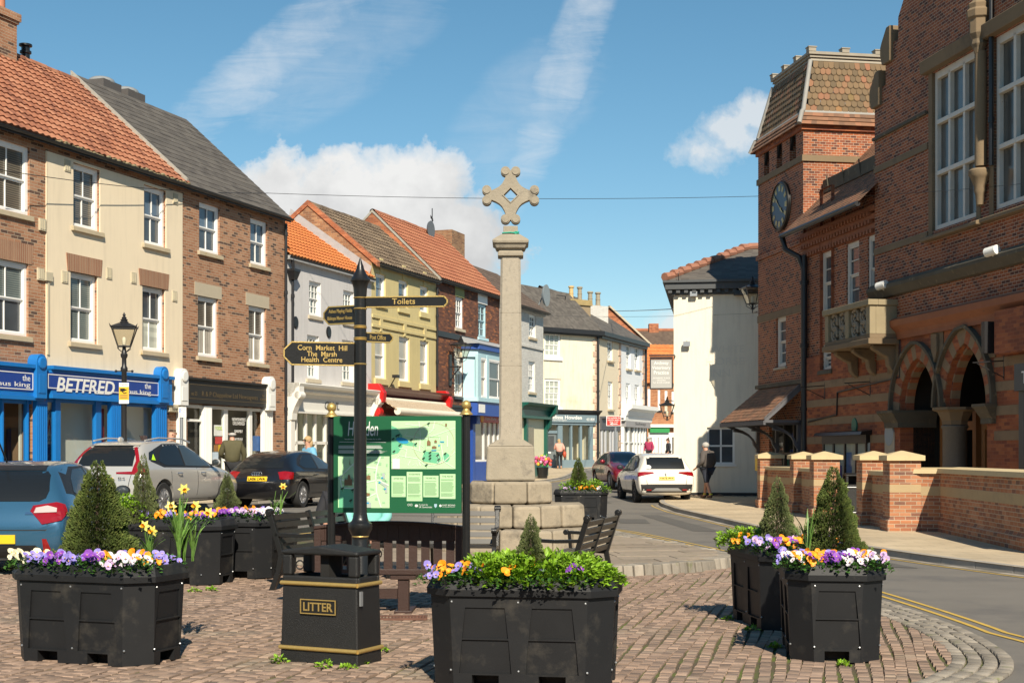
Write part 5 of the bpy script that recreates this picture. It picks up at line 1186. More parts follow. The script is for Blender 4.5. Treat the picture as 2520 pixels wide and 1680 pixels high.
mb.poly([(-.3,-.34,er),(Li,-.34,er),(Li,3.6,hip[2]),hip],[(0,0),(8,0),(8,5),(ra_,5)]);mb.poly([(-.3,-.34,er),hip,(hip[0],9,hip[2]),(-.3,9,er)],[(0,0),(3.6,4),(9,4),(9,0)])
rf=mb.obj("roof",T_slate,bi)
mb=MB();n=11;A,Bq=Vector((-.3,-.34,er)),Vector(hip);rnd=random.Random(5)
for k in range(n):
    p,q=A.lerp(Bq,k/n),A.lerp(Bq,(k+1.08)/n);p.z += .10+rnd.uniform(-.02,.03);q.z += .06;mb.tube([p,q],[.15,.12],8)
mb.tube([Bq+Vector((0,0,.08)),Vector((Li,3.6,hip[2]+.08))],.13,8);mb.obj("ridge_tiles",pm("pinkish_ridge_tile",(0.31,0.14,0.09),.85,var=.3,scale=5),rf)
mb=MB();mb.tube([(fi.s(1671),-.4,er),(fi.s(1670),-.5,er+.2),(fi.s(1673),-.5,er+.28)],.015,5);mb.obj("roof_hook",M_gutter,bi)
for px,py in ((1707,725),(1690,848)):
    s,z=fi.at(px,py,-.1);mb=MB();mb.box(s-.12,s+.12,-.22,-.12,z-.06,z+.1);mb.tube([(s,-.12,z+.06),(s,0,z+.12)],.03);mb.obj("floodlight",M_steel,bi)
for px,py in ((1822,722),):
    s,z=fi.at(px,py,-.1);mb=MB();mb.box(s-.22,s+.22,-.3,0,z-.06,z+.08);mb.obj("wall_lamp",M_gutter,bi)
M_ghost=pm("faded_lettering",(0.70,0.655,0.55),.9,var=.06,scale=3)
for st,x0,x1,y0,y1 in (("WHITE",1748,1832,850,867),("HORSE",1738,1832,880,898),("INN",1748,1796,909,927)): fascia_text(bi,fi,st,x0,x1,y0,y1,-.001,M_ghost,extrude=.004)
mb=MB();rnd=random.Random(9)
for k in range(90): mb.ball((rnd.uniform(.1,5),-.06-rnd.random()*.25,.14+rnd.random()*.10),rnd.uniform(.06,.12),6,4,(1.2,1,.8))
for q in (mb.obj("cobble_edging",pm("dark_cobble",(0.14,0.10,0.07),.9,var=.3),None,(fi.A.x,fi.A.y,0),(0,0,fi.ang)),): q['kind']='stuff';q['label']='rough dark cobbles along the foot of the white inn wall';q['category']='cobbles'
# --- clock tower
ft=RA;TW=3.77
bt=ft.root("clock_tower","red brick clock tower with a mossy tiled mansard roof and blue black clock face","tower")
zt0=0.0;ztop=ft.z(1950,300) ;
zt_e=ft.z(1868,372)        # wall head, far corner of the street face
zt_e=(zt_e+ft.z(1977,290))/2
TD=3.9
tw=[(ft.s(1880),ft.s(1893),ft.z(1880,436),ft.z(1880,366)),(ft.s(1911),ft.s(1925),ft.z(1911,418),ft.z(1911,347)),(ft.s(1943),ft.s(1959),ft.z(1943,396),ft.z(1943,331)),(ft.s(1910),ft.s(1934),ft.z(1910,904),ft.z(1910,780))]
up=[min(q[2] for q in tw[:3]),max(q[3] for q in tw[:3])];up=[sum(q[2] for q in tw[:3])/3,sum(q[3] for q in tw[:3])/3]
tw=[(q[0],q[1],up[0],up[1]) for q in tw[:3]]+[tw[3]]
zlow=ft.z(1910,940);door_t=(ft.s(1893),ft.s(1968),.35,ft.z(1925,1037))
shell(bt,0,TW,0,zt_e,[q+(.22,) for q in tw[:3]]+[tw[3],(*door_t,.25)],B_hall,TD,None)
sash(bt,*tw[3],G_dark,bars=(0,2),fw=.12,mat=M_oldw,sill=M_lint,sh=.08)
for q in tw[:3]:
    mb=MB();mb.poly([(q[0],.2,q[2]),(q[1],.2,q[2]),(q[1],.2,q[3]),(q[0],.2,q[3])]);c_=(q[0]+q[1])/2
    for s_ in (-1,1): mb.prism([(c_+s_*.02,q[3]),(c_+s_*(q[1]-q[0])/2,q[3]),(c_+s_*(q[1]-q[0])/2,q[3]-.5)],'y',.02,.1)
    mb.obj("louvre_opening",M_dark if q is not None else None,bt)
def bandx(name,z0,z1,mat,y=.03,front=True,s0=0.0,s1=TW):
    mb=MB();mb.box(s0-.03,s1+y,-y,0.0,z0,z1);mb.box(s1,s1+y,0,TD,z0,z1) if front else None
    return mb.obj(name,mat,bt)
zb=ft.z(1977,296),ft.z(1977,312);bandx("stone_band",ft.z(1977,313),ft.z(1977,299),M_sand,.02)
bandx("stone_band",ft.z(1977,396),ft.z(1977,381),M_sand,.05)
bandx("stone_band",ft.z(1920,781)+.0,ft.z(1920,763),M_sand,.02,False)
bandx("brick_cornice",zt_e-.26,zt_e,B_hall2,.08);bandx("brick_cornice",ft.z(1868,642),ft.z(1868,630),B_hall,.07,False)
bandx("stone_band",ft.z(1910,952),ft.z(1910,943),M_sandb,.10,False)
# mansard roof: bell-cast skirt, steep fish-scale slopes, flat lead top with crenels
zm1=ft.z(1985,262,0)+.0;O=.18
zsk=ft.z(1985,258);ztp=ft.z(2000,122,.35)
def ring(o,z): return [(-o,-o,z),(TW+o,-o,z),(TW+o,TD+o,z),(-o,TD+o,z)]
lv=[(O,zt_e-.14,T_plain),(.04,zt_e+.24,T_plain),(-.02,zt_e+.3,M_lead),(-.38,ztp-.26,T_fish),(-.44,ztp,M_lint)]
for (o0,z0,m0),(o1,z1,m1),nm in ((lv[0],lv[1],"skirt_roof"),(lv[2],lv[3],"mansard_roof")):
    mb=MB();A,Bb=ring(o0,z0),ring(o1,z1)
    for k in range(4):
        p=[A[k],A[(k+1) % 4],Bb[(k+1) % 4],Bb[k]];Ls=math.dist(p[0],p[1]);d_=(Ls-math.dist(p[3],p[2]))/2;H=math.dist(p[0],p[3])
        nr=max(3,int(H/(.20 if nm == "mansard_roof" else .12)))
        a0,a1,b1_,b0=map(Vector,p);nrm=(a1-a0).cross(b0-a0).normalized();
        for r in range(nr):
            t0,t1=r/nr,(r+1)/nr;l0,l1=a0.lerp(b0,t0)+nrm*.035,a1.lerp(b1_,t0)+nrm*.035;u0,u1=a0.lerp(b0,t1)+nrm*.005,a1.lerp(b1_,t1)+nrm*.005
            if nm == "skirt_roof": mb.poly([l0,l1,u1,u0],[(0,r*.11+.01),(Ls,r*.11+.01),(Ls,r*.11+.1),(0,r*.11+.1)]);mb.poly([l0-nrm*.03,l1-nrm*.03,l1,l0],[(0,r*.11+.01),(Ls,r*.11+.01),(Ls,r*.11+.02),(0,r*.11+.02)])
            else:
                nt=max(4,int(Ls/.19))
                for c in range(nt):
                    off=.5 if r % 2 else 0.0
                    e0,e1_=(c+off)/nt,min(1.0,(c+1+off)/nt)
                    if e0 >= 1: continue
                    lo=lambda t: l0.lerp(l1,t);hi=lambda t: u0.lerp(u1,t)
                    w_=e1_-e0;dn=(a0-b0).normalized()*.05
                    pts=[hi(e0),lo(e0+w_*.04),lo(e0+w_*.25)+dn*.75,lo(e0+w_*.5)+dn,lo(e0+w_*.75)+dn*.75,lo(e0+w_*.96),hi(e1_)]
                    uvq=((c+.5)*.19,(r+.5)*.19);mb.poly(pts,[uvq]*7)
    mb.obj(nm,m0 if nm == "skirt_roof" else T_fish,bt)
mb=MB()
for k in range(4):
    a,b,c,d=Vector(ring(O+.02,zt_e-.12)[k]),Vector(ring(.06,zt_e+.25)[k]),Vector(ring(.0,zt_e+.32)[k]),Vector(ring(-.36,ztp-.26)[k]);mb.tube([a,b,c,d],.07,8)
A,Bb=ring(.05,zt_e+.24),ring(.0,zt_e+.33);mb.hexa(A,Bb)
mb.obj("lead_hips",pm("dull_lead",(0.27,0.26,0.24),.7,var=.25),bt,smooth=50)
mb=MB();mb.hexa(ring(-.36,ztp-.26),ring(-.40,ztp-.16));mb.hexa(ring(-.34,ztp-.16),ring(-.36,ztp-.08));mb.hexa(ring(-.30,ztp-.08),ring(-.30,ztp))
w2_=TW-2*.3
for k in range(4):
    A=Vector(ring(-.40,ztp)[k]);Bq=Vector(ring(-.40,ztp)[(k+1) % 4])
    for t in (0,.33,.66): p=A.lerp(Bq,t);mb.box(p.x-.11,p.x+.11,p.y-.11,p.y+.11,ztp,ztp+.11);mb.box(p.x-.13,p.x+.13,p.y-.13,p.y+.13,ztp+.11,ztp+.14)
mb.obj("parapet",pm("grey_lead_parapet",(0.30,0.265,0.21),.85,var=.2),bt)
# clock
cs,cz=ft.at(1916,508,-.12);rr=(ft.z(1916,449,-.12)-ft.z(1916,569,-.12))/2
rg=lambda r,y: [(cs+r*math.cos(2*math.pi*k/40),y,cz+r*math.sin(2*math.pi*k/40)) for k in range(40)]
mb=MB();mb.loft([rg(rr,0),rg(rr,-.10),rg(rr*.94,-.13),rg(rr*.93,-.09)]);ck=mb.obj("clock",M_black,bt,smooth=40)
mb=MB();mb.loft([rg(rr*.93,-.085),rg(rr*.93,-.095)]);mb.obj("clock_dial",pm("blue_black_dial",(0.014,0.02,0.04),.35),ck)
mb=MB()
for k in range(12):
    a=math.pi*k/6
    for j in range(3 if k % 3 else 4):
        aa=a+(j-1.2)*.075;p0=Vector((math.sin(aa)*rr*.62,math.cos(aa)*rr*.62));p1=Vector((math.sin(aa)*rr*.84,math.cos(aa)*rr*.84));n_=Vector((math.cos(a),-math.sin(a)))*.018
        mb.hexa([(cs+q.x,-.097,cz+q.y) for q in (p0-n_,p1-n_,p1+n_,p0+n_)],[(cs+q.x,-.103,cz+q.y) for q in (p0-n_,p1-n_,p1+n_,p0+n_)])
for k in range(60):
    a=math.pi*k/30;x,y=cs+math.sin(a)*rr*.89,cz+math.cos(a)*rr*.89;mb.box(x-.012,x+.012,-.103,-.097,y-.012,y+.012)
mb.obj("clock_numerals",M_gold,ck)
def hand(name,ang,ln,w_):
    mb=MB();d=Vector((math.sin(ang),math.cos(ang)));n_=Vector((d.y,-d.x));P=[(-.15,.3),(.35,.45),(.45,1.6),(.55,.5),(.8,.5),(1,.05)]
    L_=[(d*ln*t+n_*w_*k) for t,k in P]+[(d*ln*t-n_*w_*k) for t,k in P[::-1]]
    mb.hexa([(cs+q.x,-.108,cz+q.y) for q in L_],[(cs+q.x,-.118,cz+q.y) for q in L_]);mb.obj(name,M_gold,ck)
hand("hour_hand",R(128),rr*.55,.045);hand("minute_hand",R(-48),rr*.85,.03)
# shop under the tower: window, tiled canopy on timber brackets
mb=MB();d=door_t;mb.box(d[0],d[0]+.1,.1,.2,d[2],d[3]);mb.box(d[1]-.1,d[1],.1,.2,d[2],d[3])
for t in (.38,.70): x=d[0]+(d[1]-d[0])*t;mb.box(x-.05,x+.05,.1,.2,d[2],d[3])
z=d[3]-1.0;mb.box(d[0],d[1],.1,.2,z,z+.08);mb.box(d[0],d[1],.08,.2,d[3]-.1,d[3])
sw=mb.obj("shop_window",pm("dark_oak",(0.05,0.04,0.03),.6),bt)
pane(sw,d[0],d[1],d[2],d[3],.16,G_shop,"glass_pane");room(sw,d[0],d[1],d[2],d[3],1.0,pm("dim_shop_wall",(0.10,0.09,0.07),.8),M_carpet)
rnd=random.Random(12)
for k in range(9):
    mb=MB();x=d[0]+.15+(d[1]-d[0]-.4)*k/8;h=rnd.uniform(.5,1.1);mb.box(x,x+rnd.uniform(.1,.2),.5,.58,d[2]+.55,d[2]+.55+h);mb.obj("stock",pm("stock_%d" % k,[(0.05,0.25,0.2),(0.03,0.05,0.22),(0.3,0.06,0.1),(0.5,0.5,0.45),(0.04,0.1,0.25),(0.12,0.3,0.12),(0.02,0.04,0.15),(0.35,0.33,0.3),(0.2,0.04,0.06)][k],.6),sw)
ca,cb=ft.s(1897,0)-.9,ft.s(1985,0)-.05;cproj=1.15;cze,czt=1.65+(HY-1035)/F*41.0,ft.z(1900,950)
ca=-.05;cb=TW-.15
mb=MB();roof_slope(mb,ca-.25,cb+.12,(-cproj,cze),(-.02,czt-.05),'slate',s0t=ca+.25,course=.14);cn=mb.obj("canopy_roof",T_plain,bt)
mb=MB();mb.box(ca-.2,cb+.1,-cproj-.03,-cproj+.04,cze-.14,cze-.02);mb.hexa([(cb+.06,-cproj,cze-.1),(cb+.1,-cproj,cze-.1),(cb+.1,0,czt-.2),(cb+.06,0,czt-.2)],[(cb+.06,-cproj,cze+.06),(cb+.1,-cproj,cze+.06),(cb+.1,0,czt+.02),(cb+.06,0,czt+.02)])
for k in range(16): x=ca-.15+k*(cb-ca+.2)/15;mb.box(x,x+.06,-cproj,-.1,cze-.08,cze)
M_tim=pm("grey_timber",(0.10,0.10,0.11),.6,var=.15)
for x in (ca+.15,(ca+cb)/2,cb-.08):
    mb.box(x-.05,x+.05,-.1,0.0,1.7,cze);mb.box(x-.05,x+.05,-cproj+.05,0,cze-.14,cze-.02)
    arc=[(-.06-.0,1.75)]+[(-cproj+.1+(cproj-.16)*math.cos(t),1.75+(cze-.14-1.75)*math.sin(t)) for t in (math.pi*.5*k/6 for k in range(7))]+[(-cproj+.32,cze-.14)]+[(-cproj+.30+(cproj-.5)*math.cos(t),1.95+(cze-.14-2.1)*math.sin(t)) for t in (math.pi*.5*k/6 for k in range(6,-1,-1))]
    mb.prism(arc[1:],'x',x-.045,x+.045)
mb.obj("canopy_timbers",M_tim,cn)
mb=MB();mb.box(.02,.30,-.12,0,ft.z(1866,1158),ft.z(1866,1118));ab=tag(mb.obj("defibrillator_box",pm("yellow_box",(0.68,0.43,0.0),.4),None,(ft.A.x,ft.A.y,0),(0,0,ft.ang),bevel=.02),"yellow defibrillator box on the tower corner beside the white inn","wall box")
mb=MB();mb.box(-.02,.02,-.10,-.02,ft.z(1866,1156),ft.z(1866,1120));mb.obj("instruction_panel",pm("pale_yellow_panel",(0.7,0.66,0.42),.5),ab)
# --- hall: middle range with the balcony, then the tall gabled front
bh=ft.root("town_hall","large red brick hall with stone bands, pointed arches, stone balcony and tall white windows","hall")
S0=TW;SM=ft.s(2160);SE=21.0;HD=9.0
zme=ft.z(1990,548)
mw=[(ft.s(2017),ft.s(2046),ft.z(2017,760),ft.z(2017,625)),(ft.s(2078),ft.s(2109),ft.z(2078,738),ft.z(2078,602)),(ft.s(2130),ft.s(2160)+.1,ft.z(2130,724),ft.z(2130,579)),(ft.s(2019),ft.s(2047),ft.z(2019,911),ft.z(2019,850))]
zz0=sum(q[2] for q in mw[:3])/3;zz1=sum(q[3] for q in mw[:3])/3;mw=[(q[0],q[1],zz0-.2,zz1) for q in mw[:3]]+[mw[3]]
mw[2]=(mw[2][0],SM-.12,mw[2][2],mw[2][3])
SG=ft.s(2204)      # ground floor of the hall starts; everything below the balcony shares one plane
zg1=ft.z(2170,816)
mb=MB();wall_front(mb,S0+.02,SM,0,zme,mw,.13,.06);bmw=mb.obj("middle_wall",B_hall,bh)
for q in mw: sash(bh,*q,G_dark,bars=(0,2),fw=.10,mat=M_oldw,sill=M_sandb if q is mw[3] else None,lint=(M_arch if False else B_hall2,.45,.05,'arch') if q is not mw[3] else None,y=.10,lp=-.04)
mb=MB();ze_=zme;mm=1.05;roof_slope(mb,S0-.2,SM+.2,(-.55,ze_-.25),(4.2,ze_+4.4),'slate',course=.12);mb.poly([(S0,4.2,ze_+4.4),(SM,4.2,ze_+4.4),(SM,9,ze_),(S0,9,ze_)]);rfm=mb.obj("middle_roof",T_plain,bh)
mb=MB();mb.tube([(S0-.25,-.58,ze_-.30),(SM+.1,-.58,ze_-.30)],.075,8);mb.obj("gutter",M_gutter,bh)
zs_=ze_+.95;mb=MB();mb.box(S0+.1,SM,.55,.62,zs_-.05,zs_+.32)
for k in range(4): x=S0+.5+k*1.1;mb.tube([(x,.6,zs_-.3),(x,.5,zs_+.4)],.02,5)
mb.obj("snow_guard",M_sandb,rfm)
for zz,pr in ((ze_-.42,.16),(ze_-.62,.12),(ze_-.85,.07)):
    mb=MB();mb.box(S0,SM,-pr+.06,.06,zz,zz+.13)
    for k in range(int((SM-S0)/.2)): mb.box(S0+k*.2,S0+k*.2+.1,-pr+.02,.05,zz-.1,zz-.001)
    mb.obj("brick_cornice",M_terra,bh)
downpipe(bh,S0+.22,-.06,.2,ze_-.9,.095)
mb=MB();mb.tube([(S0-.15,-.58,ze_-.32),(S0-.1,-.5,ze_-.7),(S0+.18,-.2,ze_-.95),(S0+.22,-.06,ze_-1.3)],.085,10);mb.obj("downpipe_swan_neck",M_gutter,bh,smooth=50)
# gabled front: wall with kneelers on its far side and a raking parapet
zk=[ft.z(2160,226),ft.z(2186,118),ft.z(2215,76)];k1,k2=ft.s(2187),ft.s(2218)
y0=-.08
tall=[(ft.s(2295,y0),ft.s(2384,y0),ft.z(2300,566,y0),ft.z(2300,178,y0)),(ft.s(2446,y0),ft.s(2446,y0)+2.6,ft.z(2446,520,y0),ft.z(2446,92,y0))]
zw0=(tall[0][2]+tall[1][2])/2;zw1=(tall[0][3]+tall[1][3])/2
wsz=tall[0][1]-tall[0][0];tall=[(tall[0][0],tall[0][1]+.35,zw0,zw1),(tall[1][0],tall[1][0]+wsz+.5,zw0,zw1)]
zc2=ft.z(2170,728);zter=ft.z(2170,822)
gp=ft.s(2204)
arc1=(ft.at(2258,1010),ft.at(2306,1010));
M_hallm=B_hall
# openings of the two arches, measured on the wall plane
zsp=ft.z(2230,1010);zap=ft.z(2262,872)
# arch 1: left jamb px 2215.., right jamb px 2308; arch 2: left 2326, right 2433
def archpts(s0,s1,zs,za,n=10):
    """two-centred pointed arch from left springing over the apex to the right springing"""
    w_=(s1-s0)/2;h=za-zs;c=(s0+s1)/2;Rr=(w_*w_+h*h)/(2*w_);out=[]
    a_end=math.asin(min(1,h/Rr))
    for k in range(n+1):
        a=a_end*k/n;out.append((s0+Rr-Rr*math.cos(a),zs+Rr*math.sin(a)))
    return out+[(2*c-x,z) for x,z in out[-2::-1]]
A1=(ft.s(2217),ft.s(2306));A2=(ft.s(2327),ft.s(2431));za1=ft.z(2266,880)
zsp=ft.z(2260,1006)
wS=SM;zW1=zw1+9
mb=MB()
# wall above and around as an outline with arched gaps: build by columns
yg=-.02
top_outline=[(SM,zk[0]),(k1,zk[0]+.0),(k1,zk[1]),(k2,zk[1]),(k2,zk[2]+.3),(k2+3.4,zk[2]+4.2),(SE,zk[2]+4.2-(SE-k2-3.4)*.6)]
def topz(s):
    for (a,za_),(b,zb_) in zip(top_outline,top_outline[1:]):
        if a <= s <= b and b > a: return za_+(zb_-za_)*(s-a)/(b-a)
    return top_outline[-1][1]
cuts=sorted({SM,k1,k1+.001,k2,k2+.001,k2+3.4,SE,*[q for t in tall for q in t[:2]]})
for a,b in zip(cuts,cuts[1:]):
    m_=(a+b)/2;lo=zter+.25;hit=[t for t in tall if t[0] < m_ < t[1]]
    ta,tb=topz(a+1e-4),topz(b-1e-4)
    if hit: t=hit[0];mb.poly([(a,y0,lo),(b,y0,lo),(b,y0,t[2]),(a,y0,t[2])]);mb.poly([(a,y0,t[3]),(b,y0,t[3]),(b,y0,tb),(a,y0,ta)])
    else: mb.poly([(a,y0,lo),(b,y0,lo),(b,y0,tb),(a,y0,ta)])
for t in tall:
    a,b,c,d=t;r=.22
    mb.poly([(a,y0,c),(a,y0+r,c),(a,y0+r,d),(a,y0,d)][::-1]);mb.poly([(b,y0,c),(b,y0+r,c),(b,y0+r,d),(b,y0,d)]);mb.poly([(a,y0,d),(b,y0,d),(b,y0+r,d),(a,y0+r,d)][::-1]);mb.poly([(a,y0,c),(b,y0,c),(b,y0+r,c),(a,y0+r,c)])
mb.poly([(SM,y0,4),(SM,HD,4),(SM,HD,zk[0]),(SM,y0,zk[0])][::-1]);mb.poly([(k1,y0,zk[0]),(k1,.6,zk[0]),(k1,.6,zk[1]),(k1,y0,zk[1])][::-1]);mb.poly([(k2,y0,zk[1]),(k2,.6,zk[1]),(k2,.6,zk[2]+.3),(k2,y0,zk[2]+.3)][::-1])
mb.poly([(SM,HD,0),(SE,HD,0),(SE,HD,12),(SM,HD,12)]);mb.poly([(SE,y0,0),(SE,HD,0),(SE,HD,12),(SE,y0,12)])
mb.obj("upper_wall",B_hall,bh)
mb=MB();mb.hexa([(SM,.5,zk[0]-.2),(SE,.5,zk[0]-.2),(SE,HD,zk[0]-.2),(SM,HD,zk[0]-.2)],[(k2+3.4,.5,zk[2]+3.9),(SE,.5,zk[2]+3.0),(SE,HD,zk[2]+3.0),(k2+3.4,HD,zk[2]+3.9)]);mb.obj("hall_roof",T_plain,bh)
mb=MB()
for a,zz in ((SM-.12,zk[0]),(k1-.12,zk[1])):
    mb.prism([(a+.1,zz-.45),(a,zz-.2),(a,zz),(a+.08,zz+.12),(a+.35,zz+.42),(a+.55,zz+.42),(a+.55,zz-.45)],'y',y0-.1,.5)
mb.obj("kneeler_stone",M_sand,bh,bevel=.02)
def hband(za,zb,mat,s0=SM,s1=SE,y=y0,pr=.03,name="stone_band"):
    mb=MB();mb.box(s0,s1,y-pr,y,za,zb);return mb.obj(name,mat,bh)
hband(ft.z(2168,425),ft.z(2168,410),M_sand,s1=tall[0][0]-.22);hband(ft.z(2168,627),ft.z(2168,612),M_sand,s1=tall[0][0]-.22);hband(ft.z(2168,345),ft.z(2168,338),M_sandb,pr=.08,s1=tall[0][0]-.22)
zst=ft.z(2160,730);mb=MB();mb.prism([(y0,zst-.12),(y0-.10,zst-.10),(y0-.22,zst+.08),(y0-.22,zst+.16),(y0-.1,zst+.26),(y0,zst+.28)],'x',SM-.02,SE);mb.obj("string_course",M_sandb,bh)
zter=ft.z(2170,822);mb=MB();mb.prism([(yg,zter-.22),(yg-.06,zter-.2),(yg-.1,zter-.05),(yg-.24,zter+.08),(yg-.26,zter+.22),(yg-.16,zter+.28),(y0-.02,zter+.3),(y0-.02,zter-.22)],'x',SM-.1,SE);mb.obj("terracotta_cornice",M_terra,bh)
hband(ft.z(2170,600)-.0,ft.z(2170,590),B_hall2,s1=SM+.01,pr=.0) if False else None
# surrounds, mullions and shaft of the tall windows
for i,t in enumerate(tall):
    a,b,c,d=t;mb=MB()
    mb.box(a-.18,a,y0-.02,y0+.2,c-.12,d+.1);mb.box(b,b+.18,y0-.02,y0+.2,c-.12,d+.1);mb.prism([(y0-.16,d+.02),(y0-.2,d+.30),(y0-.1,d+.36),(y0+.2,d+.36),(y0+.2,d)],'x',a-.3,b+.3);mb.prism([(y0-.18,c-.22),(y0-.18,c-.14),(y0+.2,c),(y0+.2,c-.22)],'x',a-.3,b+.3)
    o_=mb.obj("window_surround",M_sand,bh,bevel=.015)
    mb=MB();f=.11;yy=y0+.06
    mb.box(a,a+f,yy,yy+.12,c,d);mb.box(b-f,b,yy,yy+.12,c,d);mb.box(a+f,b-f,yy,yy+.12,d-f*1.5,d);mb.box(a+f,b-f,yy-.02,yy+.12,c,c+f)
    for k in (1,2): x=a+(b-a)*k/3;mb.box(x-.05,x+.05,yy,yy+.12,c+f,d-f)
    for tt in (.36,.68): z=c+(d-c)*tt;mb.box(a+f,b-f,yy-.02,yy+.1,z-.05,z+.05)
    wo=mb.obj("window",M_oldw,bh,bevel=.006);mb=MB();mb.poly([(a,yy+.1,c),(b,yy+.1,c),(b,yy+.1,d),(a,yy+.1,d)]);mb.obj("glass_pane",G_lead,wo)
ps=(tall[0][1]+tall[1][0])/2;mb=MB()
mb.lathe([(.04,-.75),(.08,-.72),(.10,-.5),(.13,-.42),(.12,-.35),(.2,-.15),(.24,-.1),(.24,.0),(.2,.04)],10,(ps,y0-.12,zw0+.9));mb.obj("shaft_corbel",M_sand,bh,smooth=40)
mb=MB();mb.lathe([(.13,0),(.13,zw1-zw0-1.2)],10,(ps,y0-.1,zw0+1.0));mb.obj("wall_shaft",M_sand,bh,smooth=40)
mb=MB();mb.lathe([(.10,0),(.13,.12),(.17,.2),(.15,.3),(.21,.42),(.21,.72),(.26,.76),(.28,.9),(.22,.95),(.24,1.05),(.15,1.12),(.10,1.4),(.14,1.45),(.04,1.7)],8,(ps,y0-.14,zw1-.25));mb.obj("carved_niche_head",M_sand,bh,bevel=.01)
downpipe(bh,ps+.34,y0-.05,zw0+.95,zw1+1.5,.05)
for px,py in ((2446,620),(2175,704)):
    s,z=ft.at(px,py,y0-.2);mb=MB();mb.tube([(s-.12,y0-.3,z),(s+.16,y0-.22,z+.03)],.10,12);mb.tube([(s,y0-.25,z-.05),(s,y0,z-.18)],.03,6);mb.obj("security_camera",M_white,bh,smooth=50)
# ground floor with the arches
zgt=zter-.15
mb=MB();holes=[]
n=10;P1,P2=archpts(*A1,zsp,za1,n),archpts(*A2,zsp,za1+.18,n)
nb=(ft.s(2034),ft.s(2144))
for P,(sa,sb) in ((P1,A1),(P2,A2)):
    for (x0,z0),(x1,z1) in zip(P,P[1:]): mb.poly([(x0,yg,z0),(x1,yg,z1),(x1,yg,zgt),(x0,yg,zgt)])
for a,b in ((S0+.02,A1[0]),(A1[1],A2[0]),(A2[1],SE)):
    if a < SM:
        wall_front(mb,a,b,0,ft.z(2100,850) if False else 4.4,[(mw[3][0],mw[3][1],mw[3][2],9)],.1,yg);
        mb.poly([(SM-.1,yg,4.4),(b,yg,4.4),(b,yg,zgt),(SM-.1,yg,zgt)])
    else: mb.poly([(a,yg,0 if a > A2[0] else zsp),(b,yg,0 if a > A2[0] else zsp),(b,yg,zgt),(a,yg,zgt)])
# deep arch soffits
for P,(sa,sb) in ((P1,A1),(P2,A2)):
    for (x0,z0),(x1,z1) in zip(P,P[1:]): mb.poly([(x0,yg,z0),(x0,yg+.32,z0),(x1,yg+.32,z1),(x1,yg,z1)])
mb.poly([(A1[0],yg,0),(A1[0],yg+.9,0),(A1[0],yg+.9,zsp),(A1[0],yg,zsp)][::-1]);mb.poly([(A2[1],yg,0),(A2[1],yg+.9,0),(A2[1],yg+.9,zsp),(A2[1],yg,zsp)])
mb.obj("ground_floor_wall",B_hall2,bh)
hs=[]
for py0,py1 in ((936,921),(987,972),(1032,1021),(1082,1074)):
    za,zb=ft.z(2060,py0-(0)),ft.z(2060,py0-0)
for zc in (ft.z(2060,942),ft.z(2060,988),ft.z(2060,1034),ft.z(2060,1082),ft.z(2260,861)):
    for a,b in ((S0+.35,A1[0]-.32),(A2[1]+.32,SE)):
        if zc == ft.z(2260,861):
            if a < SM: a=SM-.9
        hb_=(a,b)
        if a < SM and nb[0] < b and zc < 2.35:
            hband(zc-.10,zc+.10,M_band2,s0=a,s1=nb[0],y=yg,pr=.012);a=nb[1]
        if a < mw[3][1] and zc > mw[3][2]-.3: a=mw[3][1]+.2
        hband(zc-.10,zc+.10,M_band2,s0=a,s1=b,y=yg,pr=.012)
# voussoirs in stripes, soffit order and hood mould
for P,za_,(sa,sb) in ((P1,za1,A1),(P2,za1+.18,A2)):
    cx=(sa+sb)/2;mbs,mbb,hood=MB(),MB(),MB()
    Q=archpts(sa,sb,zsp,za_,18);nq=len(Q)
    def outp(p,d):
        # push away from the arch opening
        w_=(sb-sa)/2;h=za_-zsp;Rr=(w_*w_+h*h)/(2*w_);c=(sa+Rr,zsp) if p[0] <= cx else (sb-Rr,zsp);v=Vector((p[0]-c[0],p[1]-c[1])).normalized();return (p[0]+v.x*d,p[1]+v.y*d)
    for k in range(nq-1):
        a,b=Q[k],Q[k+1]
        if (a[0]-cx)*(b[0]-cx) <-1e-6: continue
        m_=mbs if (k//2) % 2 == 0 else mbb
        q=[a,b,outp(b,.34),outp(a,.34)];m_.hexa([(p[0],yg-.03,p[1]) for p in q],[(p[0],yg+.02,p[1]) for p in q])
        ins=[a,b,outp(b,-.07),outp(a,-.07)];m2=mbb if (k//2) % 2 == 0 else mbs;m2.hexa([(p[0],yg+.12,p[1]) for p in ins],[(p[0],yg+.33,p[1]) for p in ins])
        q=[outp(a,.345),outp(b,.345),outp(b,.42),outp(a,.42)];hood.hexa([(p[0],yg-.13,p[1]) for p in q],[(p[0],yg+.02,p[1]) for p in q])
    mbs.obj("arch_stones",M_band2,bh);mbb.obj("arch_bricks",B_hall2,bh);hood.obj("hood_mould",M_sandb,bh)
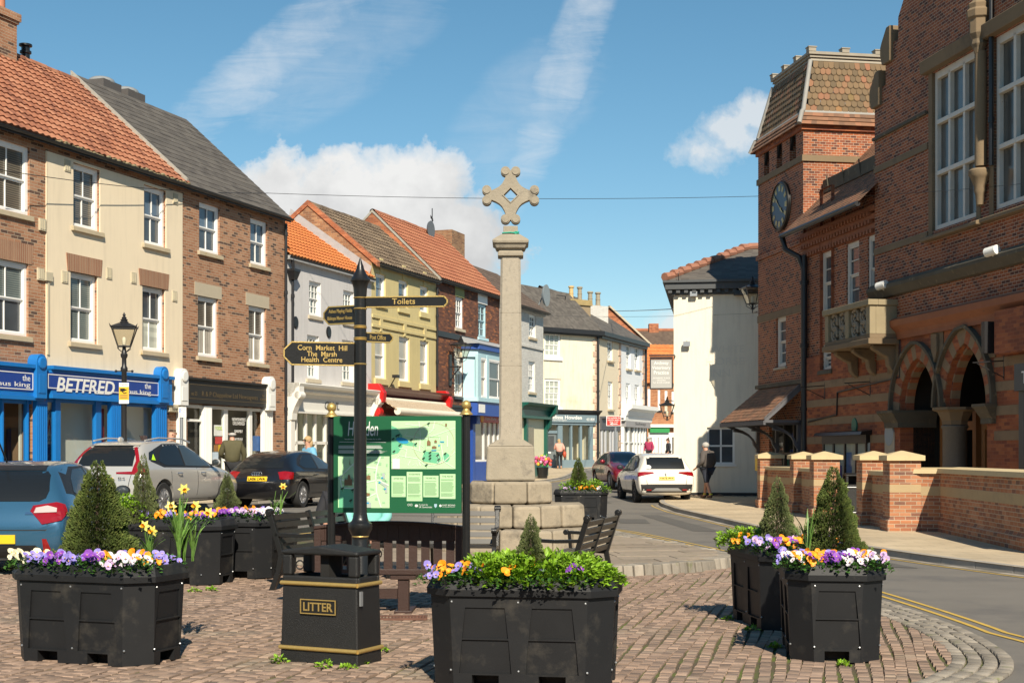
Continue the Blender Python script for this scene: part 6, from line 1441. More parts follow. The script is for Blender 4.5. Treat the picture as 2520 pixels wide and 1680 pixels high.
# capitals, column, doors in the porch
capp=[(-.10,-.42),(-.10,-.3),(-.16,-.22),(-.22,-.12),(-.28,-.06),(-.28,0)]
for a,b in ((A1[0]-.75,A1[0]+.16),(A2[1]-.16,A2[1]+.45)):
    mb=MB()
    for (p0,z0),(p1,z1) in zip(capp,capp[1:]): mb.hexa([(a+.1+p0*.3,yg+p0,zsp+z0),(b-.1-p0*.3,yg+p0,zsp+z0),(b-.1-p0*.3,yg+.9,zsp+z0),(a+.1+p0*.3,yg+.9,zsp+z0)],[(a+.1+p1*.3,yg+p1,zsp+z1),(b-.1-p1*.3,yg+p1,zsp+z1),(b-.1-p1*.3,yg+.9,zsp+z1),(a+.1+p1*.3,yg+.9,zsp+z1)])
    mb.obj("impost_capital",M_sandb,bh)
cc=(A1[1]+A2[0])/2;cw=(A2[0]-A1[1])/2
mb=MB();mb.lathe([(.32,0),(.32,.3),(.27,.38),(.27,zsp-.5),(.30,zsp-.46),(.30,zsp-.42),(.27,zsp-.4)],18,(cc,yg+.35,0));mb.obj("porch_column",pm("grey_granite",(0.13,0.115,0.095),.5,var=.3,scale=30),bh,smooth=40)
mb=MB();mb.lathe([(.29,-.4),(.30,-.3),(.38,-.15),(.40,-.1),(.52,-.06),(.52,0)],8,(cc,yg+.35,zsp));mb.obj("column_capital",M_sand,bh)
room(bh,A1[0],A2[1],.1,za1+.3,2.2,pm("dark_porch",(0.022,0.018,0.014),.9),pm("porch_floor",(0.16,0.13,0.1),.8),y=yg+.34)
M_oak=pm("oak_frame",(0.30,0.12,0.035),.5,var=.2)
mb=MB()
for x in (A1[0]+.22,A1[1]-.05,A2[0]-.05,A2[1]-.3): mb.box(x,x+.16,yg+.92,yg+1.12,0,zsp)
for a,b in ((A1[0]+.38,A1[1]-.05),(A2[0]+.11,A2[1]-.3)): mb.box(a,b,yg+.92,yg+1.1,zsp-.5,zsp-.3)
o_=mb.obj("door_frame",M_oak,bh)
mb=MB();x=A2[1]-.95;mb.box(x,x+.7,yg+1.2,yg+1.24,.3,zsp-1.0);mb.obj("glass_door",pm("frosted_panel",(0.22,0.21,0.19),.4),o_)
mb=MB();mb.tube([(x+.55,yg+1.15,.9),(x+.55,yg+1.1,1.7),(x+.62,yg+1.1,1.7),(x+.62,yg+1.15,.9)],.02,6);mb.obj("door_handle",M_steel,o_)
mb=MB();mb.box(x+.5,x+.66,yg+1.18,yg+1.19,1.75,2.0);mb.obj("door_notice",M_white,o_)
# shield panels between the arches
for px,py in ((2197,876),(2306,855),(2432,832)):
    s,z=ft.at(px,py,yg-.02);mb=MB();mb.box(s-.3,s+.3,yg-.03,yg,z-.42,z+.42);mb.prism([(s-.12,z+.3),(s+.12,z+.3),(s+.12,z-.1),(s,z-.34),(s-.12,z-.1)],'y',yg-.1,yg-.03);mb.obj("shield_panel",M_sand,bh,bevel=.01)
# balcony
Bz0,Bz1=ft.z(2017,848,-.9),ft.z(2017,765,-.9)
bs0,bs1=ft.s(2019,-.9)+.0,ft.s(2129,-.9);pj=.78
mb=MB();mb.box(bs0-.06,bs1+.06,-pj-.06,yg,Bz0-.2,Bz0-.06);mb.box(bs0,bs1,-pj,yg,Bz0-.06,Bz0+.05)
bal=mb.obj("balcony",M_sand,bh,bevel=.015)
mb=MB();mb.box(bs0-.05,bs1+.05,-pj-.06,-pj+.2,Bz1-.14,Bz1);mb.box(bs1-.2,bs1+.05,-pj+.2,yg,Bz1-.14,Bz1);mb.box(bs0-.05,bs0+.2,-pj+.2,yg,Bz1-.14,Bz1)
for x in (bs0,(bs0+bs1)/2-.1,bs1-.22): mb.box(x,x+.22,-pj,-pj+.16,Bz0+.05,Bz1-.14)
mb.box(bs1-.14,bs1,-pj+.16,yg,Bz0+.05,Bz1-.14);mb.box(bs0,bs0+.14,-pj+.16,yg,Bz0+.05,Bz1-.14)
mb.obj("balcony_rail",pm("lichen_sandstone",(0.29,0.235,0.145),.9,var=.2,scale=3,bump=.4,bscale=40),bal,bevel=.012)
mb=MB();h=Bz1-.14-Bz0-.05
for x0,x1 in ((bs0+.22,(bs0+bs1)/2-.1),((bs0+bs1)/2+.12,bs1-.22)):
    wq=(x1-x0)/2
    for i in range(2):
        cx=x0+wq*(i+.5)
        for r,zc in ((min(wq*.46,h*.27),Bz0+.05+h*.70),(min(wq*.46,h*.24),Bz0+.05+h*.25)):
            pts=[(cx+r*math.cos(2*math.pi*k/16),-pj+.08,zc+r*1.05*math.sin(2*math.pi*k/16)) for k in range(17)];mb.tube(pts,.05,6)
            mb.tube([(cx-r*.5,-pj+.08,zc),(cx,-pj+.08,zc+r*.5),(cx+r*.5,-pj+.08,zc),(cx,-pj+.08,zc-r*.5),(cx-r*.5,-pj+.08,zc)],.035,5)
    mb.box(x0,x1,-pj+.12,-pj+.15,Bz0+.05,Bz1-.14)
mb.obj("pierced_tracery",pm("grey_tracery",(0.27,0.225,0.165),.9,var=.25,scale=6),bal)
for x in (bs0+.3,(bs0+bs1)/2,bs1-.25):
    mb=MB();c=[(yg,Bz0-.2),(-pj+.15,Bz0-.2),(-pj+.15,Bz0-.3),(-pj+.35,Bz0-.42),(-.25,Bz0-.5),(-.22,Bz0-.7),(-.14,Bz0-.82),(yg,Bz0-.9)];mb.prism(c,'x',x-.11,x+.11);mb.obj("balcony_bracket",M_sand,bal,bevel=.03)
# notice board, plaques, brackets on the ground floor wall
na,nb_=nb;nz1=ft.z(2034,1072,-.2);nz0=nz1-1.75
nbd=ft.root("notice_board","black glazed notice board with leaflets on the hall wall left of the arches","notice board")
mb=MB();mb.box(na,nb_,-.14,-.03,nz0,nz0+.08);mb.box(na,nb_,-.14,-.03,nz1-.22,nz1);mb.prism([(-.34,nz1),(-.3,nz1+.08),(-.03,nz1+.12),(-.03,nz1)],'x',na-.1,nb_+.1)
for t in (0,.24,.5,.75,.96): x=na+(nb_-na)*t;mb.box(x,x+.08,-.12,-.03,nz0+.08,nz1-.22)
mb.obj("frame",M_black,nbd)
mb=MB();mb.box(na,nb_,-.08,-.031,nz0+.05,nz1-.2);mb.obj("pin_panel",pm("pin_panel",(0.50,0.52,0.48),.8),nbd)
for k,c_ in enumerate(((0.55,0.55,0.5),(0.3,0.45,0.45),(0.06,0.1,0.35),(0.10,0.2,0.45),(0.6,0.45,0.05),(0.5,0.55,0.55))):
    x=na+(nb_-na)*(.05,.28,.32,.54,.79,.8)[k];mb=MB();z=nz0+.25+(.5 if k % 2 else .15);mb.box(x,x+.32,-.095,-.081,z,z+.55);mb.obj("leaflet",pm("leaflet_%d" % k,c_,.6,var=.35,scale=9),nbd)
pane(nbd,na+.09,nb_,nz0+.08,nz1-.22,-.115,G_shop,"glass_pane")
for px,py,rr_,m_,lab in ((2188,1068,.24,"pale_blue_plaque","oval pale blue plaque on the hall wall beside the arches"),(2102,1046,.16,"green_plaque","small round green plaque above the hall notice board")):
    s,z=ft.at(px,py,yg-.03);mb=MB();rg=lambda r,y: [(s+r*math.cos(2*math.pi*k/24),y,z+r*1.2*math.sin(2*math.pi*k/24)) for k in range(24)]
    mb.loft([rg(rr_,yg-.001),rg(rr_,yg-.04),rg(rr_*.9,yg-.045)]);tag(mb.obj("wall_plaque",pm(m_,(0.30,0.35,0.38) if 'blue' in m_ else (0.04,0.16,0.10),.5),None,(ft.A.x,ft.A.y,0),(0,0,ft.ang)),lab,"plaque")
s,z=ft.at(2191,1105,yg);mb=MB();mb.box(s-.26,s+.26,yg-.03,yg-.001,z-.42,z+.42);tag(mb.obj("stone_tablet",M_lint,None,(ft.A.x,ft.A.y,0),(0,0,ft.ang)),"pale rectangular stone tablet below the oval plaque on the hall","plaque")
for px,py in ((2142,953),(2030,962),(2471,905)):
    s,z=ft.at(px,py,yg);mb=MB();mb.tube([(s,yg,z-.25),(s,yg,z+.25)],.018,5);mb.tube([(s,yg,z+.15),(s-.0,yg-.7,z+.1)],.014,5);mb.tube([(s,yg,z-.2),(s,yg-.6,z+.08)],.012,5);mb.obj("iron_bracket",M_gutter,bh)
mb=MB();mb.tube([(bs1+.1,yg-.03,Bz1),(bs1+.1,yg-.03,Bz0-1.0),(mw[3][1]+.5,yg-.03,Bz0-1.2),(mw[3][1]+.45,yg-.03,Bz0-1.8),(S0+.5,yg-.03,Bz0-1.95)],.025,5);mb.obj("wall_cable",M_gutter,bh)
# projecting shopfront at the right edge
xs=ft.s(2498,-.3);mb=MB();mb.box(xs+.05,SE,-.35,yg,ft.z(2500,962,-.3),ft.z(2500,896,-.3));so=mb.obj("shopfront",pm("slate_paint",(0.06,0.07,0.075),.5),bh)
text("lettering","T",xs+.35,xs+.55,ft.z(2500,945,-.35),ft.z(2500,915,-.35),-.36,M_white,so)
mb=MB();
for k in range(6): mb.box(xs+.05+k*.6,xs+.25+k*.6,-.25,yg,0,ft.z(2500,962,-.3))
mb.box(xs+.2,SE,-.2,-.1,0,.9);mb.obj("shop_frame",MATS["slate_paint"],so);pane(so,xs+.2,SE,.9,ft.z(2500,962,-.3),-.12,G_dark)
s0_=ft.s(2480,yg);mb=MB();mb.box(s0_,SE,yg-.3,y0,ft.z(2480,868,-.3),zgt+.1);mb.obj("oriel_pier",B_hall2,bh)
mb=MB();mb.box(ft.s(2448,-.1),ft.s(2456,-.1),-.4,yg,ft.z(2450,868,-.2),ft.z(2450,790,-.2));mb.obj("hanging_sign_edge",M_gutter,bh)
# --- forecourt wall with piers
KH2=KH
def pier(x,y,rz,label,w_=.62,h=1.42):
    o=thing("wall_pier",label,"wall pier",(x,y,G(x,y)+KH),rz,"brick piers of the hall forecourt wall")
    mb=MB();a=w_/2;mb.box(-a,a,-a,a,.26,.78);mb.box(-a,a,-a,a,.94,h);mb.obj("shaft",B_gard,o)
    mb=MB();mb.box(-a-.003,a+.003,-a-.003,a+.003,.78,.94);mb.obj("stone_band",M_band,o)
    mb=MB();b=a+.055;mb.box(-b,b,-b,b,-.05,.2);mb.hexa([(-b,-b,.2),(b,-b,.2),(b,b,.2),(-b,b,.2)],[(-a,-a,.27),(a,-a,.27),(a,a,.27),(-a,a,.27)]);mb.obj("plinth",B_gard,o)
    mb=MB();c=a+.07;mb.hexa([(-c,-c,h),(c,-c,h),(c,c,h),(-c,c,h)],[(-c,-c,h+.10),(c,-c,h+.10),(c,c,h+.10),(-c,c,h+.10)]);mb.hexa([(-c,-c,h+.10),(c,-c,h+.10),(c,c,h+.10),(-c,c,h+.10)],[(-.02,-.02,h+.2),(.02,-.02,h+.2),(.02,.02,h+.2),(-.02,.02,h+.2)]);mb.obj("cap",M_cope,o)
    return o
PR=R(-2.5)
def px_pier(pxl,pxr,Y): return (gx((pxl+pxr)/2,Y),Y)
PA,PB,PC,PD,PE=px_pier(1866,1921,40.4),px_pier(1947,2008,37.0),px_pier(1996,2062,33.9),px_pier(2116,2184,30.6),px_pier(2182,2256,28.3)
for P,lab in ((PA,"brick pier at the far end of the forecourt wall, next to the white inn"),(PB,"second brick pier of the forecourt wall, under the tower canopy"),(PC,"brick pier on the far side of the hall entrance gap, third along"),(PD,"brick pier on the near side of the hall entrance gap"),(PE,"near brick pier where the long forecourt wall begins")): pier(P[0],P[1],PR,lab)
def wall_run(a,b,label,h=1.18,th_=.34,z1=None):
    a,b=Vector(a),Vector(b);d=b-a;L_=d.length;o=thing("forecourt_wall",label,"wall",(a.x,a.y,G(*((a+b)/2))+KH),math.atan2(d.y,d.x),"runs of the hall forecourt wall")
    t=th_/2;mb=MB();mb.box(0,L_,-t,t,.26,.72);mb.box(0,L_,-t,t,.90,h);mb.obj("brickwork",B_gard,o)
    mb=MB();mb.box(0,L_,-t-.003,t+.003,.72,.90);mb.obj("stone_band",M_band,o)
    mb=MB();mb.box(0,L_,-t-.055,t+.055,-.1,.2);mb.hexa([(0,-t-.055,.2),(L_,-t-.055,.2),(L_,t+.055,.2),(0,t+.055,.2)],[(0,-t,.27),(L_,-t,.27),(L_,t,.27),(0,t,.27)]);mb.obj("plinth",B_gard,o)
    mb=MB();mb.hexa([(-.03,-t-.07,h),(L_+.03,-t-.07,h),(L_+.03,t+.07,h),(-.03,t+.07,h)],[(-.03,-t-.06,h+.09),(L_+.03,-t-.06,h+.09),(L_+.03,t+.06,h+.12),(-.03,t+.06,h+.12)]);mb.obj("coping",M_cope,o)
    return o
sh=lambda P,dx,dy: (P[0]+dx,P[1]+dy)
wall_run(sh(PA,.05,-.3),sh(PB,.05,.3),"short brick wall between the two farthest piers by the tower",1.1);wall_run(sh(PB,.05,-.3),sh(PC,.05,.3),"short brick wall from the canopy pier to the entrance pier",1.1);wall_run(sh(PD,.05,-.3),sh(PE,.05,.3),"short brick wall between the two piers nearest the camera side of the gap",1.1)
WP=(gx(2332,27.9),27.9)
wall_run(sh(PE,.2,-.08),WP,"sunlit angled brick wall with stone coping right of the near pier",1.16);wall_run(WP,(gx(2590,21.3),21.3),"long shaded brick wall running out of the picture on the right",1.17)
# forecourt paving behind the wall is the pavement sheet itself
# ---------------------------------------------------------------- street furniture
# --- finger post
PX,PY=gx(886.5,12.3),12.3
fp=thing("finger_post","tall black finger signpost with four gold edged arms in front of the green map board","signpost",(PX,PY,G(PX,PY)))
zp=lambda y: 1.65+(HY-y)/F*PY-G(PX,PY)
r0=.0555
mb=MB();mb.lathe([(.115,0),(.115,.06),(.10,.09),(.085,.14),(.085,zp(1365)),(.075,zp(1357)),(.075,zp(1330)),(.0733,zp(1328)),(.0733,zp(1318)),(.082,zp(1314)),(.092,zp(1308)),(.104,zp(1302)),(.108,zp(1294)),(.104,zp(1287)),(.09,zp(1284)),(.075,zp(1280)),(.068,zp(1275)),(r0+.004,zp(1262)),(r0,zp(1100)),(r0-.002,zp(780)),(r0-.002,zp(730))],20)
mb.obj("post",M_black,fp,smooth=40)
mb=MB();mb.lathe([(r0+.0,zp(732)),(r0+.004,zp(715)),(r0+.006,zp(708)),(.073,zp(697)),(.087,zp(692)),(.088,zp(688)),(.07,zp(682)),(.045,zp(668)),(.034,zp(661)),(.03,zp(655)),(.02,zp(648)),(.004,zp(634))],20);mb.obj("finial",M_black,fp,smooth=30)
mb=MB()
for y in (1316,1319): mb.lathe([(.074,zp(y+1.6)),(.0765,zp(y)),(.074,zp(y-1.6))],20)
for y in (733,760,803,807,832,836,896): mb.lathe([(r0-.002,zp(y+2.2)),(r0+.006,zp(y)),(r0-.002,zp(y-2.2))],20)
mb.obj("gold_rings",M_gold,fp,smooth=40)
def sign_arm(ang,ln,h,zc,lines,point_out=True):
    """arm pointing along angle ang from the post; lettering on the face towards the camera"""
    o=thing("tmp","x","x");bpy.data.objects.remove(o)
    M=Matrix.Translation((0,0,zc)) @ Matrix.Rotation(ang,4,'Z')
    flip=math.cos(ang) < 0
    L0=r0;tip=h*.33
    P=[(L0,-h/2),(L0+ln-tip,-h/2),(L0+ln,-h*.16),(L0+ln,h*.16),(L0+ln-tip,h/2),(L0,h/2)]
    mb=MB();mb.M=M;mb.prism(P,'y',-.012,.012);a=mb.obj("sign_arm",M_black,fp)
    mb=MB();mb.M=M;t=.011;c=((L0*2+ln)/2,0)
    for i in range(5):
        p,q=Vector(P[i]),Vector(P[i+1]);d=(q-p).normalized();n_=Vector((-d.y,d.x))
        mb.hexa([(p.x,-.016,p.y),(q.x,-.016,q.y),(q.x+n_.x*t,-.016,q.y+n_.y*t),(p.x+n_.x*t,-.016,p.y+n_.y*t)],[(p.x,.016,p.y),(q.x,.016,q.y),(q.x+n_.x*t,.016,q.y+n_.y*t),(p.x+n_.x*t,.016,p.y+n_.y*t)])
    mb.obj("arm_border",M_gold,a)
    Mt=M @ (Matrix.Rotation(math.pi,4,'Z') if flip else Matrix.Identity(4))
    for st,x0,x1,z0,z1 in lines:
        X0,X1=(L0+ln*x0,L0+ln*x1) if not flip else (-(L0+ln*x1),-(L0+ln*x0))
        text("lettering",st,X0,X1,z0*h,z1*h,-.0135,M_gold,a,extrude=.003,bold=.012,M=Mt)
    return a
k=PY/F
sign_arm(R(-6),(1108-903)*k/math.cos(R(6))*.985,25*k+.01,zp(744),[("Toilets",.32,.60,-.22,.30)])
sign_arm(R(194),(871-704)*k*1.03,58*k,zp(872),[("Corn  Market  Hill",.10,.80,.14,.36),("The  Marsh",.25,.67,-.12,.10),("Health  Centre",.17,.75,-.36,-.14)])
sign_arm(R(154),(871-797)*k*1.22,46*k,zp(773),[("Ashes Playing Fields",.06,.82,.06,.32),("Bishops Manor House",.06,.86,-.32,-.06)])
sign_arm(R(28),(960-902)*k*1.22,25*k,zp(829),[("Post Office",.12,.72,-.22,.26)])
# --- map board
BYc=13.72
bx0,bx1=gx(818.5,BYc),gx(1137,BYc);rzb=math.atan2(-.22,bx1-bx0);bc=((bx0+bx1)/2,BYc)
mbd=thing("map_board","dark green town map board on two black posts with gold ball finials","map board",(bc[0],bc[1],G(*bc)),rzb)
hw=(bx1-bx0)/2/math.cos(rzb);zq=lambda y: 1.65+(HY-y)/F*BYc-G(*bc)
Z0,Z1=zq(1261.5),zq(1023.5)
M_grn=pm("board_green",(0.014,0.105,0.045),.35,var=.05)
mb=MB();mb.box(-hw,hw,-.02,.02,Z0,Z1);mb.obj("panel",M_grn,mbd,bevel=.004)
for x in (-hw-.035,hw+.04):
    mb=MB();mb.lathe([(.039,0),(.039,zq(1020))],16,(x,.03,0));p=mb.obj("post",M_black,mbd,smooth=40)
    zt_=zq(1026) if x < 0 else zq(1022)
    mb=MB();mb.lathe([(.04,zt_),(.066,zt_+.006),(.066,zt_+.014),(.05,zt_+.028),(.033,zt_+.05),(.03,zt_+.062)]+[(.048*math.sin(math.pi*q/10),zt_+.10-.048*math.cos(math.pi*q/10)) for q in range(2,10)]+[(.001,zt_+.148)],18,(x,.03,0));mb.obj("ball_finial",M_gold,p,smooth=50)
bw_=lambda u:-hw+2*hw*(u-518)/1042.0      # zoomed board coordinates to metres
bz_=lambda v: Z1-(Z1-Z0)*(v-404)/776.0
M_mint=pm("mint_print",(0.46,0.72,0.40),.5,var=.06,scale=9);M_mid=pm("mid_green_print",(0.14,0.48,0.27),.5,var=.05);M_road=pm("map_road",(0.66,0.80,0.66),.5);M_blk=pm("map_block",(0.30,0.52,0.30),.5);M_water=pm("map_blue",(0.02,0.30,0.55),.5);M_ink=pm("dark_print",(0.02,0.06,0.03),.6);M_mtxt=pm("grey_green_print",(0.16,0.30,0.15),.6);M_silver=pm("white_print",(0.72,0.74,0.70),.4);M_tan=pm("tan_print",(0.22,0.13,0.06),.6)
def rect(name,u0,v0,u1,v1,mat,lay,par=mbd):
    mb=MB();y=-.0205-.0012*lay;mb.box(bw_(u0),bw_(u1),y,y+.001,bz_(v1),bz_(v0));return mb.obj(name,mat,par)
mp1=rect("map_sheet",557,726,980,1140,M_mint,1);mp2=rect("map_sheet",995,443,1514,827,M_mint,1)
def flat(name,shapes,mat,lay,par):
    mb=MB();y=-.0205-.0012*lay
    for P in shapes: mb.poly([(bw_(u),y,bz_(v)) for u,v in P])
    o=mb.obj(name,mat,par);return o
def strip(P,w_):
    out=[]
    for (a,b),(c,d) in zip(P,P[1:]):
        L_=math.hypot(c-a,d-b);nx,ny=-(d-b)/L_*w_/2,(c-a)/L_*w_/2;out.append([(a+nx,b+ny),(a-nx,b-ny),(c-nx,d-ny),(c+nx,d+ny)])
    return out
def ell(cx,cy,a,b,n=22,rot=0): return [(cx+a*math.cos(t)*math.cos(rot)-b*math.sin(t)*math.sin(rot),cy+a*math.cos(t)*math.sin(rot)+b*math.sin(t)*math.cos(rot)) for t in (-2*math.pi*k/n for k in range(n))]
flat("park_area",[[(996,480),(1040,500),(1085,560),(1085,650),(1050,700),(996,712)],[(1060,590),(1190,620),(1205,648),(1130,640),(1050,625)],[(1265,685),(1380,695),(1400,750),(1380,785),(1250,765),(1245,745)],ell(1438,735,30,36)],M_mid,2,mp2)
flat("pond",[ell(1085,600,52,22,rot=.25)],M_water,3,mp2)
rd=random.Random(5);S=[]
for P in ([(996,770),(1060,720),(1140,735),(1210,745),(1260,790),(1330,800),(1420,770),(1512,690)],[(1100,560),(1180,570),(1270,585),(1400,540),(1512,500)],[(1220,445),(1232,560),(1225,680)],[(1380,560),(1400,640),(1420,765),(1512,822)],[(1110,470),(1210,480),(1300,500)],[(1060,660),(1120,670),(1110,740)],[(1160,660),(1240,690)],[(1450,560),(1450,650)],[(1130,800),(1150,760)],[(1230,800),(1215,750)],[(1350,445),(1330,520),(1270,560)]): S += strip(P,5)
for k in range(18):
    u,v=rd.uniform(1120,1500),rd.uniform(455,800);S += strip([(u,v),(u+rd.uniform(-40,40),v+rd.uniform(-30,30))],3)
flat("roads",[[(min(1512,max(997,u)),min(826,max(445,v))) for u,v in P] for P in S],M_road,4,mp2)
ringp=[ell(1340,625,166,166,60)]
flat("boundary_ring",strip(ringp[0]+ringp[0][:1],2.0),pm("map_pink",(0.55,0.25,0.22),.6),5,mp2)
tr=lambda u,v,s=1.0: [[(u-2*s,v+16*s),(u+2*s,v+16*s),(u+1*s,v-2*s),(u-1*s,v-2*s)],ell(u,v-4*s,9*s,6*s,9),ell(u-7*s,v+1*s,6*s,4*s,8),ell(u+6*s,v-9*s,6*s,5*s,8)]
flat("trees",sum([tr(u,v) for u,v in ((1040,565),(1055,560),(1065,640),(1195,630),(1158,598),(1010,590),(1018,690),(1265,690),(1310,700),(1310,725),(1310,748),(1258,745),(1372,720),(1380,755),(1432,708),(1280,800),(1298,468))],[]),M_ink,6,mp2)
flat("town_centre",[[(1285,640),(1285,610),(1295,592),(1305,600),(1316,612),(1316,640)],[(1345,618),(1345,600),(1356,594),(1366,602),(1366,618)],[(1325,664),(1325,648),(1342,642),(1363,648),(1363,664)],[(1294,590),(1296,552),(1298,590)],[(1433,486),(1433,464),(1447,464),(1447,486)]],M_tan,6,mp2)
flat("map_frame",strip([(1270,570),(1392,572),(1394,674),(1272,676),(1270,570)],1.6),M_mtxt,6,mp2)
flat("map_key",[[(1005,826),(1005,745),(1064,745),(1064,826)]],M_silver,5,mp2)
flat("blue_labels",[[(1390,615),(1390,606),(1425,606),(1425,615)],[(1322,683),(1322,674),(1362,674),(1362,683)],ell(1383,640,6,9,10)],M_water,6,mp2)
flat("park_area",[[(565,1090),(578,970),(680,980),(680,1139),(565,1139)],[(680,980),(740,985),(740,1139),(680,1139)]],M_mid,2,mp1)
S=[]
for P in ([(907,727),(880,800),(868,880),(875,1020),(912,1138)],[(560,910),(680,790),(740,745)],[(560,905),(700,950),(790,935),(890,915),(975,960)],[(680,800),(760,810),(870,820)],[(790,1060),(875,1020)],[(575,910),(590,980),(700,985)]): S += strip(P,9)
flat("roads",[[(min(978,max(558,u)),min(1138,max(727,v))) for u,v in P] for P in S],M_road,4,mp1)
S=[]
for k in range(46):
    u,v=rd.uniform(565,960),rd.uniform(735,1120);a,b=rd.uniform(6,22),rd.uniform(4,12);t=rd.uniform(-.5,.5)
    if v > 975 and u < 745: continue
    q=[(-a,-b),(-a,b),(a,b),(a,-b)];S.append([(min(978,max(558,u+x*math.cos(t)-y*math.sin(t))),min(1138,max(728,v+x*math.sin(t)+y*math.cos(t)))) for x,y in q])
flat("buildings",S,M_blk,3,mp1)
flat("minster",[[(610,960),(610,920),(622,905),(634,918),(640,880),(648,870),(656,880),(664,915),(674,905),(674,960)],[(794,910),(794,885),(810,876),(826,882),(826,915)],[(790,1045),(790,1018),(820,1022),(820,1045)],[(652,790),(655,742),(659,790)]],M_tan,6,mp1)
flat("blue_labels",[[(u,v+12),(u,v),(u+18,v),(u+18,v+12)] for u,v in ((912,893),(935,982),(890,930),(795,1095))],M_water,6,mp1)
flat("car_park",[[(915,930),(965,965),(965,1020),(945,1020),(940,970),(905,945)],[(790,1138),(790,1070),(832,1100),(832,1138)],[(920,905),(920,860),(945,860),(945,905)]],pm("map_grey",(0.38,0.44,0.40),.6),5,mp1)
flat("trees",sum([tr(u,v,1.1) for u,v in ((594,990),(663,1085),(678,1000))],[]),M_ink,6,mp1)
for i,(u0,v0,u1,v1,tt) in enumerate(((996,884,1112,1051,"HOWDEN MARSH"),(1120,850,1247,1083,"HOWDEN MINSTER"),(1255,880,1378,1051,"THE SHIRE HALL"),(1388,866,1514,1064,"THE ASHES"))):
    cd=rect("text_card",u0,v0,u1,v1,M_mint,1)
    text("lettering",tt,bw_(u0+18),bw_(u1-18),bz_(v0+26),bz_(v0+13),-.0225,M_ink,cd,extrude=.0004)
    S=[];v=v0+42
    while v < v1-14:
        if rd.random() > .12: S.append([(u0+9,v+3.2),(u1-9-rd.uniform(0,22),v+3.2),(u1-9-rd.uniform(0,22),v),(u0+9,v)])
        v += 7.4
    flat("text_lines",S,M_mtxt,2,cd)
text("lettering","Howden",bw_(638),bw_(886),bz_(562),bz_(446),-.0215,M_silver,mbd,extrude=.0006,shear=.18)
text("lettering","Howden information   with all Howden has to offer",bw_(612),bw_(912),bz_(592),bz_(583),-.0215,M_silver,mbd,extrude=.0006)
S=strip([(568,610),(950,614)],3)
for v in (640,650,659,678,687,696): S.append([(560,v+4),(rd.uniform(900,965),v+4),(rd.uniform(900,965),v),(560,v)])
flat("text_lines",S,M_silver,1,mbd)
text("lettering","Funded by",bw_(1220),bw_(1292),bz_(1120),bz_(1106),-.0215,M_silver,mbd,extrude=.0006);text("lettering","UK Government",bw_(1220),bw_(1327),bz_(1137),bz_(1122),-.0215,M_silver,mbd,extrude=.0006);text("lettering","EAST RIDING",bw_(1410),bw_(1512),bz_(1121),bz_(1108),-.0215,M_silver,mbd,extrude=.0006);text("lettering","OF YORKSHIRE COUNCIL",bw_(1410),bw_(1510),bz_(1131),bz_(1126),-.0215,M_silver,mbd,extrude=.0006)
flat("logo_rings",strip(ell(1135,1113,8,8)+ell(1135,1113,8,8)[:1],2.5)+strip(ell(1157,1113,8,8)+ell(1157,1113,8,8)[:1],2.5)+[ell(1199,1120,14,12,6),ell(1393,1119,10,10)],M_silver,1,mbd)
flat("shield_logo",[[(1343,1105),(1343,1124),(1354,1137),(1365,1124),(1365,1105)]],pm("shield_blue",(0.35,0.5,0.6),.5),1,mbd)
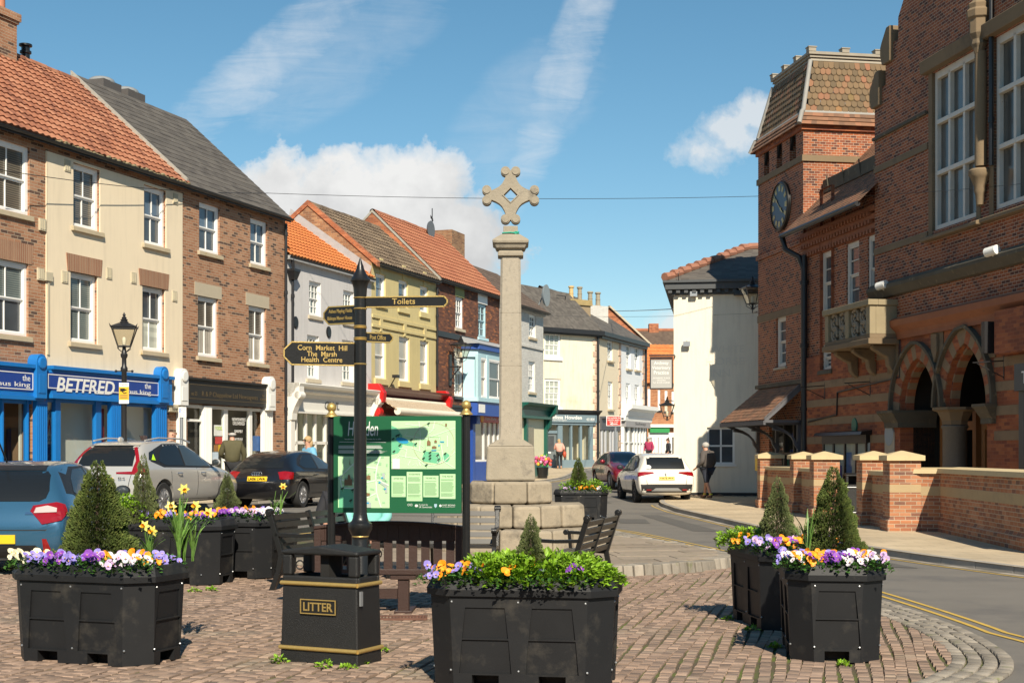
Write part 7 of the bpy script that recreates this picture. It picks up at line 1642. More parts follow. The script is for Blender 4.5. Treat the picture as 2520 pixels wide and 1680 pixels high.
# --- litter bin
def litter_bin(loc_,rz,label,plate=True,W_=.72,D_=.36,H=.93):
    o=thing("litter_bin",label,"litter bin",loc_,rz)
    hw_,hd=W_/2,D_/2
    mb=MB();mb.hexa([(-hw_+.0,-hd,.0),(hw_,-hd,.0),(hw_,hd,.0),(-hw_,hd,.0)],[(-hw_+.015,-hd+.012,H*.69),(hw_-.015,-hd+.012,H*.69),(hw_-.015,hd-.012,H*.69),(-hw_+.015,hd-.012,H*.69)]);mb.obj("body",M_cast,o,bevel=.012,seg=3)
    # hood with openings on all four sides
    z0,z1=H*.69,H*.93;a,b=hw_-.012,hd-.010
    mb=MB();pw=.085
    for sx in (-1,1):
        for sy in (-1,1): mb.box(min(sx*a,sx*(a-pw)),max(sx*a,sx*(a-pw)),min(sy*b,sy*(b-.06)),max(sy*b,sy*(b-.06)),z0+.06,z1)
    for s_ in (-1,1):
        mb.box(-a,a,min(s_*b,s_*(b-.03)),max(s_*b,s_*(b-.03)),z0,z0+.06);mb.box(min(s_*a,s_*(a-.03)),max(s_*a,s_*(a-.03)),-b+.03,b-.03,z0,z0+.06)
    mb.obj("hood",M_cast,o,bevel=.016,seg=3)
    mb=MB();mb.box(-a+.05,a-.05,-b+.05,b-.05,.3,z0+.02);mb.box(-.04,.04,-b+.08,b-.08,z0,z1);mb.obj("liner",M_dark,o)
    mb=MB();n=10
    for k in range(n):
        x0,x1=-a-.006+(2*a+.012)*k/n,-a-.006+(2*a+.012)*(k+1)/n;h0,h1=(.075*(1-((2*k/n)-1)**2),.075*(1-((2*(k+1)/n)-1)**2))
        mb.hexa([(x0,-b-.006,z1),(x1,-b-.006,z1),(x1,b+.006,z1),(x0,b+.006,z1)],[(x0,-b-.006,z1+.03+h0*.25),(x1,-b-.006,z1+.03+h1*.25),(x1,b+.006,z1+.03+h1*.25),(x0,b+.006,z1+.03+h0*.25)])
    mb=MB();P=[(-a-.008,z1),(a+.008,z1),(a+.008,z1+.035),(a*.5,z1+.055),(0,z1+.075),(-a*.5,z1+.055),(-a-.008,z1+.035)]
    mb.prism(P,'y',-b-.008,b+.008);mb.obj("roof",M_cast,o,bevel=.018,seg=3)
    for z,e in ((z0-.0,.004),(H*.145,.012)):
        mb=MB();x,y=hw_+e-.012,hd+e-.010;P=[(-x,-y,z),(x,-y,z),(x,y,z),(-x,y,z),(-x,-y,z)]
        for p,q in zip(P,P[1:]): mb.tube([p,q],.017,10)
        mb.obj("gold_rail",M_gold if plate else M_steel,o,smooth=40)
    if plate:
        mb=MB();zc=H*.50;yf=-hd+.006;mb.box(-.165,.165,yf-.010,yf+.004,zc-.058,zc+.058);pl=mb.obj("name_plate",M_black,o,bevel=.003)
        mb=MB();
        for q in ((-.165,.165,zc-.058,zc-.050),(-.165,.165,zc+.050,zc+.058),(-.165,-.157,zc-.05,zc+.05),(.157,.165,zc-.05,zc+.05)): mb.box(q[0],q[1],yf-.016,yf-.0105,q[2],q[3])
        mb.obj("plate_rim",M_gold,pl);text("lettering","LITTER",-.135,.135,zc-.033,zc+.033,yf-.0105,M_gold,pl,extrude=.005,bold=.012)
        mb=MB();mb.box(hw_-.004,hw_+.012,-hd+.03,-hd+.06,H*.52,H*.64);mb.obj("hinge",M_steel,o)
    return o
bl=W(790,1639,11.05);ang=math.atan2(-.32,.655)
nc=Vector((-1.185,10.68));u_=Vector((math.cos(ang),math.sin(ang)));v_=Vector((-u_.y,u_.x));cN=nc-u_*.36+v_*.18
litter_bin((cN.x,cN.y,G(*cN)),ang,"black litter bin with gold rails and a LITTER plate, front of the square")
x,y=gx(2098,33.5),33.5;litter_bin((x+.05,y,G(x,y)+KH),R(-96),"plain black litter bin in the entrance gap below the hall notice board",False,.6,.5,1.1)
# --- benches
M_slat=pm("dark_bench_slat",(0.030,0.026,0.022),.4,var=.3,scale=12);M_brnw=pm("brown_bench_wood",(0.040,0.019,0.014),.5,var=.25,scale=10,bump=.3,bscale=60);M_worn=pm("worn_bench_slat",(0.10,0.085,0.06),.55,var=.3,scale=12)
def iron_bench(loc_,rz,label,L_=1.75,slat=None):
    """cast iron ends with scrolls, slatted seat and back; sits facing local +y? back at y=0, seat towards +y"""
    o=thing("iron_bench",label,"bench",loc_,rz,"black cast iron benches around the cross")
    for x in (0,L_/2,L_):
        mb=MB();w_=.028 if x != L_/2 else .018
        def bar(P,h=.045):
            for (a,b),(c,d) in zip(P,P[1:]):
                v=Vector((c-a,d-b)).normalized();n_=Vector((-v.y,v.x))*h/2
                q=[(a+n_.x,b+n_.y),(a-n_.x,b-n_.y),(c-n_.x,d-n_.y),(c+n_.x,d+n_.y)];mb.hexa([(x-w_,*p) for p in q],[(x+w_,*p) for p in q])
        bar([(-.17,.90),(-.02,.42),(-.06,.22),(-.15,.0)],.06)
        if x != L_/2:
            bar([(-.02,.42),(.46,.44),(.50,.38),(.44,.2),(.5,.0)]);bar([(-.10,.66),(.2,.65),(.46,.66)],.04);bar([(.46,.66),(.44,.44)],.035)
            mb.tube([(x-.04,-.175,.915),(x+.04,-.175,.915)],.042,12);mb.tube([(x-.045,-.175,.915),(x+.045,-.175,.915)],.02,8);mb.tube([(x-.035,.50,.66),(x+.035,.50,.66)],.035,10)
            for k in range(3): mb.tube([(x,.08+.13*k+.05*math.cos(t),.32+.05*math.sin(t)) for t in (2*math.pi*j/10 for j in range(11))],.010,5)
        else: bar([(-.02,.42),(.46,.44)],.03)
        mb.obj("bench_end" if x != L_/2 else "middle_support",M_black,o,bevel=.004)
    for k in range(5):
        t=k/4;y,z=-.155+.125*t,.85-.36*t;mb=MB();mb.hexa([(.01,y-.006,z-.032),(L_-.01,y-.006,z-.032),(L_-.01,y+.022,z-.026),(.01,y+.022,z-.026)],[(.01,y-.03,z+.028),(L_-.01,y-.03,z+.028),(L_-.01,y-.002,z+.034),(.01,y-.002,z+.034)]);mb.obj("back_slat",slat or M_slat,o)
    for k in range(6): y=.02+.08*k;mb=MB();mb.box(.01,L_-.01,y,y+.06,.435,.46);mb.obj("seat_slat",slat or M_slat,o)
    return o
# right bench: near end px 1450, far end px 1525, seat to the left
pN,pF=Vector((.69,15.9)),Vector((1.17,17.58));d=pF-pN;iron_bench((pN.x,pN.y,G(*pN)),math.atan2(d.y,d.x),"black iron bench with its slatted back to the right, beside the round platform",d.length,M_worn)
pN,pF=Vector((-2.62,15.95)),Vector((-2.02,17.75));d=pN-pF;iron_bench((pF.x,pF.y,G(*pF)),math.atan2(d.y,d.x),"black iron bench with its slatted back to the left, beside the rear planter",d.length)
pN,pF=Vector((-.2,18.15)),Vector((-1.9,18.25));d=pF-pN;iron_bench((pN.x,pN.y,G(*pN)+.0),math.atan2(d.y,d.x),"black iron bench facing the camera, half hidden behind the map board",d.length)
# brown memorial bench, its back to the camera
bY=14.15;xa,xb=gx(774,bY),gx(1138,bY);zg_=G((xa+xb)/2,bY)
wb=thing("wooden_bench","dark brown slatted bench with a curved top rail, seen from behind under the board","bench",((xa+xb)/2,bY,zg_),R(-1.5))
hw_=(xb-xa)/2;zz=lambda y: 1.65+(HY-y)/F*bY-zg_
mb=MB();n=14;zt0=zz(1293)
for k in range(n):
    t0,t1=2*k/n-1,2*(k+1)/n-1;c0,c1=.05*(1-t0*t0),.05*(1-t1*t1);x0,x1=hw_*t0,hw_*t1
    mb.hexa([(x0,-.05,zt0-.15),(x1,-.05,zt0-.15),(x1,.0,zt0-.15),(x0,.0,zt0-.15)],[(x0,-.055,zt0+c0-.03),(x1,-.055,zt0+c1-.03),(x1,.0,zt0+c1-.03),(x0,.0,zt0+c0-.03)])
    mb.hexa([(x0,-.075,zt0+c0-.03),(x1,-.075,zt0+c1-.03),(x1,.03,zt0+c1-.03),(x0,.03,zt0+c0-.03)],[(x0,-.075,zt0+c0),(x1,-.075,zt0+c1),(x1,.03,zt0+c1),(x0,.03,zt0+c0)])
mb.obj("top_rail",M_brnw,wb,bevel=.004)
for k in range(11): x=-hw_+.12+(2*hw_-.24)*k/10;mb=MB();mb.box(x-.043,x+.043,-.04,-.012,zz(1400),zt0-.15);mb.obj("back_slat",M_brnw,wb)
for x in (-hw_+.035,hw_-.035): mb=MB();mb.box(x-.035,x+.035,-.06,.01,.40,zt0-.01);mb.obj("back_post",M_brnw,wb,bevel=.004)
mb=MB();mb.box(-hw_,hw_,-.055,.0,zz(1412),zz(1399));mb.obj("lower_rail",M_brnw,wb,bevel=.004)
for k in range(4): y=.04+.115*k;mb=MB();mb.box(-hw_-.02,hw_+.22,y,y+.10,.42,.455);mb.obj("seat_slat",M_brnw,wb,bevel=.004)
for x in (-hw_+.28,hw_-.62+.02):
    mb=MB();mb.box(x-.055,x+.055,-.02,.10,.04,.42);mb.box(x-.09,x+.09,-.05,.52,.0,.045);mb.box(x-.13,x+.13,-.04,.5,.36,.419);mb.obj("leg",M_brnw,wb,bevel=.005)
mb=MB();mb.box(-hw_+.33,hw_-.655,.02,.07,.16,.26);mb.obj("stretcher",M_brnw,wb)
# cast drain grate in the setts
gp_=W(980,1531,13.6);mb=MB();x,y=gx(985,13.65),13.65
for k in range(14): mb.box(-.22+k*.033,-.22+k*.033+.016,-.10,.10,.0,.02)
mb.box(-.25,.25,-.13,-.10,0,.022);mb.box(-.25,.25,.10,.13,0,.022);mb.box(-.25,-.222,-.1,.1,0,.022);mb.box(.24,.265,-.1,.1,0,.022)
tag(mb.obj("drain_grate",pm("rusty_iron",(0.13,0.06,0.04),.8,var=.4,scale=20),None,(x,y,G(x,y)+.022),R(4) and (0,0,R(4))),"rusty iron drain grate set in the setts in front of the brown bench","drain")
# --- lantern heads
M_lglass=clearglass("lantern_glass",(0.93,0.90,0.82),.10)
def lantern(parent,x,y,z,s=1.0,six=False):
    """tapered four sided lantern: z is the bottom of the glass"""
    q=lambda a,zz: [(x+sx*a*s,y+sy*a*s,z+zz*s) for sx,sy in ((-1,-1),(1,-1),(1,1),(-1,1))]
    mb=MB()
    for i in range(4): mb.tube([q(.13,0)[i],q(.255,.40)[i]],.012*s,6)
    for a,zz in ((.13,0),(.255,.40)): P=q(a,zz);[mb.tube([P[i],P[(i+1) % 4]],.012*s,6) for i in range(4)]
    f=mb.obj("lantern_frame",M_gutter,parent)
    mb=MB();mb.loft([q(.125,.01),q(.248,.39)],caps=False);mb.obj("lantern_glass",M_lglass,f)
    mb=MB();mb.loft([q(.28,.40),q(.285,.415),q(.25,.43),q(.11,.50),q(.09,.505)]);mb.lathe([(.09*s,.505*s),(.095*s,.53*s),(.065*s,.55*s),(.08*s,.575*s),(.045*s,.60*s),(.055*s,.62*s),(.022*s,.655*s),(.036*s,.68*s),(.004*s,.74*s)],10,(x,y,z))
    for sx,sy in ((-1,-1),(1,-1),(1,1),(-1,1)): mb.hexa([(x+sx*.24*s,y+sy*.27*s,z+.41*s),(x+sx*.28*s,y+sy*.28*s,z+.41*s),(x+sx*.27*s,y+sy*.24*s,z+.41*s)],[(x+sx*.30*s,y+sy*.30*s,z+.48*s)]*3)
    mb.obj("lantern_roof",M_gutter,f,smooth=30)
    mb=MB();mb.lathe([(.03*s,.0),(.04*s,.05*s),(.05*s,.16*s),(.03*s,.2*s)],10,(x,y,z));mb.obj("lamp_bulb",pm("lamp_white",(0.75,0.72,0.62),.3),f,smooth=50)
    mb=MB();mb.lathe([(.05*s,-.14*s),(.03*s,-.1*s),(.03*s,-.02*s),(.11*s,0)],10,(x,y,z))
    for i in range(4): p=q(.13,0)[i];mb.tube([p,(x+(p[0]-x)*1.0,y+(p[1]-y)*1.0,z-.05*s),(x,y,z-.16*s)],.009*s,5)
    mb.obj("lantern_cradle",M_gutter,f)
    return f
LY=30.2;lx=gx(305.5,LY);lz=G(lx,LY);zz=lambda y: 1.65+(HY-y)/F*LY-lz
lp=thing("street_lamp","black lamp post with a four sided lantern before the cream house","street lamp",(lx,LY,lz),R(12))
mb=MB();mb.lathe([(.13,0),(.13,.5),(.10,.6),(.07,.75),(.06,1.2),(.055,zz(915)),(.075,zz(912)),(.075,zz(905)),(.05,zz(900)),(.048,zz(882)),(.07,zz(878)),(.078,zz(872)),(.05,zz(867)),(.04,zz(858)),(.035,zz(848))],14)
mb.tube([(-.17,0,zz(913)),(.17,0,zz(913))],.014,6);mb.ball((-.17,0,zz(913)),.03,8,6);mb.ball((.17,0,zz(913)),.03,8,6);mb.obj("post",M_gutter,lp,smooth=40)
lantern(lp,0,0,zz(852),1.0)
M_amber=pm("amber_sign",(0.70,0.42,0.02),.45,var=.04)
cs=thing("warning_sign","white and amber camera warning sign strapped to the lamp post","sign",(lx,LY,lz),R(0))
mb=MB();k=LY/F;hx=12*k;mb.box(-hx+.02,hx+.02,-.09,-.075,zz(993),zz(942));pl=mb.obj("plate",M_white,cs)
mb=MB();mb.box(-hx+.02,hx+.02,-.093,-.0905,zz(984),zz(952));mb.obj("amber_field",M_amber,pl)
text("lettering","WARNING",-hx+.04,hx,zz(949),zz(944),-.0905,pm("red_print",(0.5,.04,.03),.5),pl,extrude=.001)
mb=MB();mb.box(-.06,.04,-.096,-.0935,zz(963),zz(956));mb.box(.04,.08,-.096,-.0935,zz(961),zz(958));mb.tube([(-.02,-.095,zz(963)),(.03,-.095,zz(968)),(.08,-.095,zz(966))],.01,5);mb.obj("camera_symbol",M_black,pl)
S=MB();[S.box(-hx+.045,hx-.005,-.0955,-.0935,zz(y),zz(y-1.6)) for y in (973,976.5,980)];S.obj("text_lines",M_tan,pl)
# parking sign pole
KY=31.5;kx_=gx(447,KY);kz=G(kx_,KY);zz=lambda y: 1.65+(HY-y)/F*KY-kz
ps_=thing("parking_sign","small white and blue parking sign on a grey pole before the newsagent","sign",(kx_,KY,kz),0)
mb=MB();mb.lathe([(.04,0),(.04,zz(1000))],12);mb.obj("pole",M_steel,ps_,smooth=40)
hx=9.5*KY/F;mb=MB();mb.box(-hx+.03,hx+.03,-.06,-.045,zz(1026.5),zz(1001.5));pl=mb.obj("plate",M_white,ps_)
mb=MB();mb.box(-hx+.05,-.01,-.063,-.0605,zz(1015),zz(1004));mb.obj("blue_square",pm("sign_blue",(0.02,0.12,0.50),.4),pl);text("lettering","P",-hx+.06,-.02,zz(1013.5),zz(1005.5),-.0635,M_white,pl,extrude=.001)
text("lettering","Mon - Sat\n8am - 6pm\n1 hour",.0,hx+.02,zz(1015),zz(1003),-.0605,M_black,pl,extrude=.001);text("lettering","No return\nwithin 1 hour",-hx+.05,hx+.01,zz(1025),zz(1018),-.0605,M_black,pl,extrude=.001)
# red width sign
RY=74.0;rx=gx(1510,RY);rz_=G(rx,RY);zz=lambda y: 1.65+(HY-y)/F*RY-rz_
rs=thing("width_sign","red rectangular width restriction sign on a grey pole at the street corner","sign",(rx,RY,rz_),0)
mb=MB();mb.lathe([(.06,0),(.06,zz(1030))],10,(.1,0,0));mb.obj("pole",M_steel,rs,smooth=40)
hx=18.3*RY/F;mb=MB();mb.box(-hx,hx,-.12,-.09,zz(1047.5),zz(1023.5));pl=mb.obj("plate",pm("signal_red",(0.62,0.03,0.02),.45),rs)
mb=MB()
for q in ((-hx,hx,zz(1047.5),zz(1046.5)),(-hx,hx,zz(1024.5),zz(1023.5)),(-hx,-hx+.03,zz(1046.5),zz(1024.5)),(hx-.03,hx,zz(1046.5),zz(1024.5))): mb.box(q[0],q[1],-.125,-.1205,q[2],q[3])
mb.box(-.1,.2,-.125,-.1205,zz(1043.4),zz(1042));mb.prism([(-.22,zz(1042.7)),(-.05,zz(1045.4)),(-.05,zz(1040))],'y',-.125,-.1205);mb.obj("border_and_arrow",M_white,pl)
for st,y0,y1,w_ in (("Not suitable for",1030,1025.5,.88),("vehicles wider",1035,1030.8,.8),("than 1.2m",1039.8,1035.8,.56)): text("lettering",st,-hx*w_,hx*w_,zz(y0),zz(y1),-.1205,M_white,pl,extrude=.003)
# wall lanterns
wl=thing("wall_lantern","black bracket lantern on the dark red brick house","wall lantern",(*f6.w(f6.s(1106),0,0)[:2],0),f6.ang)
fl=f6;s0_=f6.s(1100);pr=1.0
pr=.5;zL=1.65+(HY-884)/F*56.5
mb=MB();mb.box(-.12,.12,-.06,0,zL-1.1,zL+.15);mb.tube([(0,-.05,zL-.35),(0,-pr,zL-.35)],.03,6);mb.tube([(0,-.05,zL-.9),(0,-.25,zL-.6),(0,-pr,zL-.35),(0,-pr,zL-.15)],.025,6);mb.obj("bracket",M_gutter,wl)
lantern(wl,0,-pr,zL,1.25)
wl2=thing("wall_lantern","grey bracket lantern on the far corner of the clock tower, before the white inn","wall lantern",(ft.A.x,ft.A.y,0),ft.ang+R(90))
zL=1.65+(HY-743)/F*43.7;xL=gx(1844,43.9)
mb=MB();dxl=.42;mb.tube([(0.0,0.1,zL-.30),(0,.1+dxl,zL-.30),(0,.1+dxl,zL-.12)],.022,6);mb.obj("bracket",M_gutter,wl2)
lantern(wl2,0,.1+dxl,zL,1.2)
mb=MB();o3=wl2
wl3=thing("wall_lantern","black lantern hanging from a bracket at the left edge of the white inn","wall lantern",(fi.A.x,fi.A.y,0),fi.ang)
zL=fi.z(1643,1024,-.1);mb=MB();mb.tube([(0,-.1,fi.z(1643,986)),(-.3,-.1,fi.z(1643,986))],.018,6);mb.obj("bracket",M_gutter,wl3);lantern(wl3,-.22,-.1,zL,.92)
# vet sign hanging from the inn
vs_=thing("hanging_sign","grey hanging practice sign projecting from the left edge of the white inn","sign",(fi.A.x,fi.A.y,0),fi.ang)
vx0,vx1=fi.s(1599,-.5),fi.s(1656,-.5);z0,z1=fi.z(1620,957.5,-.5),fi.z(1620,883,-.5)
mb=MB();mb.box(vx0,vx1,-.53,-.47,z0,z1);pl=mb.obj("frame",M_gutter,vs_);mb=MB();mb.box(vx0+.04,vx1-.04,-.535,-.531,z0+.04,z1-.03);mb.obj("sign_panel",pm("silver_grey_panel",(0.40,0.395,0.375),.5,var=.06),pl)
mb=MB();mb.tube([(vx0-.02,-.5,z1+.12),(vx1+.05,-.5,z1+.12),(vx1+.05,0,z1+.12)],.03,6);mb.box(vx0,vx1,-.56,-.46,z1+.01,z1+.07);mb.obj("bracket",M_gutter,vs_)
for st,y0,y1,w_ in (("Archway",899,889,.68),("Veterinary",910.5,901,.86),("Practice",921,912,.7),("74 MARKET PLACE",932,928.5,.8),("HOWDEN",937.5,934,.4),("Tel. 01430 430046",943,939.5,.8)):
    c_=(vx0+vx1)/2;h_=(vx1-vx0)/2*w_*.92;text("lettering",st,c_-h_,c_+h_,fi.z(1620,y0,-.5),fi.z(1620,y1,-.5),-.5355,M_white,pl,extrude=.002,bold=.01 if y0 < 925 else 0)
# flower bucket by the green shop
fbx,fby=gx(1335,63.5),63.5
fb=thing("flower_bucket","black bucket of bright cut flowers on the pavement by the green shopfront","flowers",(fbx,fby,G(fbx,fby)+.1))
mb=MB();mb.lathe([(.22,0),(.28,.5),(.26,.5),(.2,.1)],14);mb.obj("bucket",M_black,fb,smooth=40)
for k,c_ in enumerate(((0.6,0.1,0.25),(0.7,0.45,0.03),(0.55,0.08,0.05),(0.65,0.35,0.45))):
    mb=MB();rd=random.Random(k)
    for q in range(14): a=rd.random()*6.28;r=rd.random()**.5*.38;mb.ball((r*math.cos(a),r*math.sin(a),.75+.35*rd.random()-(r*.4)),.075,6,4)
    mb.obj("blooms",pm("bloom_%d" % k,c_,.7),fb)
mb=MB();rd=random.Random(9)
for q in range(50): a=rd.random()*6.28;r=rd.random()*.35;z=.5+rd.random()*.5;mb.poly([(r*math.cos(a),r*math.sin(a),z),(r*math.cos(a)+.08,r*math.sin(a),z+.05),(r*math.cos(a)+.05,r*math.sin(a)+.06,z+.16)])
mb.obj("leaves",pm("cut_leaves",(0.08,0.28,0.03),.7),fb)
# overhead wires
def wire(P,r,label,sag=.25,n=14):
    mb=MB();a,b=Vector(P[0]),Vector(P[1]);mb.tube([a.lerp(b,t/n)-Vector((0,0,sag*4*(t/n)*(1-t/n))) for t in range(n+1)],r,5);tag(mb.obj("overhead_wire",M_gutter),label,"wire")
pA=ROW.w(ROW.s(652),-.1,ROW.z(652,476));pB=Vector(W(1868,483,43.5))
wire((pA,pB),.008,"thin black wire from the slate roofed house across to the clock tower",.12)
wire((ROW.w(ROW.s(-40),-.4,ROW.z(0,432)),ROW.w(ROW.s(652),-.1,ROW.z(652,476))),.009,"black wire running along below the eaves of the cream house",.15)
wire((W(1340,775,66),W(1868,770,44)),.006,"thin pale wire from the white brick house to the clock tower",.1)
wire((W(1512,765,88),W(1660,760,47.5)),.016,"short black wire from the street roofs to the white inn",.02)
wire((W(1868,486,43.5),W(2520,452,28.0)),.005,"thin grey wire crossing the face of the tall hall",.1)
# ---------------------------------------------------------------- planters and plants
def evaluated(o):
    dg=bpy.context.evaluated_depsgraph_get();me=bpy.data.meshes.new_from_object(o.evaluated_get(dg));bpy.data.objects.remove(o);return me
def cut(mb,cutter,mat,name,smooth=None,sub=0):
    a=mb.obj("tmp_a",mat);b=cutter.obj("tmp_b",mat)
    if sub: m=a.modifiers.new('s','SUBSURF');m.levels=m.render_levels=sub
    m=a.modifiers.new('b','BOOLEAN');m.object=b;m.operation='DIFFERENCE';m.solver='EXACT'
    me=evaluated(a);bpy.data.objects.remove(b);me.name=name;me.materials.clear();me.materials.append(mat)
    if smooth: me.polygons.foreach_set('use_smooth',[True]*len(me.polygons));me.set_sharp_from_angle(angle=R(smooth))
    return me
M_plant=pm("black_planter_plastic",(0.0125,0.013,0.0145),0.55,var=0.25,scale=5,bump=0.12,bscale=160,col2=(0.065,0.058,0.048),c2amt=(0.56,0.84),c2scale=3.5,spec=0.35)
M_soil=pm("dark_soil",(0.03,0.02,0.013),.95,var=.4,scale=20,bump=.8,bscale=60)
PL,PW,PH,PC=1.31,.74,.765,.17
def octa(l,w_,c,z): l,w_=l/2,w_/2;return [(-l+c,-w_,z),(l-c,-w_,z),(l,-w_+c,z),(l,w_-c,z),(l-c,w_,z),(-l+c,w_,z),(-l,w_-c,z),(-l,-w_+c,z)]
def pl_meshes():
    mb=MB();mb.loft([octa(PL-.05,PW-.05,PC,0),octa(PL,PW,PC,.64)])
    ct=MB()
    def pocket(M):
        ct.M=M
        for (z0,z1,w0,w1,d) in ((.10,.335,.185,.165,.032),(.345,.56,.163,.14,.020)): ct.hexa([(-w0,-.05,z0),(w0,-.05,z0),(w0,d+.012,z0),(-w0,d+.012,z0)],[(-w1,-.05,z1),(w1,-.05,z1),(w1,d-.006,z1),(-w1,d-.006,z1)])
        ct.box(-.095,.095,-.05,.16,-.05,.088)
    T_=Matrix.Translation
    for rz,off,n in ((0,PW/2,2),(math.pi,PW/2,2),(math.pi/2,PL/2,1),(-math.pi/2,PL/2,1)):
        for k in range(n): pocket(Matrix.Rotation(rz,4,'Z') @ T_((((k-.5)*.47) if n == 2 else 0,-off,0)))
    body=cut(mb,ct,M_plant,"planter_body")
    mb=MB();mb.loft([octa(PL+.02,PW+.02,PC,.635),octa(PL+.045,PW+.045,PC,.64),octa(PL+.05,PW+.05,PC,.685),octa(PL-.02,PW-.02,PC,PH-.008),octa(PL-.04,PW-.04,PC,PH),octa(PL-.12,PW-.12,PC,PH-.005),octa(PL-.13,PW-.13,PC,PH-.09)],caps=False)
    rim=mb.mesh("rim",M_plant)
    mb=MB();mb.poly(octa(PL-.1,PW-.1,PC,PH-.045));soil=mb.mesh("soil",M_soil)
    bt_=[]
    for x,y,a in ((-.52,0,0),):
        pass
    mb=MB()
    for rz,off,xs in ((0,PW/2,(-.47,0,.47)),(math.pi,PW/2,(-.47,0,.47)),(math.pi/2,PL/2,(-.17,.17)),(-math.pi/2,PL/2,(-.17,.17))):
        mb.M=Matrix.Rotation(rz,4,'Z')
        for x in xs:
            for z,o_ in ((.60,.003),(.12,.022)): mb.ball((x*(1 if z > .5 else 1.02),-off+o_,z),.009,6,4)
    return body,rim,soil,mb.mesh("bolt_heads",M_steel)
PBODY,PRIM,PSOIL,PBOLT=pl_meshes()
def planter(x,y,rz,label):
    o=thing("planter",label,"planter",(x,y,G(x,y)+.024),rz,"black plastic planters round the square")
    b=link_mesh("body",PBODY,o);link_mesh("rim",PRIM,o);link_mesh("soil",PSOIL,o);q=link_mesh("bolt_heads",PBOLT,b);q['kind']='stuff';return o
M_con=[pm("conifer_needles_%s" % n,c,.85,var=.3,scale=14,col2=c2,c2amt=(.5,.7),c2scale=18,island=.35) for n,c,c2 in (("dark",(0.078,0.112,0.020),(0.14,0.155,0.035)),("grey",(0.115,0.145,0.05),(0.17,0.17,0.06)))]
M_bark=pm("bark",(0.07,0.045,0.03),.9)
def conifer_mesh(seed,n,mat,lean=0.0,prof=None):
    """unit cone 1 high, 0.5 radius: lumpy crown of short needle tufts"""
    rd=random.Random(seed);mb=MB();lumps=[(rd.random()**1.3,rd.random()*6.283,rd.uniform(.3,1.3)) for k in range(60)]
    for k in range(n):
        z=1-math.sqrt(rd.random());a=rd.random()*6.283
        r=.42*(1-z)**.82*(1-.15*math.exp(-((z-.05)/.05)**2))+.015
        r *= .86+.36*max((math.cos(a-la)*.5+.5)**6*math.exp(-((z-lz)/.06)**2)*ls for lz,la,ls in lumps)-.10*rd.random()
        dp=.72+.28*math.sqrt(rd.random())+(.16*rd.random() if rd.random() < .10 else 0);x,y=r*dp*math.cos(a)+lean*z,r*dp*math.sin(a)
        d=Vector((math.cos(a),math.sin(a),rd.uniform(.1,1.1))).normalized();s=rd.uniform(.022,.042)*(1.0 if z < .85 else .7);p=Vector((x,y,z))
        t=d.cross(Vector((rd.uniform(-1,1),rd.uniform(-1,1),rd.uniform(-1,1)))).normalized();b=d.cross(t)
        c0=mb.add(p-d*s*.3)
        for q in range(4):
            an=q*1.571+rd.random()*.6;o=(t*math.cos(an)+b*math.sin(an));i1=mb.add(p+d*s*rd.uniform(.4,.9)+o*s*.62);i2=mb.add(p+d*s*rd.uniform(.9,1.4)+o*s*.18);mb.face((c0,i1,i2))
    return mb.mesh("crown",mat)
CONS=[conifer_mesh(1,5600,M_con[0]),conifer_mesh(2,4300,M_con[1],.03),conifer_mesh(3,3600,M_con[1],-.04)]
mb=MB();mb.lathe([(.03,-.05),(.02,.5),(.004,.95)],7);TRK=mb.mesh("trunk",M_bark)
def conifer(x,y,z,h,wid,kind,rz,label):
    o=thing("conifer",label,"conifer",(x,y,z),rz,"small cone shaped conifers in the planters");o.scale=(wid,wid,h)
    link_mesh("crown",CONS[kind],o);link_mesh("trunk",TRK,o);return o
def leafm(name,c,c2): return pm(name,c,.55,var=.25,scale=20,col2=c2,c2amt=(.45,.65),c2scale=25,island=.3)
M_leaf=leafm("bright_leaf",(0.155,0.30,0.012),(0.24,0.38,0.025));M_pleaf=leafm("pansy_leaf",(0.035,0.11,0.015),(0.06,0.15,0.02));M_stem=leafm("daffodil_leaf",(0.10,0.21,0.035),(0.16,0.27,0.06))
def leaves(mb,rd,c,rx,ry,rz_,n,s,droop=0.0):
    for k in range(n):
        a=rd.random()*6.283;u=rd.random();q=math.sqrt(rd.random())
        p=Vector((c[0]+rx*q*math.cos(a),c[1]+ry*q*math.sin(a),c[2]+rz_*math.sqrt(max(0,1-q*q))*rd.uniform(.55,1.08)))
        d=Vector((math.cos(a)*q,math.sin(a)*q,rd.uniform(-.2,.9)));d=(d+Vector((rd.uniform(-.7,.7),rd.uniform(-.7,.7),rd.uniform(-.3,.5)))).normalized();t=d.cross(Vector((rd.uniform(-.4,.4),rd.uniform(-.4,.4),1))).normalized();l=s*rd.uniform(.7,1.4);w_=l*.36;nn=t.cross(d)*l*.12
        i=[mb.add(v) for v in (p,p+d*l*.45+t*w_+nn,p+d*l,p+d*l*.45-t*w_+nn,p+d*l*.5)];mb.face((i[0],i[1],i[4]));mb.face((i[1],i[2],i[4]));mb.face((i[2],i[3],i[4]));mb.face((i[3],i[0],i[4]))
def shrub(x,y,z,rx,ry,h,n,rz,label,seed=1):
    rd=random.Random(seed);mb=MB();leaves(mb,rd,(0,0,0),rx,ry,h,n,.042)
    for k in range(9): a=rd.random()*6.283;q=rd.uniform(.3,.95);leaves(mb,rd,(rx*q*math.cos(a),ry*q*math.sin(a),h*.55*(1-q*.7)),.12,.12,h*.62,n//14,.04)
    o=thing("leafy_shrub",label,"shrub",(x,y,z),rz);mb.obj("foliage",M_leaf,o)
    mb=MB();[mb.tube([(0,0,-.08),(rx*.5*math.cos(t),ry*.5*math.sin(t),h*.6)],.006,5) for t in (0,1.2,2.4,3.6,4.8)];mb.obj("stems",M_bark,o);return o
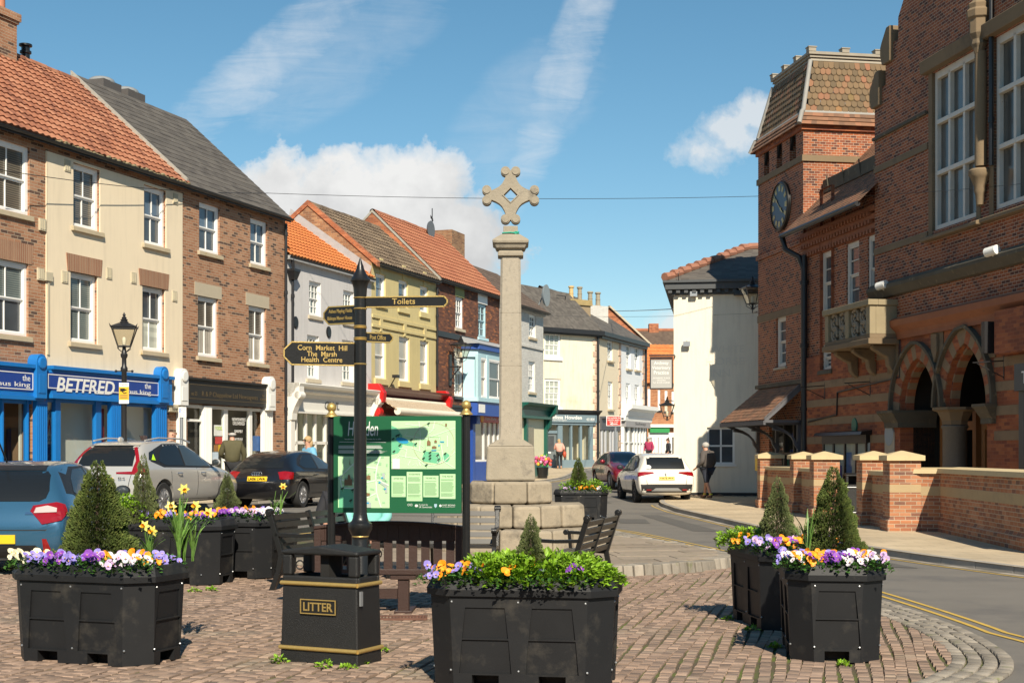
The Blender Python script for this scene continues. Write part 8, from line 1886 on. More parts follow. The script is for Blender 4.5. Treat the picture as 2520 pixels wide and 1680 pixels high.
PCOL={'purple': (0.20,0.045,0.36),'violet': (0.25,0.20,0.56),'white': (0.72,0.66,0.70),'lilac': (0.52,0.36,0.58),'orange': (0.80,0.27,0.005),'cream': (0.72,0.66,0.46)}
PF={}
for nm,c in PCOL.items():
    mt=pm(nm+"_petal",c,.55,var=.15,scale=60,island=.2);eye=pm("yellow_eye",(0.75,0.45,0.02),.6);dk=pm("dark_blotch",(0.05,0.01,0.10),.6)
    mb=MB();r=.030
    for k,(an,s) in enumerate(((60,1.0),(120,1.0),(5,.92),(175,.92),(270,1.2))):
        ca,sa=math.cos(R(an)),math.sin(R(an));P=[(0,0,.0)]
        for t,w_ in ((.35,.42),(.8,.62),(1.05,.35),(1.12,0),(1.05,-.35),(.8,-.62),(.35,-.42)): P.append((r*s*(t*ca-w_*sa),r*s*(t*sa+w_*ca),.005*t+(.004 if k < 2 else .006)*(abs(w_))))
        c0=mb.add((0,0,.001*k));ids=[mb.add((p[0],p[1],p[2]+.0015*k)) for p in P[1:]]
        for a_,b_ in zip(ids,ids[1:]): mb.face((c0,a_,b_))
    e_=[(.0055*math.cos(t),-.003+.0055*math.sin(t),.0095) for t in (q*1.047 for q in range(6))];mb.poly(e_,m=1)
    if nm in ('white','lilac','violet','orange'): mb.poly([(.010*math.cos(t),-.010+.009*math.sin(t),.0082) for t in (q*.785 for q in range(8))],m=2 if nm != 'orange' else 1)
    PF[nm]=mb.mesh("flower",[mt,eye,dk])
FOLS=[]
for sd in range(3): rd_=random.Random(40+sd);mb=MB();leaves(mb,rd_,(0,0,-.02),.13,.13,.11,120,.036);FOLS.append(mb.mesh("foliage",M_pleaf))
mb=MB();mb.tube([(0,0,-.10),(0,0,0)],.0018,4)
def pansy(x,y,z,col,nfl,rd,label,group,face,out=(0,0),hgt=1.0):
    o=thing("pansy",label,"pansy",(x,y,z),rd.random()*6.28,group);link_mesh("foliage",FOLS[rd.randrange(3)],o);rz=o.rotation_euler.z
    for k in range(int(nfl*1.6)):
        a=rd.random()*6.28;q=math.sqrt(rd.random())*.13;f=link_mesh("flower",PF[col],o,(q*math.cos(a),q*math.sin(a),(.055+.08*rd.random())*hgt))
        n_=Vector((face[0]+rd.uniform(-.9,.9),face[1]+rd.uniform(-.5,.8),rd.uniform(.15,1.0))).normalized();n_.rotate(Matrix.Rotation(-rz,3,'Z'));f.rotation_mode='QUATERNION'
        qt=n_.to_track_quat('Z','Y');f.rotation_quaternion=qt;s=rd.uniform(.6,1.1);f.scale=(s,s,s)
def daffodil(x,y,z,h,lean,label,bloom=True,nl=7,seed=1):
    rd=random.Random(seed);o=thing("daffodil",label,"daffodil",(x,y,z),0,"daffodils in the left planters");mb=MB()
    for k in range(nl):
        a=rd.random()*6.28;l=h*rd.uniform(.7,1.05);c=rd.uniform(.05,.55);pts=[Vector((math.cos(a)*c*l*t**2.2,math.sin(a)*c*l*t**2.2,l*(t-.28*c*t**3))) for t in (0,.25,.5,.75,1)];sd=Vector((-math.sin(a),math.cos(a),0));prev=None
        for j,p in enumerate(pts):
            w_=.0105*(1-(j/4)**3*.9);cur=(mb.add(p-sd*w_),mb.add(p+sd*w_+Vector((0,0,.002))))
            if prev: mb.face((prev[0],prev[1],cur[1],cur[0]))
            prev=cur
    mb.tube([(0,0,0),(lean*.4,-.01,h*.6),(lean,-.03,h)],.0035,5);mb.obj("leaves",M_stem,o)
    if bloom:
        c=Vector((lean,-.035,h));d=Vector((rd.uniform(-.6,.6),-1,rd.uniform(-.3,.25))).normalized();t=d.cross(Vector((0,0,1))).normalized();b=t.cross(d);mb=MB()
        for k in range(6):
            e=t*math.cos(k*1.047)+b*math.sin(k*1.047);s=e.cross(d);mb.poly([c,c+e*.028+s*.014-d*.002,c+e*.052-d*.006,c+e*.028-s*.014-d*.002])
        mb.obj("petals",pm("daffodil_yellow",(0.86,0.74,0.16),.5),o);mb=MB();mb.loft([[c+d*q+(t*math.cos(k*.785)+b*math.sin(k*.785))*r for k in range(8)] for q,r in ((0,.009),(.022,.012),(.034,.018))],caps=False);mb.obj("trumpet",pm("daffodil_orange",(0.80,0.36,0.01),.5),o)
def bed(cx,cy,rz,which,plan,seed,zone=((-.52,.52),(-.30,.30))):
    """plan: colours in order along the planter; plants stand in a grid with jitter, each facing the sun"""
    rd=random.Random(seed);c,s=math.cos(rz),math.sin(rz);zb=G(cx,cy)+.024+PH-.05;(u0,u1),(v0,v1)=zone
    lab={'purple': 'deep purple','violet': 'blue violet','white': 'white','lilac': 'pale lilac','orange': 'orange','cream': 'creamy white'}
    for (u,v,col,nf) in plan:
        u += rd.uniform(-.03,.03);v += rd.uniform(-.03,.03);x,y=cx+u*c-v*s,cy+u*s+v*c
        pansy(x,y,zb,col,nf,rd,"%s pansies in %s" % (lab[col],which),"%s pansies in %s" % (lab[col],which),(-x*.05,-.9))
PLN=[  # x, y, rotation, label
 (-3.30,11.15,R(-20.3),"black planter with a broad dark conifer and mixed pansies, nearest on the left"),
 (-4.02,16.75,R(-14),"black planter mostly hidden behind the left front conifer, with tall daffodils"),
 (-3.24,17.75,R(80),"black planter end-on in front of the parked black car"),
 (.10,10.02,R(-9),"black planter full of bright green leafy shrub, nearest in the middle"),
 (2.60,13.42,R(97),"black planter behind another on the right, with a grey green conifer"),
 (2.62,11.52,R(83),"black planter nearest on the right, white and purple pansies in front"),
 (1.72,34.6,R(-4),"small looking black planter far behind the cross steps")]
P_=[planter(*q) for q in PLN]
zt=lambda i: G(PLN[i][0],PLN[i][1])+.024+PH-.06
conifer(gx(240,11.45),11.45,zt(0),.88,.74,0,1.0,"broad dark green conifer in the left front planter")
conifer(gx(352,16.6),16.6,zt(1),.84,.42,2,2.2,"slim conifer in front of the silver car's rear wheel")
conifer(gx(561,17.6),17.6,zt(2),.60,.40,1,3.0,"small conifer in the planter before the black car's number plate")
conifer(gx(1306,9.92),9.92,zt(3)+.10,.40,.28,1,1.4,"small conifer rising from the leafy shrub in the middle planter")
conifer(gx(1912,13.45),13.45,zt(4),.71,.46,1,.6,"grey green conifer in the rear right planter")
conifer(gx(2052,11.75),11.75,zt(5),.83,.62,0,2.6,"tall ragged dark conifer in the front right planter")
conifer(gx(1423,34.6),34.6,zt(6),.86,.60,0,.3,"little dark conifer in the planter far behind the cross")
shrub(.17,9.96,zt(3)-.02,.64,.42,.235,2900,R(-9),"bright green leafy shrub filling the middle front planter",3)
shrub(gx(1440,34.6),34.5,zt(6)-.05,.66,.38,.34,900,0,"bright green shrub round the far little conifer",5)
shrub(gx(305,16.5),16.5,zt(1)-.03,.30,.28,.36,600,0,"yellow green shrub behind the left front conifer",7)
shrub(gx(1845,13.55),13.75,zt(4)-.03,.28,.3,.22,600,0,"small green shrub in the rear right planter",9)
seq=lambda us,v,cols,n: [(u,v,c,n) for u,c in zip(us,cols)]
us9=[-.50+.13*k for k in range(9)]
bed(*PLN[0][:3],"the left front planter",seq(us9,-.31,['cream','violet','violet','purple','violet','purple','white','lilac','white'],8)+seq(us9,-.13,['cream','orange','violet','purple','violet','lilac','orange','orange','orange'],6)+seq([.22,.36,.50],.03,['orange','violet','violet'],5)+seq([-.36,.38,.5],.2,['violet','orange','violet'],4),1)
bed(*PLN[1][:3],"the planter with tall daffodils",seq([-.45,-.3,-.1,.1,.3,.46],-.26,['purple','violet','orange','violet','orange','purple'],6)+seq([-.4,0,.2,.4],-.05,['violet','orange','purple','orange'],6),2)
bed(*PLN[2][:3],"the planter before the black car",[(-.55,.28-.14*k,c,8) for k,c in enumerate(['purple','purple','lilac','lilac','white'])]+[(-.38,.28-.14*k,c,6) for k,c in enumerate(['orange','purple','orange','violet','white'])]+[(.0,.25,'orange',6),(.1,0.1,'orange',6),(.0,-.2,'white',5)],3)
bed(*PLN[3][:3],"the middle front planter",seq([-.58,-.47,-.36,-.24],-.31,['violet','orange','violet','orange'],4)+seq([-.52,-.38,-.26],-.12,['orange','violet','violet'],5)+[(.2,-.36,'violet',1),(.42,-.36,'purple',2),(.05,-.36,'orange',2),(-.08,-.36,'orange',2)],4)
bed(*PLN[4][:3],"the rear right planter",[(-.55,.31-.125*k,c,7) for k,c in enumerate(['lilac','purple','orange','purple','violet','orange'])]+[(-.40,.31-.125*k,c,6) for k,c in enumerate(['violet','orange','lilac','orange','orange','violet'])]+[(-.1,.3,'violet',5),(.2,.3,'orange',5)],5)
bed(*PLN[5][:3],"the front right planter",[(-.57,.32-.107*k,c,8) for k,c in enumerate(['white','orange','purple','purple','white','white','lilac'])]+[(-.42,.32-.107*k,c,8) for k,c in enumerate(['violet','orange','orange','violet','orange','white','orange'])]+[(-.18,.28,'violet',6),(-.18,.12,'orange',6),(-.18,-.25,'purple',6),(.0,.28,'violet',5)],6)
bed(*PLN[6][:3],"the far planter behind the cross",seq([.0,.15,.3,.45],-.27,['orange','orange','orange','white'],7)+seq([-.2,-.4],-.27,['violet','lilac'],4),7)
for i,(px,py,Y,lean,bl,l) in enumerate(((455,1203,11.6,.05,1,"tall pale daffodil standing highest above the left planters"),(423,1245,11.5,-.06,1,"yellow daffodil drooping beside the left front conifer"),(508,1240,12.0,.10,1,"daffodil leaning right above the rear left planter"),(545,1255,12.1,.14,1,"daffodil lowest on the right of the left clump"),(358,1293,11.35,-.02,1,"orange centred daffodil low beside the left conifer"),(378,1305,11.3,.03,1,"lowest orange centred daffodil in the left front planter"),(480,1262,11.7,.1,0,"flowerless daffodil clump at the right end of the left front planter"),(440,1262,11.6,0,0,"flowerless daffodil clump behind the orange pansies"))):
    zz_=CH+(HY-py)/F*Y;x0=gx(min(px,458),11.5)-lean*.3;z0_=zt(0)+.03;daffodil(gx(px,Y)-lean,Y if Y < 11.8 else 11.62,z0_,max(.18,zz_-z0_),lean,l,bl,15,i)
for i,(px,Y,h) in enumerate(((672,17.5,.36),(690,17.4,.42),(1990,11.6,.48),(1975,13.0,.40))): daffodil(gx(px,Y),Y,zt(2 if i < 2 else (5 if i == 2 else 4)),h,.04,("daffodil leaves at the right end of the planter by the left bench","single budding daffodil in the planter by the left bench","upright daffodil leaves beside the tall right conifer","daffodil leaves between the two right planters")[i],i == 1,7,20+i)
rd_=random.Random(77)
for i,(px,py) in enumerate(((688,1637),(797,1650),(858,1652),(890,1640),(935,1612),(480,1478),(520,1474),(1850,1556),(1905,1600),(1790,1530),(2075,1645))):
    Y=CH*F/(py-HY);mb=MB();s=rd_.uniform(.04,.075);leaves(mb,rd_,(0,0,-.01),s,s*.8,s*.8,45,.035);x=gx(px,Y)
    tag(mb.obj("weed",M_leaf,None,(x,Y,G(x,Y)+.02)),"small green weed growing from the setts %s" % ["left of the litter bin","at the front of the litter bin","near the bin's right corner","under the bin's right side","behind the bin's right corner","right of the left front planter","beside the hidden left planter","between the right planters","in the shade of the right planters","left of the rear right planter","under the front right planter"][i],"weed")
# ---------------------------------------------------------------- vehicles
M_tyre=pm("tyre_rubber",(0.018,0.018,0.018),.85,var=.2);M_rim=pm("alloy_rim",(0.45,0.45,0.46),.3,.8);M_rimd=pm("dark_rim",(0.05,0.05,0.055),.35,.6)
G_car=glassy("car_glass",(0.010,0.012,0.014),rough=.02,coat=.55);G_carl=glassy("car_glass_light",(0.04,0.05,0.055),rough=.02,coat=.8)
M_tred=pm("red_lamp",(0.24,0.004,0.006),.12,coat=1.0,var=.25,scale=14);M_tclr=pm("clear_lamp",(0.50,0.40,0.38),.15,coat=1.0);M_trim=pm("black_trim",(0.014,0.014,0.015),.5);M_plate=pm("yellow_plate",(0.78,0.50,0.02),.4,var=.03);M_chrome=pm("chrome",(0.75,0.75,0.76),.12,1.0,var=.02)
def car(name,label,x,y,hd,paint,L,Wd,H,ra,wb,B,st,rim=M_rim,tw=.315,light=False):
    """body lofted from cross-sections st = (y, underside, belt, top, half width, half roof width), wheel arches cut out"""
    o=thing(name,label,"car",(x,y,G(x,y)),-hd);hw=Wd/2;mb=MB();rings=[]
    for (yy,zb,zl,zt_,w_,wt) in st:
        w_ *= hw;wt *= hw;zm=zb+(zl-zb)*.55
        half=[(w_*.72,zb),(w_*.95,zb+.05),(w_,zm),(w_*.985,zl-.07),(w_*.945,zl),((w_*.94+wt)/2*.995,(zl+zt_)/2),(wt,zt_-.055),(wt*.86,zt_-.012)]
        rings.append([(0,yy,zb)]+[(a,yy,b) for a,b in half]+[(0,yy,zt_)]+[(-a,yy,b) for a,b in half[::-1]])
    mb.loft(rings);ct=MB()
    for wy in (ra,ra+wb):
        for s in (-1,1): ct.loft([[(s*q,wy+(tw+.055)*math.cos(t),tw+.02+(tw+.055)*math.sin(t)) for t in (2*math.pi*k/24 for k in range(24))] for q in ((hw-.24,hw+.2) if s > 0 else (hw+.2,hw-.24))])
    me=cut(mb,ct,paint,"body",50,2);body=link_mesh("body",me,o)
    bm=bmesh.new();bm.from_mesh(me);bvh=BVHTree.FromBMesh(bm);bm.free()
    def patch(nm,poly,ang,mat,off=.008,par=body,mirror=False,sub=3):
        """panel laid on the body: outline seen along the heading ang (0 from behind, 90 from the right), u to the right, v up"""
        d=Vector((-math.sin(R(ang)),math.cos(R(ang)),0));u_=Vector((d.y,-d.x,0));bm=bmesh.new();f=bm.faces.new([bm.verts.new((a,b,0)) for a,b in poly]);bmesh.ops.triangulate(bm,faces=[f])
        for k in range(sub): bmesh.ops.subdivide_edges(bm,edges=[e for e in bm.edges if e.calc_length() > .09],cuts=1);bmesh.ops.triangulate(bm,faces=bm.faces[:])
        for v in bm.verts:
            org=u_*v.co.x+Vector((0,0,v.co.y))-d*9+(Vector((0,L/2,0))-u_*u_.y*L/2 if False else Vector((0,0,0)))
            h=bvh.ray_cast(org,d);p=h[0]
            if p is None: p=bvh.find_nearest(org+d*(9.0-abs(u_.y)*.0+L*.0)+(Vector((0,.4,0)) if abs(d.x) < .95 and d.y > 0 else Vector((0,0,0))))[0]
            v.co=p-d*off
        bmesh.ops.recalc_face_normals(bm,faces=bm.faces[:]);r=bmesh.ops.extrude_face_region(bm,geom=bm.faces[:]);[setattr(g,'co',g.co+d*(off+.012)) for g in r['geom'] if isinstance(g,bmesh.types.BMVert)];bmesh.ops.recalc_face_normals(bm,faces=bm.faces[:])
        if mirror:
            for v in bm.verts: v.co.x=-v.co.x
            bmesh.ops.reverse_faces(bm,faces=bm.faces[:])
        m=bpy.data.meshes.new(nm);bm.to_mesh(m);bm.free();m.materials.append(mat);return link_mesh(nm,m,par)
    def both(nm,poly,ang,mat,**k): patch(nm,poly,ang,mat,**k);patch(nm,poly,ang,mat,mirror=True,**k)
    for wy in (ra,ra+wb):
        for s in (-1,1):
            r=tw;mb=MB();mb.M=Matrix.Rotation(math.pi/2*s,4,'Y');mb.lathe([(r*.66,-.10),(r*.93,-.105),(r,-.07),(r,.06),(r*.93,.095),(r*.66,.09),(r*.64,.0)],28);wl=mb.obj("wheel",M_tyre,o,(s*(hw-.115),wy,r),smooth=40)
            mb=MB();mb.M=Matrix.Rotation(math.pi/2*s,4,'Y');mb.lathe([(r*.66,.05),(r*.68,.085),(r*.6,.07),(r*.58,.02)],28)
            for k in range(10): a=k*math.pi/5;c_,s_=math.cos(a),math.sin(a);n_=(-s_*r*.045,c_*r*.045);mb.hexa([(c_*.03+n_[0],s_*.03+n_[1],.045),(c_*.03-n_[0],s_*.03-n_[1],.045),(c_*r*.62-n_[0],s_*r*.62-n_[1],.05),(c_*r*.62+n_[0],s_*r*.62+n_[1],.05)],[(c_*.03+n_[0],s_*.03+n_[1],.07),(c_*.03-n_[0],s_*.03-n_[1],.07),(c_*r*.62-n_[0]*.6,s_*r*.62-n_[1]*.6,.078),(c_*r*.62+n_[0]*.6,s_*r*.62+n_[1]*.6,.078)])
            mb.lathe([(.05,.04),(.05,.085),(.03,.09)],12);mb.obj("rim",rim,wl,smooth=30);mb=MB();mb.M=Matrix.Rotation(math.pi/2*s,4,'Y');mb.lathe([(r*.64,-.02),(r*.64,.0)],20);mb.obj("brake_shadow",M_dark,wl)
    for y0 in (ra+.30,ra+wb*.5+.02,ra+wb-.42): both("door_gap",[(y0,.34),(y0+.014,.34),(y0+.014,B-.02),(y0,B-.02)],90,M_trim,off=.002)
    both("door_gap",[(ra+.30,.34),(ra+wb-.42,.34),(ra+wb-.42,.354),(ra+.30,.354)],90,M_trim,off=.002);patch("tailgate_gap",[(-.62,.60),(.62,.60),(.62,.613),(-.62,.613)],0,M_trim,.002);both("tailgate_gap",[(.62,.60),(.634,.60),(.70,B-.02),(.686,B-.02)],0,M_trim,off=.002)
    for s in (-1,1):
        mb=MB();y0=ra+wb-.72;mb.ball((s*(hw+.07),y0,B+.10),.1,10,8,(1.1,.55,.8));mr=mb.obj("door_mirror",paint if not light else M_trim,o,smooth=60);mb=MB();mb.box(min(s*(hw-.08),s*hw),max(s*(hw-.08),s*hw),y0-.03,y0+.03,B+.02,B+.06);mb.obj("mirror_arm",M_trim,mr)
        mb=MB();mb.ball((s*(hw+.07),y0-.035,B+.10),.085,10,8,(1.05,.35,.78));mb.obj("mirror_glass",G_carl,mr,smooth=60)
    return o,body,patch,both
def plate(o,body,patch,string,z,w_=.52,h=.11,y=None,s=1):
    p=patch("number_plate",[(-w_/2,z),(w_/2,z),(w_/2,z+h),(-w_/2,z+h)],0,M_plate,.025,sub=0);y0=min(v.co.y for v in p.data.vertices);string and text("lettering",string,-w_*.44,w_*.44,z+.022,z+h-.022,y0-.002,M_black,p,extrude=.001,bold=.02)
def handles(o,hw,ys,z,mat):
    for s in (-1,1):
        for y in ys: mb=MB();mb.tube([(s*(hw-.005),y-.09,z),(s*(hw+.03),y-.06,z),(s*(hw+.03),y+.06,z),(s*(hw-.005),y+.09,z)],.014,6);mb.obj("door_handle",mat,o)
def hatch(L,H,B,k=1.0): return [(0.0,.42,.60,.66,.86,.74),(.05,.30,.72,.80,.95,.80),(.13,.22,B-.08,B+.0,.99,.82),(.28,.20,B,B+.20,1,.74),(.58,.20,B,H-.115,1,.645),(.95,.19,B,H-.035,1,.625),(1.55,.19,B-.01,H,1,.63),(2.05,.19,B-.02,H-.035,1,.64),(2.5,.2,B-.03,H-.24,1,.72),(3.02,.2,B-.06,B+.05,.99,.80),(3.5,.2,B-.11,B-.02,.97,.78),(L-.20,.24,.70,.76,.92,.74),(L-.03,.30,.55,.62,.80,.66)]
def suv(L,H,B): return [(0.0,.45,.66,.72,.88,.78),(.05,.34,.82,.90,.96,.82),(.12,.28,B-.08,B+.0,.99,.82),(.22,.26,B,B+.2,1,.77),(.48,.25,B,H-.09,1,.70),(.85,.25,B,H-.03,1,.70),(1.7,.25,B-.01,H,1,.71),(2.3,.25,B-.03,H-.03,1,.71),(2.8,.26,B-.05,H-.24,1,.74),(3.35,.26,B-.06,B+.07,.99,.82),(3.9,.27,B-.10,B-.0,.98,.80),(L-.22,.30,.78,.86,.94,.76),(L-.03,.36,.62,.70,.82,.68)]
def wins(both,B,H,sv=0):
    d=.0 if not sv else .1;T_=H-.115
    both("pillar_trim",[(.66+d-(.2 if sv else 0),B+.13),(.9+d,B+.0),(2.92+d*4,B-.03),(2.55+d*4,T_-.12),(2.15+d*3,T_+.03),(1.2+d,T_+.02),(.86+d-(.1 if sv else 0),T_-.10)],90,M_trim,off=.003)
    both("side_window",[(.78+d,B+.13),(1.0+d,B+.045),(1.68+d*2,B+.035),(1.68+d*2,T_),(1.25+d,T_-.02),(1.0+d,T_-.12)],90,G_car);both("side_window",[(1.76+d*2,B+.03),(2.72+d*4,B-.0),(2.48+d*4,T_-.15),(2.12+d*3,T_-.01),(1.76+d*2,T_)],90,G_carl)
paint=lambda n,c,m=.35: pm(n,c,.28,m,var=.03,coat=1.0)
# blue hatchback
P=paint("metallic_blue",(0.035,0.115,0.205));B,H=.93,1.48
o,b,pt,bo=car("parked_car","metallic blue hatchback parked at the left edge, seen from behind",-6.4,17.2,R(-1),P,4.04,1.735,H,.70,2.49,B,hatch(4.04,H,B),rim=M_rimd,light=True)
wins(bo,B,H);bo("pillar_trim",[(.50,B+.12),(.74,B+.10),(.92,H-.20),(.74,H-.16)],90,M_trim,off=.004);pt("rear_window",[(-.50,B+.03),(.50,B+.03),(.575,B+.07),(.59,B+.16),(.53,H-.20),(.47,H-.15),(-.47,H-.15),(-.53,H-.20),(-.59,B+.16),(-.575,B+.07)],0,G_car);pt("spoiler",[(-.56,H-.14),(.56,H-.14),(.52,H-.075),(-.52,H-.075)],0,M_trim,.03)
bo("tail_light",[(.42,.68),(.62,.73),(.73,.83),(.73,.92),(.63,.95),(.40,.91),(.35,.84)],45,M_tred,off=.02);bo("lamp_lens",[(.37,.82),(.58,.83),(.60,.88),(.52,.91),(.41,.885)],45,M_tclr,off=.034);bo("bumper_reflector",[(.57,.36),(.66,.36),(.60,.50),(.55,.50)],20,M_tred,off=.02)
pt("bumper_trim",[(-.72,.26),(.72,.26),(.5,.42),(-.5,.42)],0,M_trim,.012);plate(o,b,pt,"",.44);pt("badge_letters",[(.36,.80),(.50,.80),(.50,.83),(.36,.83)],0,M_chrome,.01,sub=0);handles(o,.867,(1.55,2.5),.80,P)
mb=MB();mb.tube([(-.1,.75,H-.04),(-.1,.45,H+.22)],.012,5);mb.obj("aerial",M_trim,o);mb=MB();mb.tube([(.02,.05,B+.06),(-.4,.03,B+.10)],.012,5);mb.obj("wiper",M_trim,o)
# silver estate-like SUV
P=paint("silver_paint",(0.52,0.50,0.465),.35);B,H=1.06,1.66
o,b,pt,bo=car("parked_car","silver sport utility car with tall red tail lamps, parked before the blue shop",gx(252,29.3),29.2,R(16),P,4.69,1.90,H,.97,2.865,B,suv(4.69,H,B),tw=.37)
wins(bo,B,H,1);bo("quarter_window",[(.52,B+.16),(.78,B+.13),(.86,H-.22),(.64,H-.28)],90,G_car);pt("rear_window",[(-.66,B+.03),(.66,B+.03),(.60,H-.14),(-.60,H-.14)],0,G_car);pt("spoiler",[(-.60,H-.13),(.60,H-.13),(.56,H-.08),(-.56,H-.08)],0,P,.05)
bo("tail_light",[(.28,.93),(.55,.92),(.90,.92),(.80,1.06),(.735,1.18),(.745,1.50),(.68,1.48),(.66,1.2),(.60,1.08),(.56,.98),(.28,.965)],42,M_tred,off=.015);pt("bumper_trim",[(-.7,.30),(.7,.30),(.66,.44),(-.66,.44)],0,M_trim,.01);plate(o,b,pt,"",.74);handles(o,.95,(1.6,2.65),.93,M_chrome);text("lettering","B4",.42,.58,.82,.86,-.02,M_trim,b)
for s in (-1,1): mb=MB();mb.tube([(s*.62,.7,H-.03),(s*.64,1.2,H+.03),(s*.64,2.2,H+.02),(s*.62,2.6,H-.06)],.02,6);mb.obj("roof_rail",P,o)
mb=MB();mb.ball((.0,.75,H-.01),.09,8,6,(.5,1.2,.7));mb.obj("roof_aerial",P,o)
bo("safety_vest",[(.62,B+.16),(.76,B+.15),(.76,H-.32)],90,pm("lime_vest",(.45,.75,.02),.6),off=.016)
# black hatchback
P=paint("black_paint_car",(0.008,0.008,0.010),.1);B,H=.92,1.42
o,b,pt,bo=car("parked_car","black hatchback with a yellow number plate, parked before the newsagent",gx(634,33.8),33.7,R(17),P,4.2,1.765,H,.78,2.58,B,hatch(4.2,H,B),tw=.325)
wins(bo,B,H);pt("rear_window",[(-.60,B+.05),(.60,B+.05),(.50,H-.13),(-.50,H-.13)],0,G_car);bo("tail_light",[(.46,.70),(.78,.71),(.82,.87),(.60,.90),(.45,.88)],42,M_tred,off=.015);plate(o,b,pt,"LA06 LWA",.66);handles(o,.88,(1.5,),.80,P)
mb=MB();[mb.tube([(x+.045*math.cos(t),.0,.835+.045*math.sin(t)) for t in (q*.524 for q in range(13))],.008,5) for x in (-.09,-.03,.03,.09)];mb.obj("ring_badge",M_chrome,b)
# white crossover
P=paint("white_car_paint",(0.74,0.70,0.62),.0);B,H=1.04,1.63
o,b,pt,bo=car("moving_car","white crossover car driving away down the street, brake lamps towards the camera",4.93,44.3,R(-6),P,4.43,1.84,H,.87,2.665,B,suv(4.43,H,B),rim=M_rimd,tw=.36,light=True)
wins(bo,B,H,1);pt("rear_window",[(-.62,B+.06),(.62,B+.06),(.58,H-.15),(-.58,H-.15)],0,G_car);bo("tail_light",[(.36,.97),(.60,.90),(.82,.86),(.86,1.0),(.62,1.02),(.40,1.01)],38,M_tred,off=.015);pt("bumper_trim",[(-.80,.36),(.80,.36),(.84,.62),(.5,.52),(-.5,.52),(-.84,.62)],0,M_trim,.012);pt("skid_plate",[(-.5,.40),(.5,.40),(.36,.50),(-.36,.50)],0,M_steel,.03);plate(o,b,pt,"YX73 PYY",.76);pt("country_sticker",[(-.58+.11*math.cos(t),B+.13+.065*math.sin(t)) for t in (k*.524 for k in range(12))],0,M_white,.02,sub=0);bo("reflector",[(.50,.42),(.66,.42),(.66,.46),(.50,.46)],0,M_tred,off=.03);pt("badge",[(.07*math.cos(t),.93+.06*math.sin(t)) for t in (k*.628 for k in range(10))],0,M_chrome,.015,sub=0);bo("side_sill",[(1.2,.27),(3.2,.27),(3.2,.40),(1.2,.40)],90,M_trim)
text("lettering","UK",-.63,-.53,B+.10,B+.16,.06,M_black,o)
# dark red hatchback facing the camera
P=paint("dark_red_paint",(0.20,0.010,0.022));B,H=.93,1.45;cx,cy=gx(1512,57),57.5
o,b,pt,bo=car("oncoming_car","dark red hatchback facing the camera behind the white car",cx-.1,cy,R(171),P,4.06,1.73,H,.67,2.59,B,hatch(4.06,H,B));wins(bo,B,H)
pt("windscreen",[(-.62,B+.05),(.62,B+.05),(.5,H-.09),(-.5,H-.09)],180,G_carl);bo("headlight",[(.12,.66),(.44,.72),(.50,.84),(.16,.76)],140,M_tclr,off=.02);pt("grille",[(-.45,.30),(.45,.30),(.40,.46),(-.40,.46)],180,M_trim,.012);pt("upper_grille",[(-.4,.60),(.4,.60),(.36,.66),(-.36,.66)],180,M_trim,.012);mb=MB();mb.box(-.26,.26,4.06,4.085,.47,.58);mb.obj("number_plate",M_white,o)
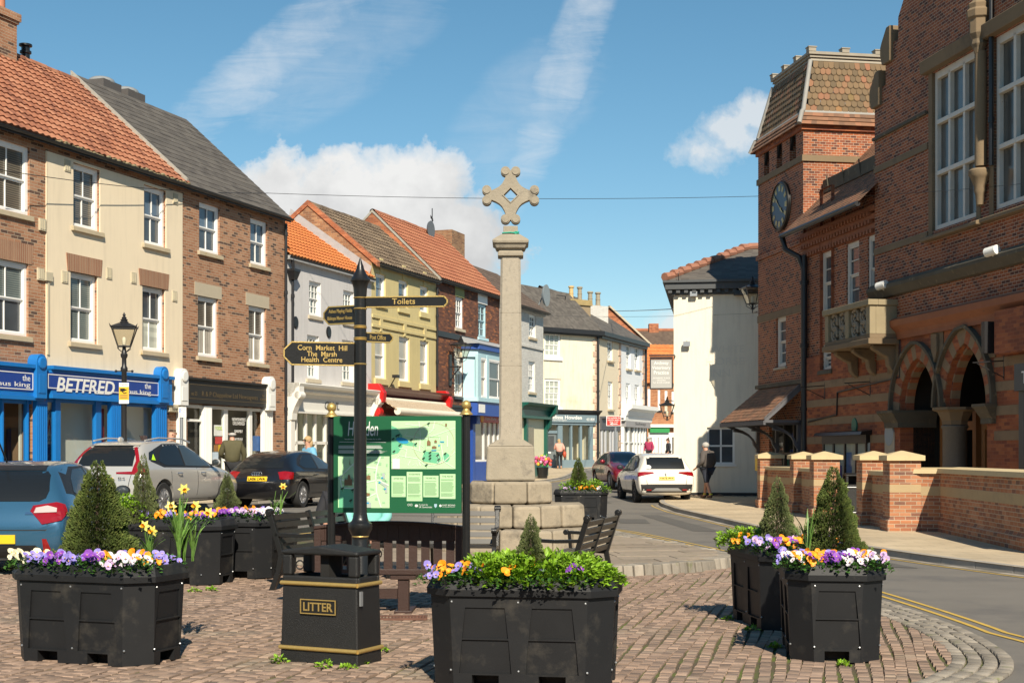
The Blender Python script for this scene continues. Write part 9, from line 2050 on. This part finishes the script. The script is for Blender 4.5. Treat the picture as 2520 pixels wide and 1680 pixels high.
# ---------------------------------------------------------------- people
def skin(nm,pts,edges,mat,par,sub=2):
    bm=bmesh.new();ly=bm.verts.layers.skin.verify();vs=[]
    for k,(p,r) in enumerate(pts): v=bm.verts.new(p);v[ly].radius=(r,r) if not isinstance(r,tuple) else r;v[ly].use_root=k == 0;vs.append(v)
    for a,b_ in edges: bm.edges.new((vs[a],vs[b_]))
    me=bpy.data.meshes.new(nm);bm.to_mesh(me);bm.free();me.materials.append(mat);o=link_mesh(nm,me,par);m=o.modifiers.new('skin','SKIN');m.use_smooth_shade=True;m=o.modifiers.new('sub','SUBSURF');m.levels=m.render_levels=sub;return o
M_skin=pm("skin",(0.52,0.28,0.19),.55,var=.08)
def person(label,x,y,rz,top,legs,hair,pose,h=1.0,short=False,hairlen=0,shoe=None,bald=False,z=None,bag=None):
    """figure facing +y before rotation; pose: dict of joint positions in metres for a 1.75 m figure"""
    o=thing("person",label,"person",(x,y,G(x,y)+.1 if z is None else z),rz);o.scale=(h,h,h)
    J=dict(pel=(0,0,.95),chest=(0,.02,1.32),neck=(0,.03,1.50),head=(0,.06,1.62),ls=(-.19,0,1.42),le=(-.27,-.02,1.14),lh=(-.27,.10,.90),rs=(.19,0,1.42),re=(.27,-.02,1.14),rh=(.27,.10,.90),lk=(-.10,.04,.52),lf=(-.10,0,.09),rk=(.10,.04,.52),rf=(.10,0,.09));J.update(pose);V_={k: Vector(v) for k,v in J.items()}
    lh,rh=V_['pel']+Vector((-.095,0,-.06)),V_['pel']+Vector((.095,0,-.06));waist=V_['pel'].lerp(V_['chest'],.45);hd=V_['head'];up=(hd-V_['neck']).normalized();fw=Vector((0,1,0)) if 'face' not in J else Vector(J['face']).normalized()
    n=[(V_['pel'],(.155,.11)),(waist,(.145,.105)),(V_['chest'],(.165,.115)),(V_['neck'],.058),(hd-up*.02+fw*.0,(.070,.082)),(hd+up*.08,(.076,.092)),(V_['ls'],.062),(V_['le'],.042),(V_['lh'],.030),(V_['rs'],.062),(V_['re'],.042),(V_['rh'],.030),(lh,.092),(V_['lk'],.060),(V_['lf'],.042),(rh,.092),(V_['rk'],.060),(V_['rf'],.042),(V_['lf']+fw*.13-Vector((0,0,.045)),.032),(V_['rf']+fw*.13-Vector((0,0,.045)),.032)]
    e=[(0,1),(1,2),(2,3),(3,4),(4,5),(2,6),(6,7),(7,8),(2,9),(9,10),(10,11),(0,12),(12,13),(13,14),(0,15),(15,16),(16,17),(14,18),(17,19)]
    for hi,el,si in ((8,7,-1),(11,10,1)):      # palm, four unequal fingers and a thumb off the side of the palm
        d=(Vector(n[hi][0])-Vector(n[el][0])).normalized();t=fw;b0=len(n);palm=Vector(n[hi][0])+d*.07;n.append((palm,(.026,.018)));e.append((hi,b0))
        for q,l in enumerate((.062,.072,.068,.052)): k=palm+t*(.03-.02*q);n += [(k+d*.02,.009),(k+d*l*.6+t*.006,.009),(k+d*l-Vector((si*.02,0,0)),.007)];c_=len(n);e += [(b0,c_-3),(c_-3,c_-2),(c_-2,c_-1)]
        n += [(palm-d*.03+t*.035,.010),(palm+d*.012+t*.055,.008)];c_=len(n);e += [(b0,c_-2),(c_-2,c_-1)]
    skin("body",n,e,M_skin,o)
    mb=MB();sd_=fw.cross(up).normalized();hc=hd+up*.035
    mb.ball(hc+fw*.105-up*.005,.017,6,5,(1,1.1,1.4));[mb.ball(hc+sd_*s*.088-fw*.01,.024,6,5,(.5,.8,1.2)) for s in (-1,1)];mb.obj("face_features",M_skin,o,smooth=60)
    mb=MB();[mb.ball(hc+fw*.092+sd_*s*.034+up*.022,.011,6,4) for s in (-1,1)];mb.tube([hc+fw*.095-sd_*.026-up*.052,hc+fw*.101-up*.055,hc+fw*.095+sd_*.026-up*.052],.006,5);mb.obj("eyes_and_mouth",pm("dark_features",(.06,.03,.03),.5),o)
    if hair:
        hm=pm("hair_%s" % hair[0],hair[1],.7,var=.3,scale=40,bump=.5);mb=MB();c=hc+up*.042-fw*.042;mb.ball(c,.103,14,9,(.98,1.08,.98) if not bald else (1.0,1.0,.55)) if not bald else mb.ball(c-up*.05-fw*.02,.095,12,8,(1.04,.9,.5))
        if hairlen: mb.ball(c-fw*.045-up*.11,.085,10,8,(1.1,.7,1.5*hairlen))
        mb.obj("hair",hm,o,smooth=60)
    tm=pm("cloth_%s" % top[0],top[1],.85,var=.14,scale=14,bump=.5,bscale=22);X=1.45;i_=[0,1,2,3,6,7,8,9,10,11];t_=[(n[i][0],tuple(q*X+.008 for q in n[i][1]) if isinstance(n[i][1],tuple) else (.066 if i == 3 else n[i][1]*X+.012)) for i in i_];t_[0]=(Vector(t_[0][0])+Vector((0,0,-.04)),(.19,.15));t_[3]=(Vector(n[3][0])-up*.045,.070)
    for a_ in (6,9): t_[a_]=(Vector(t_[a_][0]).lerp(Vector(t_[a_-1][0]),.12),.044)
    skin("jacket",t_,[(0,1),(1,2),(2,3),(2,4),(4,5),(5,6),(2,7),(7,8),(8,9)],tm,o)
    lm=pm("cloth_%s" % legs[0],legs[1],.85,var=.12,scale=14,bump=.4,bscale=22);f=.88 if short else 1;k=1.32 if short else 1.18;L_=[(n[0][0],.15)]
    for a_,b_,c_ in ((12,13,14),(15,16,17)): A_,B_,C_=(Vector(n[q][0]) for q in (a_,b_,c_));L_ += [(A_,.092*k),(B_.lerp(A_,.04),.062*k)]+([(B_.lerp(C_,.12),.075)] if short else [(C_.lerp(B_,.08),.055)])
    skin("trousers" if not short else "shorts",L_,[(0,1),(1,2),(2,3),(0,4),(4,5),(5,6)],lm,o)
    for q in (14,17): A_=Vector(n[q][0]);skin("shoe",[(A_-fw*.05-Vector((0,0,.04)),.046),(A_+fw*.06-Vector((0,0,.045)),.048),(A_+fw*.155-Vector((0,0,.052)),.036)],[(0,1),(1,2)],shoe or M_trim,o)
    return o
grey,blond,brown=("grey",(.40,.38,.35)),("blonde",(.42,.28,.13)),("brown",(.08,.05,.03))
# unseen terrace added behind the viewer to darken reflections in window glass
bk=thing("terraced_house","long unseen brick terrace with a slate roof, added behind the viewer for reflections in glass","house",(-45,-24,0))
mb=MB();mb.box(0,90,-8,0,-.5,8.5);mb.obj("wall",B_brown,bk);mb=MB();mb.prism([(.3,8.4),(-8.3,8.4),(-4,11.6)],'x',0,90);mb.obj("roof",T_slate,bk)
for k in range(22):
    for z in (1.2,4.9): mb=MB();mb.box(2+k*4,3.1+k*4,0,.03,z,z+1.9);mb.obj("window",G_dark,bk)
mz=G(6.4,45.6)+KH
o=person("grey haired man in a dark hoodie and navy shorts walking past the white inn",gx(1741,45.2),45.2,R(40),("charcoal",(.085,.072,.066)),("navy",(.025,.03,.045)),grey,dict(lf=(-.1,-.22,.11),lk=(-.10,-.06,.53),rf=(.1,.20,.09),rk=(.10,.14,.53),lh=(-.25,.22,.96),le=(-.27,-.06,1.16),rh=(.26,.10,.93),head=(0,.09,1.61),neck=(0,.05,1.49)),1.02,True,shoe=pm("brown_boot",(.09,.05,.03),.7),z=mz);o.scale=(1.12,1.12,1.03)
mb=MB();[mb.lathe([(.052,0),(.05,.035)],10,(p[0],p[1],p[2]+.10)) for p in ((-.1,-.22,.03),(.1,.20,.03))];mb.obj("yellow_sock",pm("lime_sock",(.5,.55,.03),.8),o);mb=MB();mb.tube([(-.10,.05,1.45),(0,-.07,1.50),(.10,.05,1.45)],.045,8);mb.obj("hood",MATS["cloth_charcoal"],o,smooth=60)
o=person("blonde woman in a pink cardigan leaning towards the grey shop door",gx(1377,78.3),78.3,R(12),("pink",(.62,.32,.25)),("black",(.015,.015,.017)),blond,dict(chest=(.02,.10,1.28),neck=(.02,.16,1.44),head=(.02,.22,1.55),ls=(-.18,.1,1.38),rs=(.2,.1,1.38),le=(-.24,.2,1.15),lh=(-.15,.34,1.12),rh=(.26,.2,.95)),.97,hairlen=.6,shoe=pm("tan_boot",(.4,.22,.1),.7),z=G(2.7,78.3)+.1)
mb=MB();mb.ball((0,0,0),.16,10,8,(.7,.9,1.2));mb.tube([(0,-.1,.15),(0,0,.32),(0,.1,.15)],.012,5);tag(mb.obj("handbag",pm("red_leather",(.42,.07,.03),.5),None,(gx(1385,78.2)+.1,78.2,G(2.7,78.2)+.90),smooth=50),"red leather handbag hanging from the arm of the woman in pink","bag")
person("bald man in an olive jacket standing behind the black hatchback",gx(572,35.6),35.6,R(20),("olive",(.085,.075,.035)),("black",(.015,.015,.017)),grey,dict(le=(-.28,.06,1.16),lh=(-.12,.26,1.05),re=(.30,.02,1.16)),1.04,bald=True)
person("first bald head showing over the silver car roof, left of the pair",gx(359,33.2),33.2,R(60),("navy_top",(.03,.04,.08)),("black",(.015,.015,.017)),None,{},1.0,z=G(-8.7,33)+.07);person("second bald head over the silver car roof, right of the pair",gx(416,34.0),34.0,R(-60),("brown_top",(.09,.06,.04)),("black",(.015,.015,.017)),None,{},1.05,z=G(-8.4,34)+.07)
o=person("blonde woman with sunglasses and a light blue top beside the black car",gx(761,37.0),37.0,R(130),("sky_blue",(.16,.40,.58)),("denim",(.05,.07,.12)),blond,{},.99,hairlen=1.0,z=G(-5.4,37)+.02);mb=MB();mb.box(-.075,.075,.15,.17,1.66,1.70);mb.obj("sunglasses",M_trim,o)
person("white haired person in a magenta coat near the green shop sign",gx(1597,84),84,R(150),("magenta",(.36,.03,.09)),("black",(.015,.015,.017)),grey,{},1.0);person("dark haired person at the street end beside the white inn",gx(1645,84),84,R(100),("dark_coat",(.03,.03,.035)),("black",(.015,.015,.017)),brown,{},.95,hairlen=.6)
sit=dict(pel=(0,0,.52),chest=(0,-.04,.90),neck=(0,-.03,1.08),head=(0,0,1.20),ls=(-.19,-.04,1.0),rs=(.19,-.04,1.0),le=(-.26,.04,.74),re=(.26,.04,.74),lh=(-.14,.26,.64),rh=(.14,.26,.64),lk=(-.12,.44,.50),rk=(.12,.44,.50),lf=(-.12,.46,.09),rf=(.14,.52,.09))
sz=G(-1.7,18)+.03
person("seated person in an aqua jacket, mostly hidden behind the map board",gx(905,18.0),18.02,R(180),("aqua",(.22,.55,.50)),("black",(.015,.015,.017)),blond,sit,1.0,shoe=pm("tan_shoe",(.25,.10,.04),.6),z=sz,hairlen=.7);person("seated person in a black puffer jacket, mostly hidden behind the board's left post",gx(836,18.1),18.12,R(180),("puffer",(.02,.02,.024)),("black",(.015,.015,.017)),brown,sit,1.0,z=sz)
